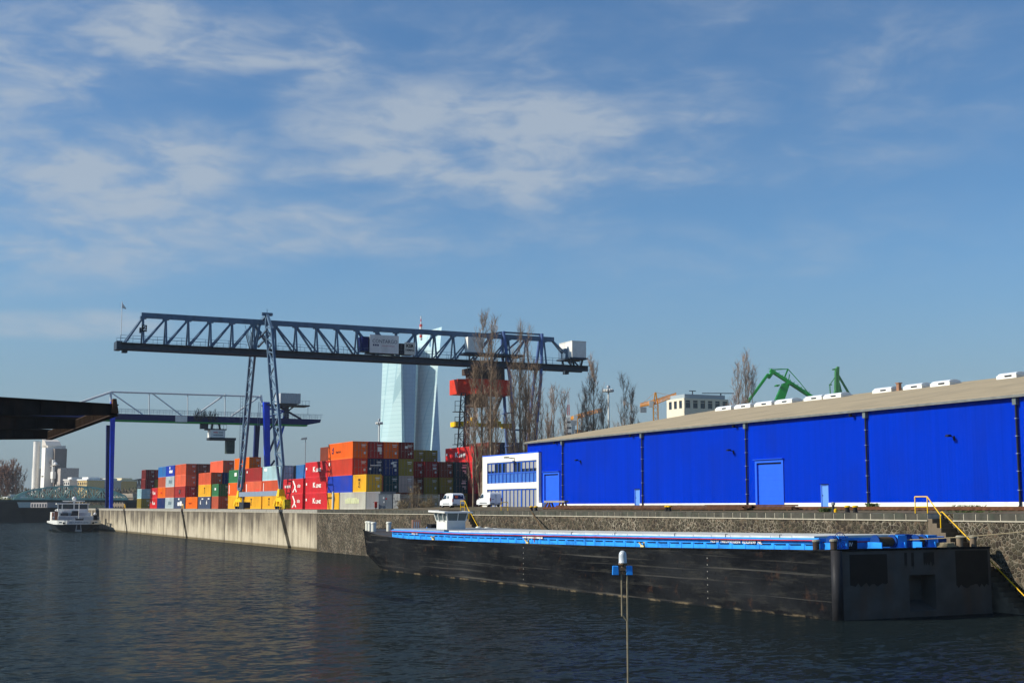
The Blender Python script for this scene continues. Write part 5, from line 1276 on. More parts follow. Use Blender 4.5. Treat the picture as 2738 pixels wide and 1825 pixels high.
# huts on the crane
hut_w = mk('hut_white', (226, 226, 216), .5, var=.05, ribs=(0, .42, .03))
a, b = at(1243, 940, y=GYc - 2), at(1293, 902, y=GYc - 2)
MB().box(LX(a.x) + .6, LX(b.x), -2, -.5, a.z - 5.6, b.z - 5.6).build('machine_hut', hut_w, mc); MB().box(LX(a.x) + .2, LX(b.x) + 8, -2.2, 1, a.z - 6.0, a.z - 5.62).build('hut_platform', crane_dark, mc)
a, b = at(1530, 954, y=GYc - 2.6), at(1567, 914, y=GYc - 2.6)
x0, x1, z0, z1 = LX(a.x), LX(b.x), a.z - 5.6, b.z - 5.6
hu = MB().box(x0, x1, -2.6, 2.6, z0, z1).box(x0 - .05, x1 + .05, -2.65, 2.65, z1, z1 + .12).build('electric_hut', white_paint, mc)
MB().box(x0 - .5, x0 - .01, 0.9, 2.1, z0 - .3, z0 + 1.7).box(x0 - .5, x0 - .01, -.8, .4, z0 - .3, z0 + 1.8).build('cooler', crane_grey, hu)
pf = MB().box(x0 - .6, x1 + .3, -2.7, 2.7, z0 - .35, z0 - .02)
for x in (x0 + .3, x1 - .4):
    for y in (-1.9, 2.0): pf.beam((x, y * .7, ZB1), (x, y, z0 - .3), .28)
pf.build('hut_platform', crane_dark, mc)
# trolley with slewing column, red machinery house, spreader
tx0, tx1 = LX(97.3), LX(103.6)
tr_ = MB(); zA, zB = at(1240, 1012, y=GYc - 2).z - 5.6, at(1300, 1054, y=GYc - 2).z - 5.6
tr_.box(tx0, tx1, -2.4, 2.4, ZB0 - 1.5, ZB0 - .35); tr_.box(tx0 + .6, tx1 - 2.2, -2.0, 2.0, zA - .02, ZB0 - 1.5); tr_.box(tx1 - 1.9, tx1, -2.6, -1, ZB0 - 2.6, ZB0 - 1.5)
tl = tr_.build('trolley', mk('trolley_brown', (74, 64, 58), .7, var=.2), mc)
xa, xb_ = LX(at(1231, 1030, y=GYc - 2.5).x), LX(at(1370, 1030, y=GYc - 2.5).x)
xm = xa + (xb_ - xa) * .29
mh = MB().prism([(xa, -1.2, zB), (xm, -3.0, zB), (xb_ - 1.3, -3.0, zB), (xb_, -1.5, zB), (xb_, 2.5, zB), (xa, 2.5, zB)], (0, 0, zA - zB)); mh.build('machinery_house', mk('machine_red', (206, 60, 36), .5, var=.12), tl)
MB().box(tx0 + .4, tx0 + 3.4, -1.6, 1.6, zB - 2.2, zB).build('slewing_column', mk('trolley_brown'), tl)
sx0, sx1, sz = LX(at(1211, 1134, y=GYc).x), LX(at(1368, 1134, y=GYc).x), at(1211, 1133, y=GYc).z - 5.6
sp = MB().box(sx0 + .9, sx1 - .9, -.5, .5, sz - .35, sz + .3).box(sx0, sx0 + 1.6, -1.2, 1.2, sz - .5, sz + .35).box(sx1 - 1.6, sx1, -1.2, 1.2, sz - .5, sz + .35)
for f in (.33, .72):
    x = sx0 + (sx1 - sx0) * f; sp.box(x - .9, x + .9, -.6, .6, sz + .3, sz + .7).lathe((x, 0, sz + .95), [(.42, -.5), (.42, .5)], 12, 'y')
spo = sp.build('spreader', yellow, mc)
cb = MB()
for f in (.30, .36, .69, .75):
    for y in (-.5, .5): cb.beam((sx0 + (sx1 - sx0) * f, y, sz + 1), (sx0 + (sx1 - sx0) * f, y, zB - .5), .05)
cb.build('hoist_rope', black_paint, spo)
mk_red = mk('mast_maroon', (110, 44, 38), .6, var=.2)
lm = MB(); xm_ = LX(at(1240, 1100, y=GYc - 3).x)
ladder_frame(lm, (xm_ - 1.3, -3, zB - 11.5), (xm_ - .5, -3, zB), (xm_ - .1, -3, zB - 11.5), (xm_ + .3, -3, zB), 9, .2, .1)
for z in (zB - 3.4, zB - 6.2, zB - 9.2):
    lm.box(xm_ - 2.2, xm_ + .2, -4.2, -3, z - .1, z)
    for x in (xm_ - 2.2, xm_ - 1.2, xm_ - .2): lm.beam((x, -4.2, z), (x, -4.2, z + 1.8), .08)
    lm.beam((xm_ - 2.2, -4.2, z + 1), (xm_ - .2, -4.2, z + 1), .07); lm.beam((xm_ - 2.2, -4.2, z + 1.8), (xm_ - .2, -4.2, z + 1.8), .08)
lm.build('access_ladder', dark_steel, tl)
lm = MB(); ladder_frame(lm, (tx0 - .6, -3, zA), (tx0 - 1.2, -3, ZB0 - .4), (tx0 + .2, -3, zA), (tx0 + .4, -3, ZB0 - .4), 6, .12, .08); lm.build('access_ladder', dark_steel, tl)
# red lattice mast behind the high red container
p = at(1243, 1250, d=236); ma = thing('lattice_mast', 'thin maroon lattice mast rising behind the red white-lettered container', 'mast', (p.x, p.y, 5.6))
h = at(1252, 1085, d=236).z - 5.6; m = MB()
ladder_frame(m, (-.35, 0, 0), (.45, 0, h), (.35, 0, 0), (.95, 0, h), 16, .14, .07); ladder_frame(m, (-.35, .6, 0), (.45, .5, h), (.35, .6, 0), (.95, .5, h), 16, .14, .07); m.build('mast', mk_red, ma)
# crane runway rails along the quay
rw = thing('crane_track', 'steel crane runway rail along the container quay edge', 'rails', (0, 0, 0)); MB().box(59.34, 59.46, 190, WALL_END - 1, 5.6, 5.64).build('rail', rust, rw); MB().box(107.85, 107.95, 214, 392, 5.6, 5.64).build('rail', rust, rw)

# ================================================================== FAR PORTAL CRANE
FYc = 372.0
fc = thing('portal_crane', 'blue portal crane with white tie bars over the far end of the quay', 'gantry crane', (58.0, FYc, 5.6))
FX = lambda x: x - 58.0
zg0, zg1 = 28.85 - 5.6, 30.75 - 5.6
g = MB().prism([(FX(34), -1.2, zg1), (FX(115.8), -1.2, zg1), (FX(115.6), -1.2, zg1 - .9), (FX(111.9), -1.2, zg0 + .25), (FX(34), -1.2, zg0 + .25)], (0, 2.4, 0)); g.build('main_girder', crane_navy, fc)
MB().box(FX(34), FX(111.8), -1.3, 1.3, zg0 - .15, zg0 + .23).build('lower_flange', crane_green, fc)
r = MB()
for y in (-1.7, 1.7):
    r.beam((FX(40), y, zg1 + 1.3), (FX(116.3), y, zg1 + 1.3), .07); r.beam((FX(40), y, zg1 + .7), (FX(116), y, zg1 + .7), .05)
    for k in range(46): r.beam((FX(40) + k * 1.68, y, zg1), (FX(40) + k * 1.68, y, zg1 + 1.3), .07)
r.build('railing', mk('rail_grey', (118, 130, 146), .5), fc)
white_bar = mk('tie_white', (214, 216, 212), .45, var=.05)
def bar(p, q, r_=.20):
    a, b = at(*p, y=FYc), at(*q, y=FYc); MB().tube((FX(a.x), 0, a.z - 5.6), (FX(b.x), 0, b.z - 5.6), r_, n=8).build('tie_bar', white_bar, fc)
bar((296, 1047), (700, 1060), .24); bar((207, 1078), (296, 1048), .3); bar((296, 1048), (388, 1112), .16); bar((408, 1052), (488, 1112), .16); bar((594, 1060), (520, 1112), .22); bar((694, 1060), (618, 1112), .22)
for px in (399, 502, 602): bar((px, 1052), (px, 1112), .14)
bar((296, 1048), (297, 1075), .3); bar((697, 1056), (700, 1076), .4); bar((60, 1117), (207, 1078), .3)
tn = MB()
def leg(pt, pb, dy, w, mat, name='leg'):
    a, b = at(*pt, y=FYc), at(*pb, y=FYc); MB().hexa([(FX(b.x) - w * .7, dy - w * .7, 0), (FX(b.x) + w * .7, dy - w * .7, 0), (FX(b.x) + w * .7, dy + w * .7, 0), (FX(b.x) - w * .7, dy + w * .7, 0),
        (FX(a.x) - w, dy - w, a.z - 5.6), (FX(a.x) + w, dy - w, a.z - 5.6), (FX(a.x) + w, dy + w, a.z - 5.6), (FX(a.x) - w, dy + w, a.z - 5.6)]).build(name, mat, fc)
leg((299, 1074), (294, 1357), -1.8, .62, crane_blue); leg((294, 1135), (290, 1357), 2.6, .55, crane_navy)
leg((706, 1076), (711, 1357), -2.2, .85, crane_blue); leg((695, 1135), (684, 1357), 3.0, .7, crane_navy)
b = MB(); P = lambda px, py, dy=0: (lambda v: (FX(v.x), dy, v.z - 5.6))(at(px, py, y=FYc))
b.beam(P(770, 1097), P(750, 1168), .5); b.beam(P(750, 1168), P(736, 1215), .45); b.beam(P(706, 1090), P(770, 1100), .5); b.beam(P(706, 1118), P(768, 1097), .4); b.beam(P(742, 1082), P(770, 1098), .4)
b.beam(P(747, 1132), P(768, 1100), .3)
b.build('back_brace', mk('brace_blue', (60, 92, 205), .5), fc)
b = MB(); b.beam(P(740, 1083), P(805, 1120), .5); b.beam(P(772, 1097), P(790, 1083), .35); b.beam(P(715, 1155), P(742, 1120), .5); b.beam(P(713, 1225), P(750, 1130), .55); b.beam(P(734, 1230), P(714, 1260), .5)
b.box(FX(at(760, 1090, y=FYc).x), FX(at(770, 1090, y=FYc).x), -1, 1, zg1 - .2, P(765, 1086)[2]); b.build('strut', mk('strut_dark', (44, 54, 76), .5), fc)
a, c = P(705, 1081), P(820, 1077)
MB().box(a[0], c[0], -3.2, 2.5, a[2] - .35, a[2]).build('house_platform', dark_steel, fc)
a2, c2 = P(742, 1079), P(796, 1054); MB().box(a2[0], c2[0], -3, 2.4, a2[2], c2[2]).build('machine_house', mk('house_grey', (176, 182, 184), .5, var=.05, ribs=(0, .5, .05)), fc)
r = MB()
for k in range(6): r.beam((c[0] - .2 - k * 1.0, -3, a[2]), (c[0] - .2 - k * 1.0, -3, a[2] + 1.2), .07)
r.beam((c2[0], -3, a[2] + 1.2), (c[0], -3, a[2] + 1.2), .07); r.beam((c[0] - .5, -3, a[2] - .3), (c[0] - .5, -3, zg1 + 1), .08)
lad = MB()
for px, y0_, y1_ in ((640, 1058, 1260), (688, 1075, 1140)):
    ladder_frame(lad, P(px - 4, y1_, -1.5), P(px, y0_, -1.5), P(px + 2, y1_, -1.5), P(px + 6, y0_, -1.5), 22, .09, .06, False)
lad.build('ladder', mk('rail_grey'), fc); r.build('house_railing', mk('rail_grey'), fc)
a, c = P(466, 1128), P(498, 1114)
MB().box(a[0], c[0], -1.35, -1.21, zg0 + .1, zg1 - .1).build('sign_board', letter_white, fc) and None
sb = P(484, 1121); lettering('KRANTZ', 1.0, letter_grey, fc, (sb[0], -1.37, (zg0 + zg1) / 2), face='-y', bold=.0) if False else None
# operator trolley: cab, festoon bundle, grab column
tc_ = MB(); a, c = P(550, 1146), P(602, 1134); tc_.box(a[0], c[0], -2, 2, a[2] - .3, a[2]); tc_.beam(P(566, 1146), P(569, 1125), .5); tc_.beam(P(588, 1146), P(584, 1125), .5); tc_.box(P(568, 1)[0], P(586, 1)[0], -1, 1, a[2], zg0 + .2)
for k in range(7): tc_.beam((a[0] + k * (c[0] - a[0]) / 6, -2, a[2]), (a[0] + k * (c[0] - a[0]) / 6, -2, a[2] + 1.1), .07)
tc_.beam((a[0], -2, a[2] + 1.1), (c[0], -2, a[2] + 1.1), .07)
t2 = tc_.build('trolley', dark_steel, fc)
a, c = P(558, 1171), P(598, 1148); MB().box(a[0], c[0], -2, 1.6, a[2], c[2]).build('operator_cab', white_paint, t2)
lettering('WIBAU', .8, letter_red, t2, ((a[0] + c[0]) / 2 - .5, -2.02, (a[2] + c[2]) / 2 + .5), face='-y') if False else None
for zz_, w0, w1, mt in ((.62, .2, .5, letter_red), (.62, .55, .85, letter_grey), (.34, .2, .85, letter_grey)):
    MB().box(a[0] + (c[0] - a[0]) * w0, a[0] + (c[0] - a[0]) * w1, -2.03, -2.001, a[2] + (c[2] - a[2]) * zz_ - .1, a[2] + (c[2] - a[2]) * zz_ + .12).build('cab_marking', mt, t2)
a, c = P(556, 1176), P(626, 1171); MB().box(a[0], c[0], -2.2, 1.8, a[2], c[2]).build('cab_platform', dark_steel, t2)
fs = MB(); rnd = random.Random(5)
for k in range(60):
    x = P(548 + rnd.random() * 58, 1)[0]; z = zg1 - rnd.random() * 1.5; fs.beam((x, rnd.uniform(-1.6, -1.3), z), (x + rnd.uniform(-.8, .8), rnd.uniform(-2.2, -1.3), z + rnd.uniform(1, 2.6)), .1)
fs.build('cable_bundle', dark_steel, t2)
a, c = P(604, 1212), P(625, 1174)
MB().box(a[0], c[0], -1.4, 1.4, a[2], c[2]).build('hoist_column', mk('hoist_green', (62, 72, 64), .7, var=.25), t2)

# ================================================================== OVERHEAD GIRDERS at the left edge
rdark = mk('dark_rusty_girder', (52, 42, 36), .8, var=.3, scale=1.5, dirt=(96, 62, 42), dirt_amt=.4)
oc = thing('girder_structure', 'dark rusty overhead girders reaching in from the left edge', 'steel structure', (13.7, 86.5, 0))
ZG = 11.66
for k, y in enumerate((0, 16.2, 33.2)):
    m = MB(); L_ = 30
    dz = .16 if k else 0
    m.prism([(0, y - .22, ZG), (0, y - .22, ZG + .66 + dz), (-7.1, y - .22, ZG + .84 + .05), (-L_, y - .22, ZG + 1.6), (-L_, y - .22, ZG - .9), (-7.1, y - .22, ZG - .16)], (0, .05, 0))
    for (z0, z1, zl0, zl1) in ((ZG, ZG + .06, ZG - .9, ZG - .84), (ZG + .62, ZG + .68, ZG + 1.56, ZG + 1.62)):
        m.hexa([(-L_, y - .4, zl0), (.02, y - .4, z0), (.02, y + .05, z0), (-L_, y + .05, zl0), (-L_, y - .4, zl1), (.02, y - .4, z1), (.02, y + .05, z1), (-L_, y + .05, zl1)])
    for x in range(1, 20): m.box(-x * 1.5, -x * 1.5 + .05, y - .36, y - .2, ZG - .02 * x, ZG + .6)
    m.build('girder', rdark, oc)
    cpost = MB().box(-22.3, -21.7, y - .5, y + .1, -3, ZG - .4); cpost.build('column', rdark, oc)
m = MB().box(-.1, .0, -.4, 33.4, ZG + .02, ZG + .6).box(-.35, .12, -.45, 33.4, ZG - .05, ZG + .02).box(-.3, .1, -.45, 33.4, ZG + .6, ZG + .66)
m.build('edge_beam', mk('girder_brown', (60, 46, 36), .8, var=.3), oc)
m = MB()
for k in range(48): m.box(-.33, -.1, .3 + k * .69, .36 + k * .69, ZG + .02, ZG + .6)
m.build('stiffener', mk('girder_tan', (104, 80, 58), .8, var=.3), oc)['kind'] = 'stuff'
MB().hexa([(-.30, -.6, ZG + .1), (.1, -.6, ZG + .1), (.1, .1, ZG + .1), (-.3, .1, ZG + .1), (-.26, -.5, ZG + 1.0), (-.05, -.5, ZG + 1.0), (-.05, .1, ZG + 1.0), (-.26, .1, ZG + 1.0)]).build('end_buffer', rust, oc)

# ================================================================== CARGO SHIP, bow on
sh = thing('cargo_ship', 'white and dark inland cargo ship moored bow on beside the concrete wall', 'ship', (46.3, 341.0, 0), R(-4.2))
def ship():
    B = 5.45; st = [(0, .9, .25), (1.0, 3.2, 1.2), (2.6, 4.7, 2.6), (5, B, 4.2), (9, B, B - .2), (44, B, B)]   # y, deck half width, waterline half width
    m = MB(); up = MB()
    for (y0, d0, w0), (y1, d1, w1) in zip(st, st[1:]):
        for s in (-1, 1):
            k0, k1 = y0 + (1.6 if y0 < 9 else 0), y1 + (1.6 if y1 < 9 else 0)
            m.poly([(s * w0 * .6, k0 + .8, -.8), (s * w1 * .6, k1 + .8, -.8), (s * d1, y1, 1.75), (s * d0, y0, 1.75)])
            up.poly([(s * d0, y0, 1.75), (s * d1, y1, 1.75), (s * (d1 + .1), y1 - .1, 2.75 if y1 < 20 else 2.2), (s * (d0 + .1), y0 - .1, 2.75)])
    m.poly([(-.9, 0, 1.75), (.9, 0, 1.75), (.5, 2.2, -.8), (-.5, 2.2, -.8)]); up.poly([(-.9, 0, 1.75), (.9, 0, 1.75), (1.0, -.1, 2.75), (-1.0, -.1, 2.75)])
    m.poly([(s_[1] * 1.0, s_[0], 2.05) for s_ in st] + [(-s_[1], s_[0], 2.05) for s_ in reversed(st)])
    m.build('hull', mk('ship_hull', (58, 62, 66), .5, var=.15), sh); up.build('bulwark', white_paint, sh)
    MB().poly([(-3.2, .70, 1.82), (3.2, .70, 1.82), (3.2, .60, 2.7), (-3.2, .60, 2.7)])
    nb = MB().box(-2.75, 2.75, -.18, 1.2, 1.82, 2.72).build('name_plate', white_paint, sh)
    lettering('BEUNINGEN', .58, letter_grey, nb, (0, -.19, 2.26), face='-y', sx=1.35, bold=.015)
    MB().box(-.75, .75, -.06, .5, .1, .5).hexa([(-.7, -.1, .4), (-.5, -.1, .4), (-.5, .3, .4), (-.7, .3, .4), (-.5, -.1, 1.7), (-.35, -.1, 1.7), (-.35, .1, 1.7), (-.5, .1, 1.7)]).hexa([(.5, -.1, .4), (.7, -.1, .4), (.7, .3, .4), (.5, .3, .4), (.35, -.1, 1.7), (.5, -.1, 1.7), (.5, .1, 1.7), (.35, .1, 1.7)]).build('anchor', galv, sh)
    for s in (-1, 1): MB().lathe((s * 3.4, .55, 2.1), [(.24, 0), (.24, .25)], 12, 'y').build('hawse_pipe', rubber, sh)
    for s in (-1, 1): MB().box(s * 4.1 - .35, s * 4.1 + .3, 1.25, 1.32, 2.1, 2.4).build('faded_marking', letter_grey, sh)
    MB().lathe((-.6, 3.4, 2.9), [(.5, 0), (.5, .12), (.28, .14), (.28, 1.7), (.5, 1.72), (.5, 1.85)], 12, 'x').box(-1.2, 1.8, 3.1, 4.1, 2.1, 2.6).build('anchor_winch', dark_steel, sh)
    MB().lathe((-2.3, 3.0, 2.1), [(.6, 0), (.6, .5), (.35, .75)], 12).box(-4.4, -3.6, 2.8, 3.4, 2.1, 2.7).build('mooring_gear', dark_steel, sh)
    MB().box(-4.4, 3.9, 8, 27, 2.1, 3.75).build('hold_coaming', mk('coaming_pale', (186, 190, 190), .6, var=.1), sh)
    for k, z in ((0, 3.9), (1, 4.6)):
        pass
    MB().box(-4.0, 3.7, 14, 15, 3.75, 4.55).box(-3.4, -1.9, 13.4, 14, 3.7, 4.9).build('cargo_gear', mk('coaming_pale'), sh)
    MB().box(-3.7, -1.9, 12, 13, 3.75, 4.45).build('crate', dark_steel, sh)
    MB().hexa([(-1.2, 12.5, 3.75), (.9, 12.5, 3.75), (.9, 16, 3.75), (-1.2, 16, 3.75), (-.8, 12.8, 5.0), (.6, 12.8, 5.0), (.6, 15.5, 5.0), (-.8, 15.5, 5.0)]).build('dark_dinghy', mk('cover_dark', (44, 44, 46), .7), sh)
    # wheelhouse aft
    MB().box(-4.9, 4.2, 28, 40, 2.1, 4.6).build('accommodation', white_paint, sh)
    w = MB().box(-3.6, 4.0, 29, 34, 4.6, 5.45).build('wheelhouse', white_paint, sh)
    MB().box(-3.5, 3.9, 29.1, 33.9, 5.45, 6.65).build('window', glass_dark, w); MB().box(-3.9, 4.4, 28.6, 34.5, 6.65, 6.9).build('roof', white_paint, w)
    fr = MB()
    for x in (-3.55, -2.5, .45, 3.95): fr.box(x - .12, x + .12, 29.0, 29.12, 5.4, 6.65)
    fr.build('window_frame', white_paint, w)
    MB().box(-2.3, 3.2, 30.5, 30.8, 7.35, 7.6).box(.35, .65, 30.5, 30.8, 6.9, 7.6).build('radar', white_paint, w); MB().lathe((.5, 30.6, 7.6), [(.28, 0), (.5, .25), (.55, .55), (.4, .9), (.12, 1.1)], 12).build('radar_dome', white_paint, w)
    MB().tube((.3, 6, 2.1), (.3, 6, 7.4), .09).build('mast', white_paint, sh)
    MB().box(-5.3, -4.9, 20, 22, 2.1, 4.6).box(-5.2, -4.4, 9.6, 10, 2.1, 4.9).build('stair_box', mk('rust_box', (150, 96, 70), .7), sh)
    MB().lathe((-4.9, 9.5, 4.9), [(.2, 0), (.28, .2), (.1, .45)], 10).lathe((4.3, 8.5, 4.0), [(.3, 0), (.4, .3), (.1, .6)], 10).build('nav_light', letter_white, sh)
    MB().box(3.9, 5.0, 9, 11, 2.1, 3.9).box(4.4, 5.2, 16, 18, 2.1, 4.5).build('deck_gear', black_paint, sh)
    rr = MB()
    for s in (-1, 1):
        for k in range(6): rr.beam((s * (B - .1), 6 + k * 2.2, 2.4), (s * (B - .1), 6 + k * 2.2, 3.5), .08)
        rr.beam((s * (B - .1), 6, 3.5), (s * (B - .1), 17, 3.5), .08)
    rr.build('railing', galv, sh)
ship()

# ================================================================== TREES
bark = mk('poplar_bark', (132, 116, 96), .9, var=.25, scale=2, spec=.1)
twig_brown = mk('twig_brown', (148, 126, 104), .9, var=.3, scale=.6, spec=.1)
twig_grey = mk('twig_grey', (166, 144, 126), .9, var=.3, scale=.6, spec=.1)
def poplar_meshes(seed, H, leaders, spread, tw, dense=1.0, twig_w=.035):
    rnd = random.Random(seed); tr = MB(); cr = MB()
    for (lx, ly, hh, off) in leaders:
        # leader line
        pts = []; n = 10; ph = rnd.uniform(0, 6.28)
        for k in range(n + 1):
            t = k / n; s = min(t * 2.2, 1) ** .8
            pts.append(Vector((lx * s + .18 * math.sin(ph + t * 5) * t, ly * s + .18 * math.cos(ph + t * 4) * t, hh * t)))
        for k in range(n):
            r0 = .24 * off * (1 - k / n) ** 1.2 + .02; r1 = .24 * off * (1 - (k + 1) / n) ** 1.2 + .02
            tr.tube(pts[k], pts[k + 1], r0, r1, n=6, cap=False)
        nb = int(46 * dense * hh / 26)
        for j in range(nb):
            t = rnd.uniform(.10, .96) ** .9; f = t * n; k = min(int(f), n - 1); b = pts[k].lerp(pts[k + 1], f - k)
            ln = (2.2 + 4.2 * min(t * 2.5, 1)) * (1 - .62 * t) * rnd.uniform(.7, 1.25) * spread ** .5; ln = min(ln, (1.02 - t) * hh + .6)
            a = rnd.uniform(0, 6.28); tilt = rnd.uniform(.25, .6) * spread ** .6
            out = Vector((math.cos(a), math.sin(a), 0)); bp_ = [b]; m_ = 5
            for q in range(m_):
                u = (q + 1) / m_; tl_ = tilt * (1.25 - 1.0 * u); bp_.append(bp_[-1] + (out * math.sin(tl_) + Vector((0, 0, 1)) * math.cos(tl_)) * ln / m_ + Vector((rnd.uniform(-.1, .1), rnd.uniform(-.1, .1), 0)))
            for q in range(m_):
                r_ = (.034 * (1 - q / m_) + .012) * (1.4 - .7 * t); tr.tube(bp_[q], bp_[q + 1], r_, r_ * .75, n=3, cap=False)
            for q in range(int(tw * (.35 + ln / 4))):
                f2 = rnd.uniform(.1, 1.0) * m_; k2 = min(int(f2), m_ - 1); c = bp_[k2].lerp(bp_[k2 + 1], f2 - k2)
                a2 = rnd.uniform(0, 6.28); tt = rnd.uniform(.15, .75); d = Vector((math.cos(a2) * math.sin(tt), math.sin(a2) * math.sin(tt), math.cos(tt))); l2 = rnd.uniform(.5, 1.5)
                sdv = d.cross(Vector((rnd.uniform(-1, 1), rnd.uniform(-1, 1), rnd.uniform(-1, 1)))).normalized() * twig_w * rnd.uniform(.5, 1.0)
                e = c + d * l2; cr.poly([c - sdv, c + sdv, e])
                for z in range(2):
                    m2 = c.lerp(e, rnd.uniform(.25, .9)); d2 = (d + Vector((rnd.uniform(-.8, .8), rnd.uniform(-.8, .8), rnd.uniform(-.2, .5)))).normalized(); e2 = m2 + d2 * l2 * .55; cr.poly([m2 - sdv * .8, m2 + sdv * .8, e2])
    return tr, cr
def tree(name, label, px, py_top, d, leaders, spread, tw, seed, mat, group, dense=1.0, twig_w=.035, zb=5.6):
    top = at(px, py_top, d=d); H = top.z - zb
    root = thing(name, label, 'tree', (top.x, top.y, zb), 0, group)
    tr, cr = poplar_meshes(seed, H, [(lx, ly, hh * H, o) for lx, ly, hh, o in leaders], spread, tw, dense, twig_w)
    tr.build('trunk', bark, root); cr.build('crown', mat, root)
    return root
GP = 'bare poplars along the quay'
tree('poplar_tree', 'tallest bare poplar in front of the red crane machinery house, left top', 1290, 858, 206, [(0, 0, 1, 1.2), (-1.0, .5, .74, .8), (1.1, -.3, .62, .7)], .95, 18, 11, twig_brown, GP, 1.05, .026)
tree('poplar_tree', 'tall bare poplar in front of the red crane machinery house, right top', 1314, 861, 203, [(0, 0, 1, 1.1), (.9, .4, .70, .8)], .9, 18, 12, twig_brown, GP, 1.05, .026)
tree('poplar_tree', 'bushy bare poplar between the blue crane legs, left top', 1391, 886, 206, [(0, 0, 1, 1.3), (-1.0, .2, .85, .8), (1.0, .4, .70, .8), (-1.6, -.3, .55, .6)], .95, 17, 13, twig_brown, GP, 1.0, .026)
tree('poplar_tree', 'bushy bare poplar between the blue crane legs, right top', 1414, 893, 210, [(0, 0, 1, 1.1), (1.0, -.4, .8, .8)], .95, 17, 14, twig_brown, GP, 1.0, .026)
tree('poplar_tree', 'lower spreading bare tree at the right foot of the blue crane legs', 1446, 1050, 208, [(0, 0, 1, .8), (1.4, .3, .85, .6)], 1.25, 8, 15, twig_grey, GP)
tree('poplar_tree', 'lower bare tree left of the tall poplars by the red lattice mast', 1266, 1110, 204, [(0, 0, 1, .7)], 1.0, 8, 16, twig_grey, GP)
tree('poplar_tree', 'slim bare poplar behind the warehouse gable, left of two', 1480, 1050, 262, [(0, 0, 1, 1.0), (-.9, .5, .72, .6)], .85, 19, 17, twig_grey, GP)
tree('poplar_tree', 'slim bare poplar behind the warehouse gable, right of two', 1511, 1058, 262, [(0, 0, 1, 1.0)], .8, 19, 18, twig_grey, GP)
tree('poplar_tree', 'broad tall bare poplar left of the round-headed floodlight mast', 1586, 963, 250, [(0, 0, 1, 1.4), (-2.0, .6, .66, .8), (1.9, -.4, .74, .9), (-1.0, .8, .8, .7), (2.4, .5, .5, .6)], 1.15, 19, 19, twig_grey, GP)
tree('poplar_tree', 'slim bare poplar right of the round-headed floodlight mast', 1667, 1020, 255, [(0, 0, 1, 1.0), (-1.3, .3, .62, .6)], .9, 19, 20, twig_grey, GP)
tree('poplar_tree', 'short bare poplar left of the orange tower crane', 1690, 1047, 255, [(0, 0, 1, .9), (.8, .4, .7, .6), (-.9, .2, .6, .5)], .9, 19, 21, twig_grey, GP)
tree('poplar_tree', 'broad bare poplar beside the large green harbour crane', 1991, 957, 250, [(0, 0, 1, 1.3), (-1.2, .6, .94, .9), (1.3, -.4, .92, .9), (2.2, .3, .66, .7), (-2.2, -.2, .62, .7)], 1.0, 19, 22, twig_grey, GP)
tree('bare_tree', 'small brown bushy tree beside the beige office block', 1966, 1066, 300, [(0, 0, 1, .8), (-1.2, .3, .9, .5), (1.2, .3, .9, .5)], 1.4, 14, 23, mk('twig_red', (156, 118, 96), .9, var=.3), 'bare trees beyond the harbour', zb=10)
GF = 'bare trees beyond the harbour'
for i, (px, py, lab) in enumerate(((6, 1236, 'dense brown bare tree at the left picture edge'), (22, 1247, 'brown bare tree between the two at the left edge'), (38, 1233, 'bare tree just left of the white silo plant'))):
    tree('bare_tree', lab, px, py, 640, [(0, 0, 1, 1.6), (-2.6, .6, .9, 1.2), (2.4, -.4, .85, 1.2)], 2.6, 13, 30 + i, mk('twig_red'), GF, 1.0, .12)
def bush(name, label, p, w, h, n, seed, mat):
    rnd = random.Random(seed); m = MB(); st_ = MB(); z0 = p[2]
    root = thing(name, label, 'shrub', p, 0, 'shrubs')
    for k in range(n):
        a = rnd.uniform(0, 6.28); rr = rnd.random() ** .5 * w; b = Vector((rr * math.cos(a) * .5, rr * math.sin(a) * .5, 0)); t = Vector((rr * math.cos(a), rr * math.sin(a), h * (1 - .55 * (rr / w) ** 2) * rnd.uniform(.6, 1)))
        s = (t - b).cross(Vector((rnd.uniform(-1, 1), rnd.uniform(-1, 1), .1))).normalized() * .022
        st_.poly([b - s, b + s, t])
        for q in range(9):
            c = b.lerp(t, rnd.uniform(.3, 1)); e = c + Vector((rnd.uniform(-.45, .45), rnd.uniform(-.45, .45), rnd.uniform(.05, .5))); m.poly([c - s, c + s, e])
    st_.build('stem', bark, root); m.build('twig', mat, root); return root
for i, (px, d, w, h, n, lab) in enumerate(((1078, 186, 1.0, 1.7, 60, 'bare brown shrub at the left end of the palisade fence'), (1108, 190, 1.2, 4.6, 70, 'tall bare shrub before the dark red container ends'), (1140, 187, 1.0, 1.6, 60, 'bare brown shrub at the right end of the palisade fence'), (1152, 189, .7, 2.6, 50, 'thin bare shrub left of the left-hand van'))):
    p = at(px, 1360, d=d); bush('bare_shrub', lab, (p.x, p.y, 5.6), w, h, n, 50 + i, mk('twig_olive', (138, 122, 92), .9, var=.3))

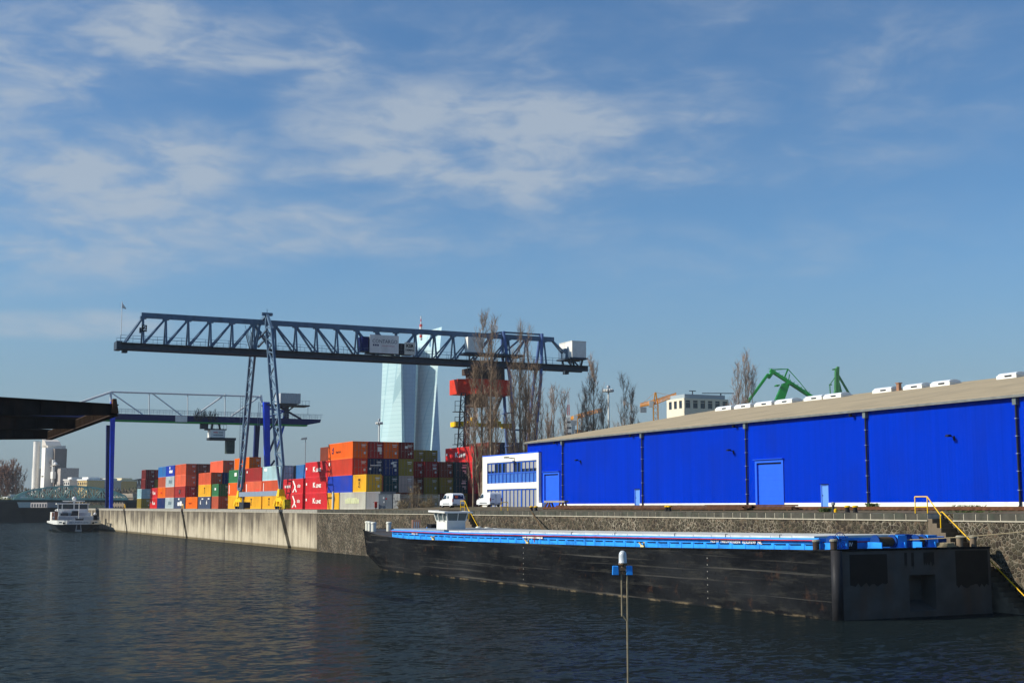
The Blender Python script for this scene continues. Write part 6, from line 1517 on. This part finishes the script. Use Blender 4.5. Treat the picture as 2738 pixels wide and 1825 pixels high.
# ================================================================== FLOODLIGHT MASTS
def crown_mast(px, py, d, label, wpx):
    p = at(px, py, d=d); k = wpx / 3627 * d / 2; o = thing('floodlight_mast', label, 'light mast', (p.x, p.y, 5.6), -YAW); h = p.z - 5.6
    MB().tube((0, 0, 0), (0, 0, h), .26, .15, n=10).build('pole', white_paint, o)
    MB().lathe((0, 0, h - .1), [(k * .5, 0), (k * .55, .12), (k * .2, .3), (k * .2, .7), (k * .36, .75), (k * .3, 1.05), (k * .1, 1.15)], 14).build('head_ring', galv, o)
    for j in range(10):
        a = 2 * math.pi * j / 10
        MB().lathe((k * .8 * math.cos(a), k * .8 * math.sin(a), h - .25), [(k * .10, .55), (k * .26, .42), (k * .28, .12), (k * .2, 0)], 8).build('lamp', mk('lamp_shade', (206, 206, 200), .4, var=.05), o)
crown_mast(1627, 1044, 262, 'tall white floodlight mast with round lamp crown between the poplars', 28)
crown_mast(1014, 1131, 300, 'white floodlight mast with round lamp crown before the left glass tower', 19)
p = at(817, 1173, d=310); o = thing('street_lamp', 'thin grey single lamp post above the red containers', 'street lamp', (p.x, p.y, 5.6), -YAW)
MB().tube((0, 0, 0), (0, 0, p.z - 5.6), .12, .08).build('pole', galv, o); MB().hexa([(-1.0, -.3, p.z - 5.8), (.3, -.3, p.z - 5.7), (.3, .3, p.z - 5.7), (-1.0, .3, p.z - 5.8), (-.9, -.3, p.z - 5.4), (.3, -.3, p.z - 5.2), (.3, .3, p.z - 5.2), (-.9, .3, p.z - 5.4)]).build('lamp_head', galv, o)

# ================================================================== GLASS TOWER
def facade_mat(name, base, alt, grid, sx, sz, bright, rough=.25):
    m = bpy.data.materials.new(name); m.use_nodes = True; N = m.node_tree.nodes; L = m.node_tree.links; b = N['Principled BSDF']
    b.inputs['Roughness'].default_value = rough; b.inputs['Metallic'].default_value = .25; b.inputs['Specular IOR Level'].default_value = .5
    tc = N.new('ShaderNodeTexCoord'); sp = N.new('ShaderNodeSeparateXYZ'); L.new(tc.outputs['Object'], sp.inputs[0])
    cb = N.new('ShaderNodeCombineXYZ'); ad = N.new('ShaderNodeMath'); L.new(sp.outputs[0], ad.inputs[0]); L.new(sp.outputs[1], ad.inputs[1]); L.new(ad.outputs[0], cb.inputs[0]); L.new(sp.outputs[2], cb.inputs[1])
    br = N.new('ShaderNodeTexBrick'); L.new(cb.outputs[0], br.inputs[0]); br.offset = 0; br.inputs['Scale'].default_value = 1; br.inputs['Brick Width'].default_value = sx; br.inputs['Row Height'].default_value = sz; br.inputs['Mortar Size'].default_value = .22
    br.inputs['Color1'].default_value = (*s2l(base), 1); br.inputs['Color2'].default_value = (*s2l(alt), 1); br.inputs['Mortar'].default_value = (*s2l(grid), 1)
    b2 = N.new('ShaderNodeTexBrick'); L.new(cb.outputs[0], b2.inputs[0]); b2.offset = .3; b2.inputs['Scale'].default_value = 1; b2.inputs['Brick Width'].default_value = sx * 2.2; b2.inputs['Row Height'].default_value = sz; b2.inputs['Mortar Size'].default_value = 0
    b2.inputs['Color1'].default_value = (0, 0, 0, 1); b2.inputs['Color2'].default_value = (1, 1, 1, 1)
    mr = N.new('ShaderNodeMapRange'); L.new(b2.outputs[0], mr.inputs[0]); mr.inputs[1].default_value = .955; mr.inputs[2].default_value = .97; mr.inputs[3].default_value = 0; mr.inputs[4].default_value = .7
    mx = N.new('ShaderNodeMix'); mx.data_type = 'RGBA'; L.new(mr.outputs[0], mx.inputs[0]); L.new(br.outputs[0], mx.inputs[6]); mx.inputs[7].default_value = (*s2l(bright), 1)
    nz = N.new('ShaderNodeTexNoise'); nz.inputs['Scale'].default_value = .012; L.new(tc.outputs['Object'], nz.inputs[0]); hv = N.new('ShaderNodeHueSaturation'); r2 = N.new('ShaderNodeMapRange'); L.new(nz.outputs[0], r2.inputs[0])
    for i, v in zip((1, 2, 3, 4), (.3, .7, .88, 1.12)): r2.inputs[i].default_value = v
    L.new(r2.outputs[0], hv.inputs['Value']); L.new(mx.outputs[2], hv.inputs['Color']); L.new(hv.outputs[0], b.inputs['Base Color'])
    return m
glass_a = facade_mat('tower_glass', (198, 226, 222), (206, 232, 228), (172, 204, 206), 3.2, 4.2, (214, 238, 232))
glass_b = facade_mat('tower_glass_pale', (214, 240, 238), (222, 244, 240), (188, 222, 224), 3.2, 4.2, (226, 244, 240))
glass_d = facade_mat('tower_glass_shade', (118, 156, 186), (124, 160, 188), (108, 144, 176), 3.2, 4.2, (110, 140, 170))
TD = 1350.0
tw = thing('twin_tower_skyscraper', 'pale green glass twin tower skyscraper far behind the gantry crane', 'skyscraper', (at(1095, 1354, d=TD).x, at(1095, 1354, d=TD).y, 5.6), -YAW)
def tp(px, py, dd=0):
    v = at(px, py, d=TD); k = (TD + dd) / TD; v = Vector((v.x * k, v.y * k, EYE + (v.z - EYE) * k)); o = tw.location; w_ = Vector((v.x - o.x, v.y - o.y, v.z - 5.6))
    c, s = math.cos(YAW), math.sin(YAW); return (w_.x * c - w_.y * s, w_.x * s + w_.y * c, w_.z)
def slab(pts_front, depth, mat, name):
    f = [tp(*p) for p in pts_front]; b = [tp(p[0], p[1], (p[2] if len(p) > 2 else 0) + depth) for p in pts_front]
    m = MB(); n = len(f); m.poly(f); m.poly(list(reversed(b)))
    for k in range(n): m.poly([f[k], f[(k + 1) % n], b[(k + 1) % n], b[k]])
    return m.build(name, mat, tw)
BY = 1355
lean = lambda x_top, y_top, x_bot, y_bot, y: x_bot + (x_top - x_bot) * (y - y_bot) / (y_top - y_bot)
slab([(lean(1023, 966, 1014.6, 1200, BY), BY, 27), (lean(1072, 966, 1075, 1200, BY), BY), (1071.5, 930), (1024, 934, 27)], 30, glass_a, 'tower')
slab([(lean(1072, 966, 1075, 1200, BY) + .2, BY, .5), (lean(1075, 966, 1082, 1200, BY), BY, 6), (1074.5, 930, 6), (1071.7, 930, .5)], 30, glass_b, 'corner_facet')
slab([(1076, BY, 12), (1102, BY, 12), (1114, 925, 12), (1072, 925, 12)], 20, glass_d, 'atrium')
slab([(lean(1111, 966, 1101, 1200, BY), BY, 38), (lean(1170, 985, 1154, 1200, BY), BY, 2), (1154, 1200, 2), (1168, 1020, 2), (1181, 873.5, 0), (1133, 887.5, 26), (1111.5, 897, 38)], 26, glass_b, 'tower')
slab([(lean(1170, 985, 1154, 1200, BY) + .3, BY, 2), (lean(1169, 1028, 1176.5, 1200, BY), BY, 12), (1169, 1026, 12), (1168.4, 1022, 2)], 18, glass_d, 'corner_facet')
a = MB(); p0, p1 = tp(1123, 905), tp(1123, 840)
seg = 9
for k in range(seg):
    q0 = Vector(p0).lerp(Vector(p1), k / seg); q1 = Vector(p0).lerp(Vector(p1), (k + 1) / seg); r_ = 1.5 if k < 6 else .5
    o = MB().tube(q0 + Vector((0, 14, 0)), q1 + Vector((0, 14, 0)), r_, n=8).build('antenna_section', mk('mast_red', (214, 70, 52), .5, var=0) if k % 2 else mk('mast_white', (224, 220, 214), .5, var=0), tw)
# ================================================================== BACKGROUND BUILDINGS, right side
bo = at(1830, 1100, d=350); be = thing('office_block', 'beige flat-roofed office block with dark windows behind the warehouse roof', 'office building', (bo.x, bo.y, 5.6), -YAW + R(24))
beige = mk('beige_concrete', (226, 216, 190), .8, var=.06); zt1, zt0, zw1, zw0 = [at(1830, p, d=350).z - 5.6 for p in (1063, 1052, 1069, 1090)]
w = MB(); nW = 6; LW = 13.6; ww = LW / nW
w.box(.3, LW, .35, 9, 0, zt1); w.box(0, LW, 0, .35, zw1, zt1); w.box(0, LW, 0, .35, 0, zw0)
for k in range(nW + 1): w.box(max(k * ww - .42, 0), min(k * ww + .42, LW), 0.02, .4, zw0, zw1)
w.box(-.0, .3, .02, 9, zw1, zt1 - .01); w.box(-.0, .3, .02, 9, 0, zw0)
for y in (0, 2.6, 5.2, 7.8): w.box(.005, .3, y + .03, y + 1.15, zw0, zw1)
w.build('wall', beige, be); MB().box(.6, LW - .6, .8, 8, zt1, zt0).build('attic', mk('attic_grey', (156, 168, 172), .6, var=.05), be)
for k in range(nW): 
    f = MB().box(k * ww + .43, (k + 1) * ww - .43, .26, .34, zw0, zw1).build('window', glass_dark, be); MB().box(k * ww + .43, (k + 1) * ww - .43, .2, .26, zw1 - .6, zw1 - .5).build('window_bar', beige, f)
for y in (1.15, 3.75, 6.35): MB().box(.2, .29, y, y + 1.45, zw0, zw1).build('window', glass_dark, be)
MB().beam((8, 4, zt0 + .7), (18, 4, zt0 + 1.0), .2).beam((13.8, 4, zt0), (13.8, 4, zt0 + .9), .25).beam((5, 4, zt0), (5, 4, zt0 + 1.2), .2).beam((4, 4, zt0 + 1.2), (6, 4, zt0 + 1.2), .2).build('roof_antenna', dark_steel, be)
orange_cr = mk('crane_orange', (248, 168, 60), .5, var=.1)
def tower_crane(pm, y_ap, y_jib, pl, pr, d, label, yl, yr):
    o0 = at(pm, y_jib, d=d); o = thing('tower_crane', label, 'tower crane', (o0.x, o0.y, 5.6), -YAW); h = o0.z - 5.6; k = d / 3627
    X = lambda p: (p - pm) * k; Z = lambda y: h + (y_jib - y) * k
    m = MB(); s = .9
    for a in (-s, s):
        for b in (-s, s): m.beam((a, b, 0), (a, b, h), .28)
    n = int(h / 2.2)
    for q in range(n):
        z0, z1 = h * q / n, h * (q + 1) / n
        m.beam((-s, -s, z0), (s, -s, z1), .16); m.beam((s, s, z0), (-s, s, z1), .16); m.beam((-s, -s, z1), (-s, s, z0), .16); m.beam((s, -s, z0), (s, s, z1), .16)
    m.build('mast', orange_cr, o)
    j = MB(); A, B = (X(pl), 0, Z(yl)), (X(pr), 0, Z(yr))
    for e in (A, B):
        for b in (-.7, .7): j.beam((0, b, h), (e[0], b, e[2]), .3)
        j.beam((0, 0, h + 1.8), (e[0], 0, e[2] + 1.2), .3)
        for q in range(16):
            t0, t1 = q / 16, (q + .5) / 16; L0 = Vector((0, .7, h)).lerp(Vector((e[0], .7, e[2])), t0); U = Vector((0, 0, h + 1.8)).lerp(Vector((e[0], 0, e[2] + 1.2)), t1); L1 = Vector((0, -.7, h)).lerp(Vector((e[0], -.7, e[2])), (q + 1) / 16); j.beam(L0, U, .16); j.beam(U, L1, .16)
    j.build('jib', orange_cr, o)
    ap = MB().beam((-.8, 0, h), (-.1, 0, Z(y_ap)), .5).beam((.8, 0, h), (.1, 0, Z(y_ap)), .5).build('apex', orange_cr, o)
    MB().beam((0, 0, Z(y_ap)), (A[0], 0, A[2] + .5), .1).beam((0, 0, Z(y_ap)), (B[0] * .7, 0, h + (B[2] - h) * .7 + 1.2), .1).build('pendant', orange_cr, o)
    MB().box(-2.6, -.9, -1, .6, h - 1.2, h + 1.2).build('cab', white_paint, o); MB().box(A[0], A[0] + 2.4, -.8, .8, A[2] - 2.2, A[2] - .2).build('counterweight', galv, o)
tower_crane(1753, 1048, 1080, 1711, 1809, 520, 'orange tower crane standing left of the beige office block', 1087, 1058)
tower_crane(1550, 1108, 1117, 1526, 1609, 560, 'low orange tower crane behind the broad poplar', 1122, 1099)
p = at(1520, 1120, d=760); o = thing('radio_mast', 'red and white lattice radio mast above the small white building', 'radio mast', (p.x, p.y, 5.6), -YAW); zt_ = at(1520, 1048, d=760).z - 5.6; n = 9
for k in range(n):
    m = MB(); z0, z1 = zt_ * k / n, zt_ * (k + 1) / n; s0, s1 = 1.5 * (1 - k / n * .8), 1.5 * (1 - (k + 1) / n * .8)
    ladder_frame(m, (-s0, -s0, z0), (-s1, -s1, z1), (s0, -s0, z0), (s1, -s1, z1), 3, .3, .2); ladder_frame(m, (-s0, s0, z0), (-s1, s1, z1), (s0, s0, z0), (s1, s1, z1), 3, .3, .2); m.build('mast_section', mk('mast_red') if k % 2 else mk('mast_white'), o)
p = at(1514, 1160, d=700); hb_ = thing('white_building', 'small white high building below the radio mast', 'building', (p.x, p.y, 5.6), -YAW); zt_ = at(1514, 1115, d=700).z - 5.6
MB().box(0, 3.0, 0, 6, 0, zt_).box(0.4, 2.6, 1, 5, zt_, zt_ + 1.2).build('wall', white_paint, hb_); MB().box(3.3, 4.6, 1, 6, 0, zt_ - 1.5).build('side_wing', white_paint, hb_)
for k in range(5): MB().box(.4, 2.6, -.05, .0, zt_ - 3 - k * 3, zt_ - 2 - k * 3).build('window', glass_dark, hb_)
for i, (pl, pr, yt, lab, rgb) in enumerate(((1538, 1556, 1150, 'grey low building beside the low orange crane foot', (120, 122, 122)), (1556, 1572, 1152, 'pale yellow low building under the broad poplar', (206, 190, 150)))):
    a, b = at(pl, yt, d=640), at(pr, yt, d=640); o = thing('low_building', lab, 'building', (a.x, a.y, 5.6), -YAW); wv = (b - a).length
    MB().box(0, wv, 0, 8, 0, a.z - 5.6).box(-.2, wv + .2, -.2, 8.2, a.z - 5.6, a.z - 5.2).build('wall', mk('low_wall_%d' % i, rgb, .8), o)
    for k in range(3): MB().box(wv * (.12 + .3 * k), wv * (.28 + .3 * k), -.06, 0, a.z - 8.2, a.z - 6.8).build('window', glass_dark, o)
# green harbour cranes behind the warehouse
green = mk('harbour_green', (40, 156, 66), .5, var=.12); green_d = mk('harbour_green_pale', (78, 142, 84), .55, var=.12)
GD = 480.0
def gcrane(px0, label):
    o0 = at(px0, 1354, d=GD); o = thing('harbour_crane', label, 'harbour crane', (o0.x, o0.y, 5.6), -YAW); k = GD / 3627
    Pf = lambda px, py, dd=0: Vector(((px - px0) * k, dd, at(px, py, d=GD).z - 5.6)); return o, Pf
o, P_ = gcrane(2085, 'large green level-luffing harbour crane with bent double jib')
m = MB(); s = 1.4
tower_b = P_(2076, 1110); tower_t = P_(2112, 1018)
m.hexa([tower_b + Vector((-2.2, -s, 0)), tower_b + Vector((1.6, -s, 0)), tower_b + Vector((1.6, s, 0)), tower_b + Vector((-2.2, s, 0)), tower_t + Vector((-1.7, -s, -1)), tower_t + Vector((1.3, -s, 0)), tower_t + Vector((1.3, s, 0)), tower_t + Vector((-1.7, s, -1))])
m.build('tower', green, o)
m = MB(); m.box(tower_b.x - 2, tower_b.x + 2, -2.5, 2.5, 0, tower_b.z); m.build('base', green, o)
m = MB()
for d_ in (-1.0, 1.0):
    m.beam(P_(2003, 1078, d_), P_(2062, 1000, d_), .8); m.beam(P_(2068, 989, d_ * .6), P_(2180, 1062, d_), 1.0)
    for k in range(10): m.beam(P_(2078 + k * 10, 997 + k * 6.4, d_), P_(2078 + k * 10 + 3, 989 + k * 6.4, d_), .2)
m.hexa([P_(2060, 1008, -1.2), P_(2070, 992, -1.2), P_(2070, 992, 1.2), P_(2060, 1008, 1.2), P_(2066, 1012, -1.2), P_(2078, 996, -1.2), P_(2078, 996, 1.2), P_(2066, 1012, 1.2)])
for k in range(7): m.beam(P_(2003 + k * 8.4, 1078 - k * 11.1, -1), P_(2003 + (k + 1) * 8.4, 1078 - (k + 1) * 11.1, 1), .3)
m.build('jib', green, o)
m = MB(); m.beam(P_(2105, 1012), P_(2116, 986), .5); m.beam(P_(2116, 986), P_(2068, 989), .25); m.beam(P_(2116, 986), P_(2146, 1020), .25); m.beam(P_(2146, 1020), P_(2176, 1058), .22); m.beam(P_(2120, 1000), P_(2116, 1022), .3); m.beam(P_(2064, 985), P_(2116, 986), .15)
m.box(P_(2081, 1)[0], P_(2090, 1)[0], -2, 2, P_(1, 1032)[2], P_(1, 1029)[2]); m.box(P_(2110, 1)[0], P_(2124, 1)[0], -2, 2, P_(1, 1028)[2], P_(1, 1025)[2]); m.build('stay', green, o)
o, P_ = gcrane(2250, 'smaller pale green harbour crane seen end on beyond the warehouse roof')
m = MB()
ladder_frame(m, P_(2240, 1120, -1), P_(2246, 985, -.6), P_(2250, 1120, -1), P_(2251, 985, -.6), 8, .6, .25); ladder_frame(m, P_(2240, 1120, 1), P_(2246, 985, .6), P_(2250, 1120, 1), P_(2251, 985, .6), 8, .6, .25)
m.box(P_(2241, 1)[0], P_(2250, 1)[0], -1, 1, 0, P_(1, 1060)[2]); m.hexa([P_(2236, 1060, -1), P_(2262, 1060, -1), P_(2262, 1060, 1), P_(2236, 1060, 1), P_(2246, 1024, -1), P_(2254, 1024, -1), P_(2254, 1024, 1), P_(2246, 1024, 1)]); m.build('tower', green_d, o)
m = MB().beam(P_(2250, 1000), P_(2284, 1060), .7).beam(P_(2236, 988), P_(2254, 984), .5).hexa([P_(2244, 996, -1), P_(2253, 996, -1), P_(2253, 996, 1), P_(2244, 996, 1), P_(2248, 980, -1), P_(2254, 981, -1), P_(2254, 981, 1), P_(2248, 980, 1)]); m.build('jib', green_d, o)
m = MB().beam(P_(2228, 1028), P_(2246, 1004), .25).beam(P_(2228, 1028), P_(2229, 1060), .3).beam(P_(2226, 1028), P_(2234, 1028), .4); m.build('stay', green_d, o)

# ================================================================== FAR END OF THE BASIN
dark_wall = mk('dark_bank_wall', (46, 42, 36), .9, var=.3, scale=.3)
bw_ = thing('basin_end_wall', 'dark shaded quay wall closing the far end of the basin', 'quay wall', (30, 566, 0)); MB().box(0, 75, 0, 3, -2, 5.3).build('wall_face', dark_wall, bw_); MB().box(-.1, 75.1, -.2, 3, 5.3, 5.7).build('coping', mk('dark_coping', (70, 64, 54), .9), bw_)
# green arched truss bridge
YB = 556.0
gbm = mk('bridge_green', (176, 206, 186), .6, var=.12, dirt=(90, 104, 92), dirt_amt=.4)
br_ = thing('truss_bridge', 'pale green curved steel truss bridge across the basin mouth', 'bridge', (at(38, 1333, y=YB).x, YB, 0))
bx = lambda px: at(px, 1333, y=YB).x - br_.location.x
zd = at(190, 1334, y=YB).z
Lb = bx(341)
for yy in (0, 7):
    m = MB(); n = 14; zc = lambda t: zd + .6 + (at(190, 1299, y=YB).z - zd - .6) * (1 - (2 * t - 1) ** 2) ** .72
    pt = [Vector((Lb * (.02 + .96 * k / n), yy, zc(.02 + .96 * k / n))) for k in range(n + 1)]
    pb_ = [Vector((Lb * (.02 + .96 * k / n), yy, zd + .1)) for k in range(n + 1)]
    for a, b in zip(pt, pt[1:]): m.beam(a, b, .55)
    m.beam((-.3, yy, zd + .1), (Lb + .3, yy, zd + .1), .5, .75)
    for k in range(n + 1):
        if k: m.beam(pb_[k], pt[k], .28)
        if k < n: m.beam(*((pb_[k], pt[k + 1]) if k % 2 == 0 else (pt[k], pb_[k + 1])), .34)
    m.beam(pb_[0], pt[0], .4); m.beam((0, yy, zd), pt[0], .4); m.beam((Lb, yy, zd), pt[-1], .4)
    m.build('truss', gbm, br_)
MB().box(-6, Lb + 8, .3, 6.7, zd - 1.1, zd - .2).build('deck', mk('deck_dark', (58, 64, 58), .8), br_)
r = MB()
r.beam((-4, -.6, zd + 1.1), (Lb + 4, -.6, zd + 1.1), .08)
for k in range(30): r.beam((-4 + k * (Lb + 8) / 29, -.6, zd), (-4 + k * (Lb + 8) / 29, -.6, zd + 1.1), .08)
r.build('railing', gbm, br_)
ab = thing('bridge_abutment', 'dark sloping stone abutment under the left end of the green bridge', 'abutment', (br_.location.x, YB, 0))
MB().prism([(-6, -1, zd - 1.1), (1, -1, zd - 1.1), (4.2, -1, -1), (-6.5, -1, -1)], (0, 9, 0)).build('masonry', dark_wall, ab)
ab2 = thing('bridge_abutment', 'dark stone abutment under the right end of the green bridge', 'abutment', (br_.location.x + Lb, YB, 0)); MB().box(0, 12, -1, 8, -1, zd - 1.1).build('masonry', dark_wall, ab2)
# silo plant
SD = 900.0
pl = thing('cement_plant', 'tall white cement works with round silo and square tower', 'cement works', at(110, 1354, d=SD) * 1, -YAW - R(54)); pl.location.z = 5.6
kx = SD / 3627; X = lambda p: (p - 110) * kx / .985 / .588; Z = lambda y: at(110, y, d=SD).z - 5.6
cw = mk('cement_white', (244, 240, 230), .7, var=.07, dirt=(150, 140, 126), dirt_amt=.3, dirt_scale=.15); cgr = mk('cement_grey', (205, 198, 186), .75, var=.1)
MB().lathe((X(75.5), 0, 0), [((X(85) - X(67)) * .294, 0), ((X(85) - X(67)) * .294, Z(1178))], 24).build('silo', cw, pl, smooth=False)
MB().box(X(64), X(66.5), -1, 3, 0, Z(1176)).box(X(66.8), X(69), 4.5, 6, 0, Z(1176)).build('stair_tower', mk('stair_grey', (120, 126, 116), .7), pl)
MB().box(X(86), X(115), 2, 14, 0, Z(1190)).prism([(X(84), 2, Z(1190)), (X(113), 2, Z(1198)), (X(100), 2, Z(1178)), (X(86), 2, Z(1172))], (0, 10, 0)).build('mill_building', cgr, pl)
MB().box(X(117), X(134.5), -2, 9, 0, Z(1198)).build('tower', cw, pl)
MB().box(X(135), X(144), 3, 11, 0, Z(1200)).build('tower', mk('plant_dark', (128, 118, 110), .8), pl)
MB().box(X(93), X(115), 1.8, 1.99, Z(1212), Z(1208)).box(X(95), X(114), 1.8, 1.99, Z(1275), Z(1272)).box(X(121), X(131), -2.1, -2.01, Z(1275), Z(1272)).build('dark_band', mk('plant_band', (82, 80, 74), .8), pl)
MB().poly([(X(103), 1.9, Z(1222)), (X(106), 1.9, Z(1217)), (X(109), 1.9, Z(1222))]).poly([(X(103), 1.9, Z(1226)), (X(109), 1.9, Z(1226)), (X(109), 1.9, Z(1223)), (X(103), 1.9, Z(1223))]).build('emblem', mk('plant_blue', (52, 84, 130), .6), pl)
MB().box(X(138), X(168), 4, 16, 0, Z(1295)).box(X(153), X(168), 4, 16, 0, Z(1252)).build('process_block', mk('plant_mid', (178, 168, 158), .8, var=.2), pl)
MB().lathe((X(147.5), 2, 0), [(1.0, Z(1290)), (1.0, Z(1230))], 10).lathe((X(158), 2, Z(1245)), [(1.4, 0), (1.2, 1.2), (.5, 2)], 10).box(X(142), X(153), 1, 3, Z(1280), Z(1262)).build('filter_pipe', cw, pl)
MB().box(X(137), X(152), 1, 3.5, Z(1247), Z(1245)).box(X(150), X(168), 1, 3.5, Z(1245), Z(1243)).beam((X(136), 1, Z(1240)), (X(140), 1, Z(1226)), .6).build('gantry_walkway', mk('plant_mid'), pl)
MB().box(X(55), X(62), 0, 6, 0, Z(1249)).box(X(40), X(60), 2, 10, 0, Z(1290)).build('annex', cw, pl)
# houses far behind the bridge
def house(px0, px1, py, d, label, rgb, roof, cols):
    a, b = at(px0, py, d=d), at(px1, py, d=d); o = thing('house', label, 'house', (a.x, a.y, 5.6), -YAW - R(38), 'far houses beyond the bridge'); wv = (b - a).length / .79; h = a.z - 5.6
    MB().box(0, wv, 0, 12, 0, h).build('wall', mk('house_%d_%d_%d' % rgb, rgb, .8, var=.08), o)
    MB().prism([(-.4, -.4, h), (wv + .4, -.4, h), (wv + .4, 12.4, h), (-.4, 12.4, h)], (0, 0, .8)).box(wv * .15, wv * .8, 2, 10, h + .8, h + 2.0).build('roof', mk('roof_%d_%d_%d' % roof, roof, .7), o)
    for f in range(2):
        for k in range(cols): MB().box(wv * (k + .25) / cols, wv * (k + .75) / cols, -.08, 0, h - 2.6 - f * 3, h - 1.0 - f * 3).build('window', glass_dark, o)
house(171, 191, 1284, 820, 'white far house with pale flat roof nearest the cement works', (218, 212, 200), (226, 222, 214), 3)
house(196, 203, 1287, 840, 'narrow grey far house left of the yellow one', (150, 146, 140), (190, 186, 178), 2)
house(208, 241, 1284, 800, 'cream yellow far house with white roof edge', (222, 192, 132), (232, 230, 222), 5)
house(252, 262, 1286, 860, 'dull pink far house behind bare trees', (170, 136, 118), (150, 130, 116), 2)
house(264, 284, 1287, 830, 'pale far house left of the far blue crane leg', (196, 188, 172), (206, 200, 188), 3)
house(298, 330, 1286, 850, 'long ochre far house right of the far blue crane leg', (214, 176, 108), (220, 206, 170), 6)
house(0, 30, 1332, 640, 'low white shed at the left picture edge below bare trees', (196, 198, 186), (214, 216, 208), 3)
house(62, 150, 1341, 690, 'low pale sheds seen beneath the green bridge', (150, 146, 146), (140, 140, 140), 9)
house(300, 372, 1330, 640, 'long low brown shed right of the far crane leg', (132, 118, 100), (150, 140, 124), 8)
# second dark arch bridge
ob = thing('arch_bridge', 'dark steel arch bridge behind the far blue crane leg', 'bridge', at(296, 1320, d=900), -YAW)
k = 900 / 3627; m = MB(); pts = []
for j in range(17):
    px = 292 + j * 7.0; t = j / 16; y = 1306 - 27 * (1 - (1 - t) ** 2); pts.append(Vector(((px - 296) * k, 0, (1320 - y) * k)))
for d_ in (0, 9):
    for a, b in zip(pts, pts[1:]): m.beam(a + Vector((0, d_, 0)), b + Vector((0, d_, 0)), 1.0)
    for p in pts: m.beam(p + Vector((0, d_, 0)), (p.x, d_, -2), .4)
    for a, b in zip(pts, pts[1:]): m.beam(a + Vector((0, d_, 0)), (b.x, d_, -2), .35)
m.box(-6, pts[-1].x, 0, 9, -3, -1.6); m.build('arch', mk('arch_dark', (56, 62, 72), .6), ob)
MB().box(-4, 0, 0, 9, -14, -3).box(60 * k * 1.2, 60 * k * 1.2 + 4, 0, 9, -14, -3).build('pier', dark_wall, ob)
# distant wooded skyline and left bank scrub: one mass each
def scrub(label, name, pxs, d, h0, h1, n, seed, mat, zb=5.6, dj=30):
    rnd = random.Random(seed); m = MB()
    for k in range(n):
        px = rnd.uniform(*pxs); dd = d + rnd.uniform(-dj, dj); b = at(px, 1354, d=dd); b.z = zb; h = rnd.uniform(h0, h1)
        for q in range(26):
            c = b + Vector((rnd.gauss(0, h * .22), rnd.gauss(0, h * .22), h * rnd.uniform(.15, 1))); s = Vector((rnd.uniform(-1, 1), rnd.uniform(-1, 1), rnd.uniform(-.4, .4))) * h * .045; u = Vector((rnd.uniform(-.4, .4), rnd.uniform(-.4, .4), 1)) * h * .10
            m.poly([c - s, c + s, c + u])
    return tag(m.build(name, mat), label, 'woodland', kind='stuff')
scrub('brownish bare trees and scrub massed along the far bank behind the bridge', 'far_woodland', (-60, 380), 760, 5, 11, 420, 71, mk('far_scrub', (104, 92, 74), .9, var=.35, scale=.1))
scrub('yellow green scrub on the left bank beside the bridge abutment', 'bank_scrub', (-40, 32), 590, 2, 5, 120, 72, mk('bank_green', (118, 116, 56), .9, var=.35, scale=.2), dj=14)
scrub('grey brown woodland massed far behind the harbour', 'distant_woodland', (300, 2900), 1250, 8, 17, 1100, 73, mk('far_scrub'), dj=200)

# ================================================================== HAZE: thin even air round the whole harbour
hz_ = MB().box(-1500, 2600, -320, 2600, -1, 210).build('haze', None)
hm = bpy.data.materials.new('haze'); hm.use_nodes = True; nt = hm.node_tree; nt.nodes.remove(nt.nodes['Principled BSDF'])
pv = nt.nodes.new('ShaderNodeVolumePrincipled'); pv.inputs['Density'].default_value = .00009; pv.inputs['Color'].default_value = (.80, .91, 1, 1)
nt.links.new(pv.outputs[0], nt.nodes['Material Output'].inputs['Volume'])
hz_.data.materials.append(hm); hz_['kind'] = 'stuff'
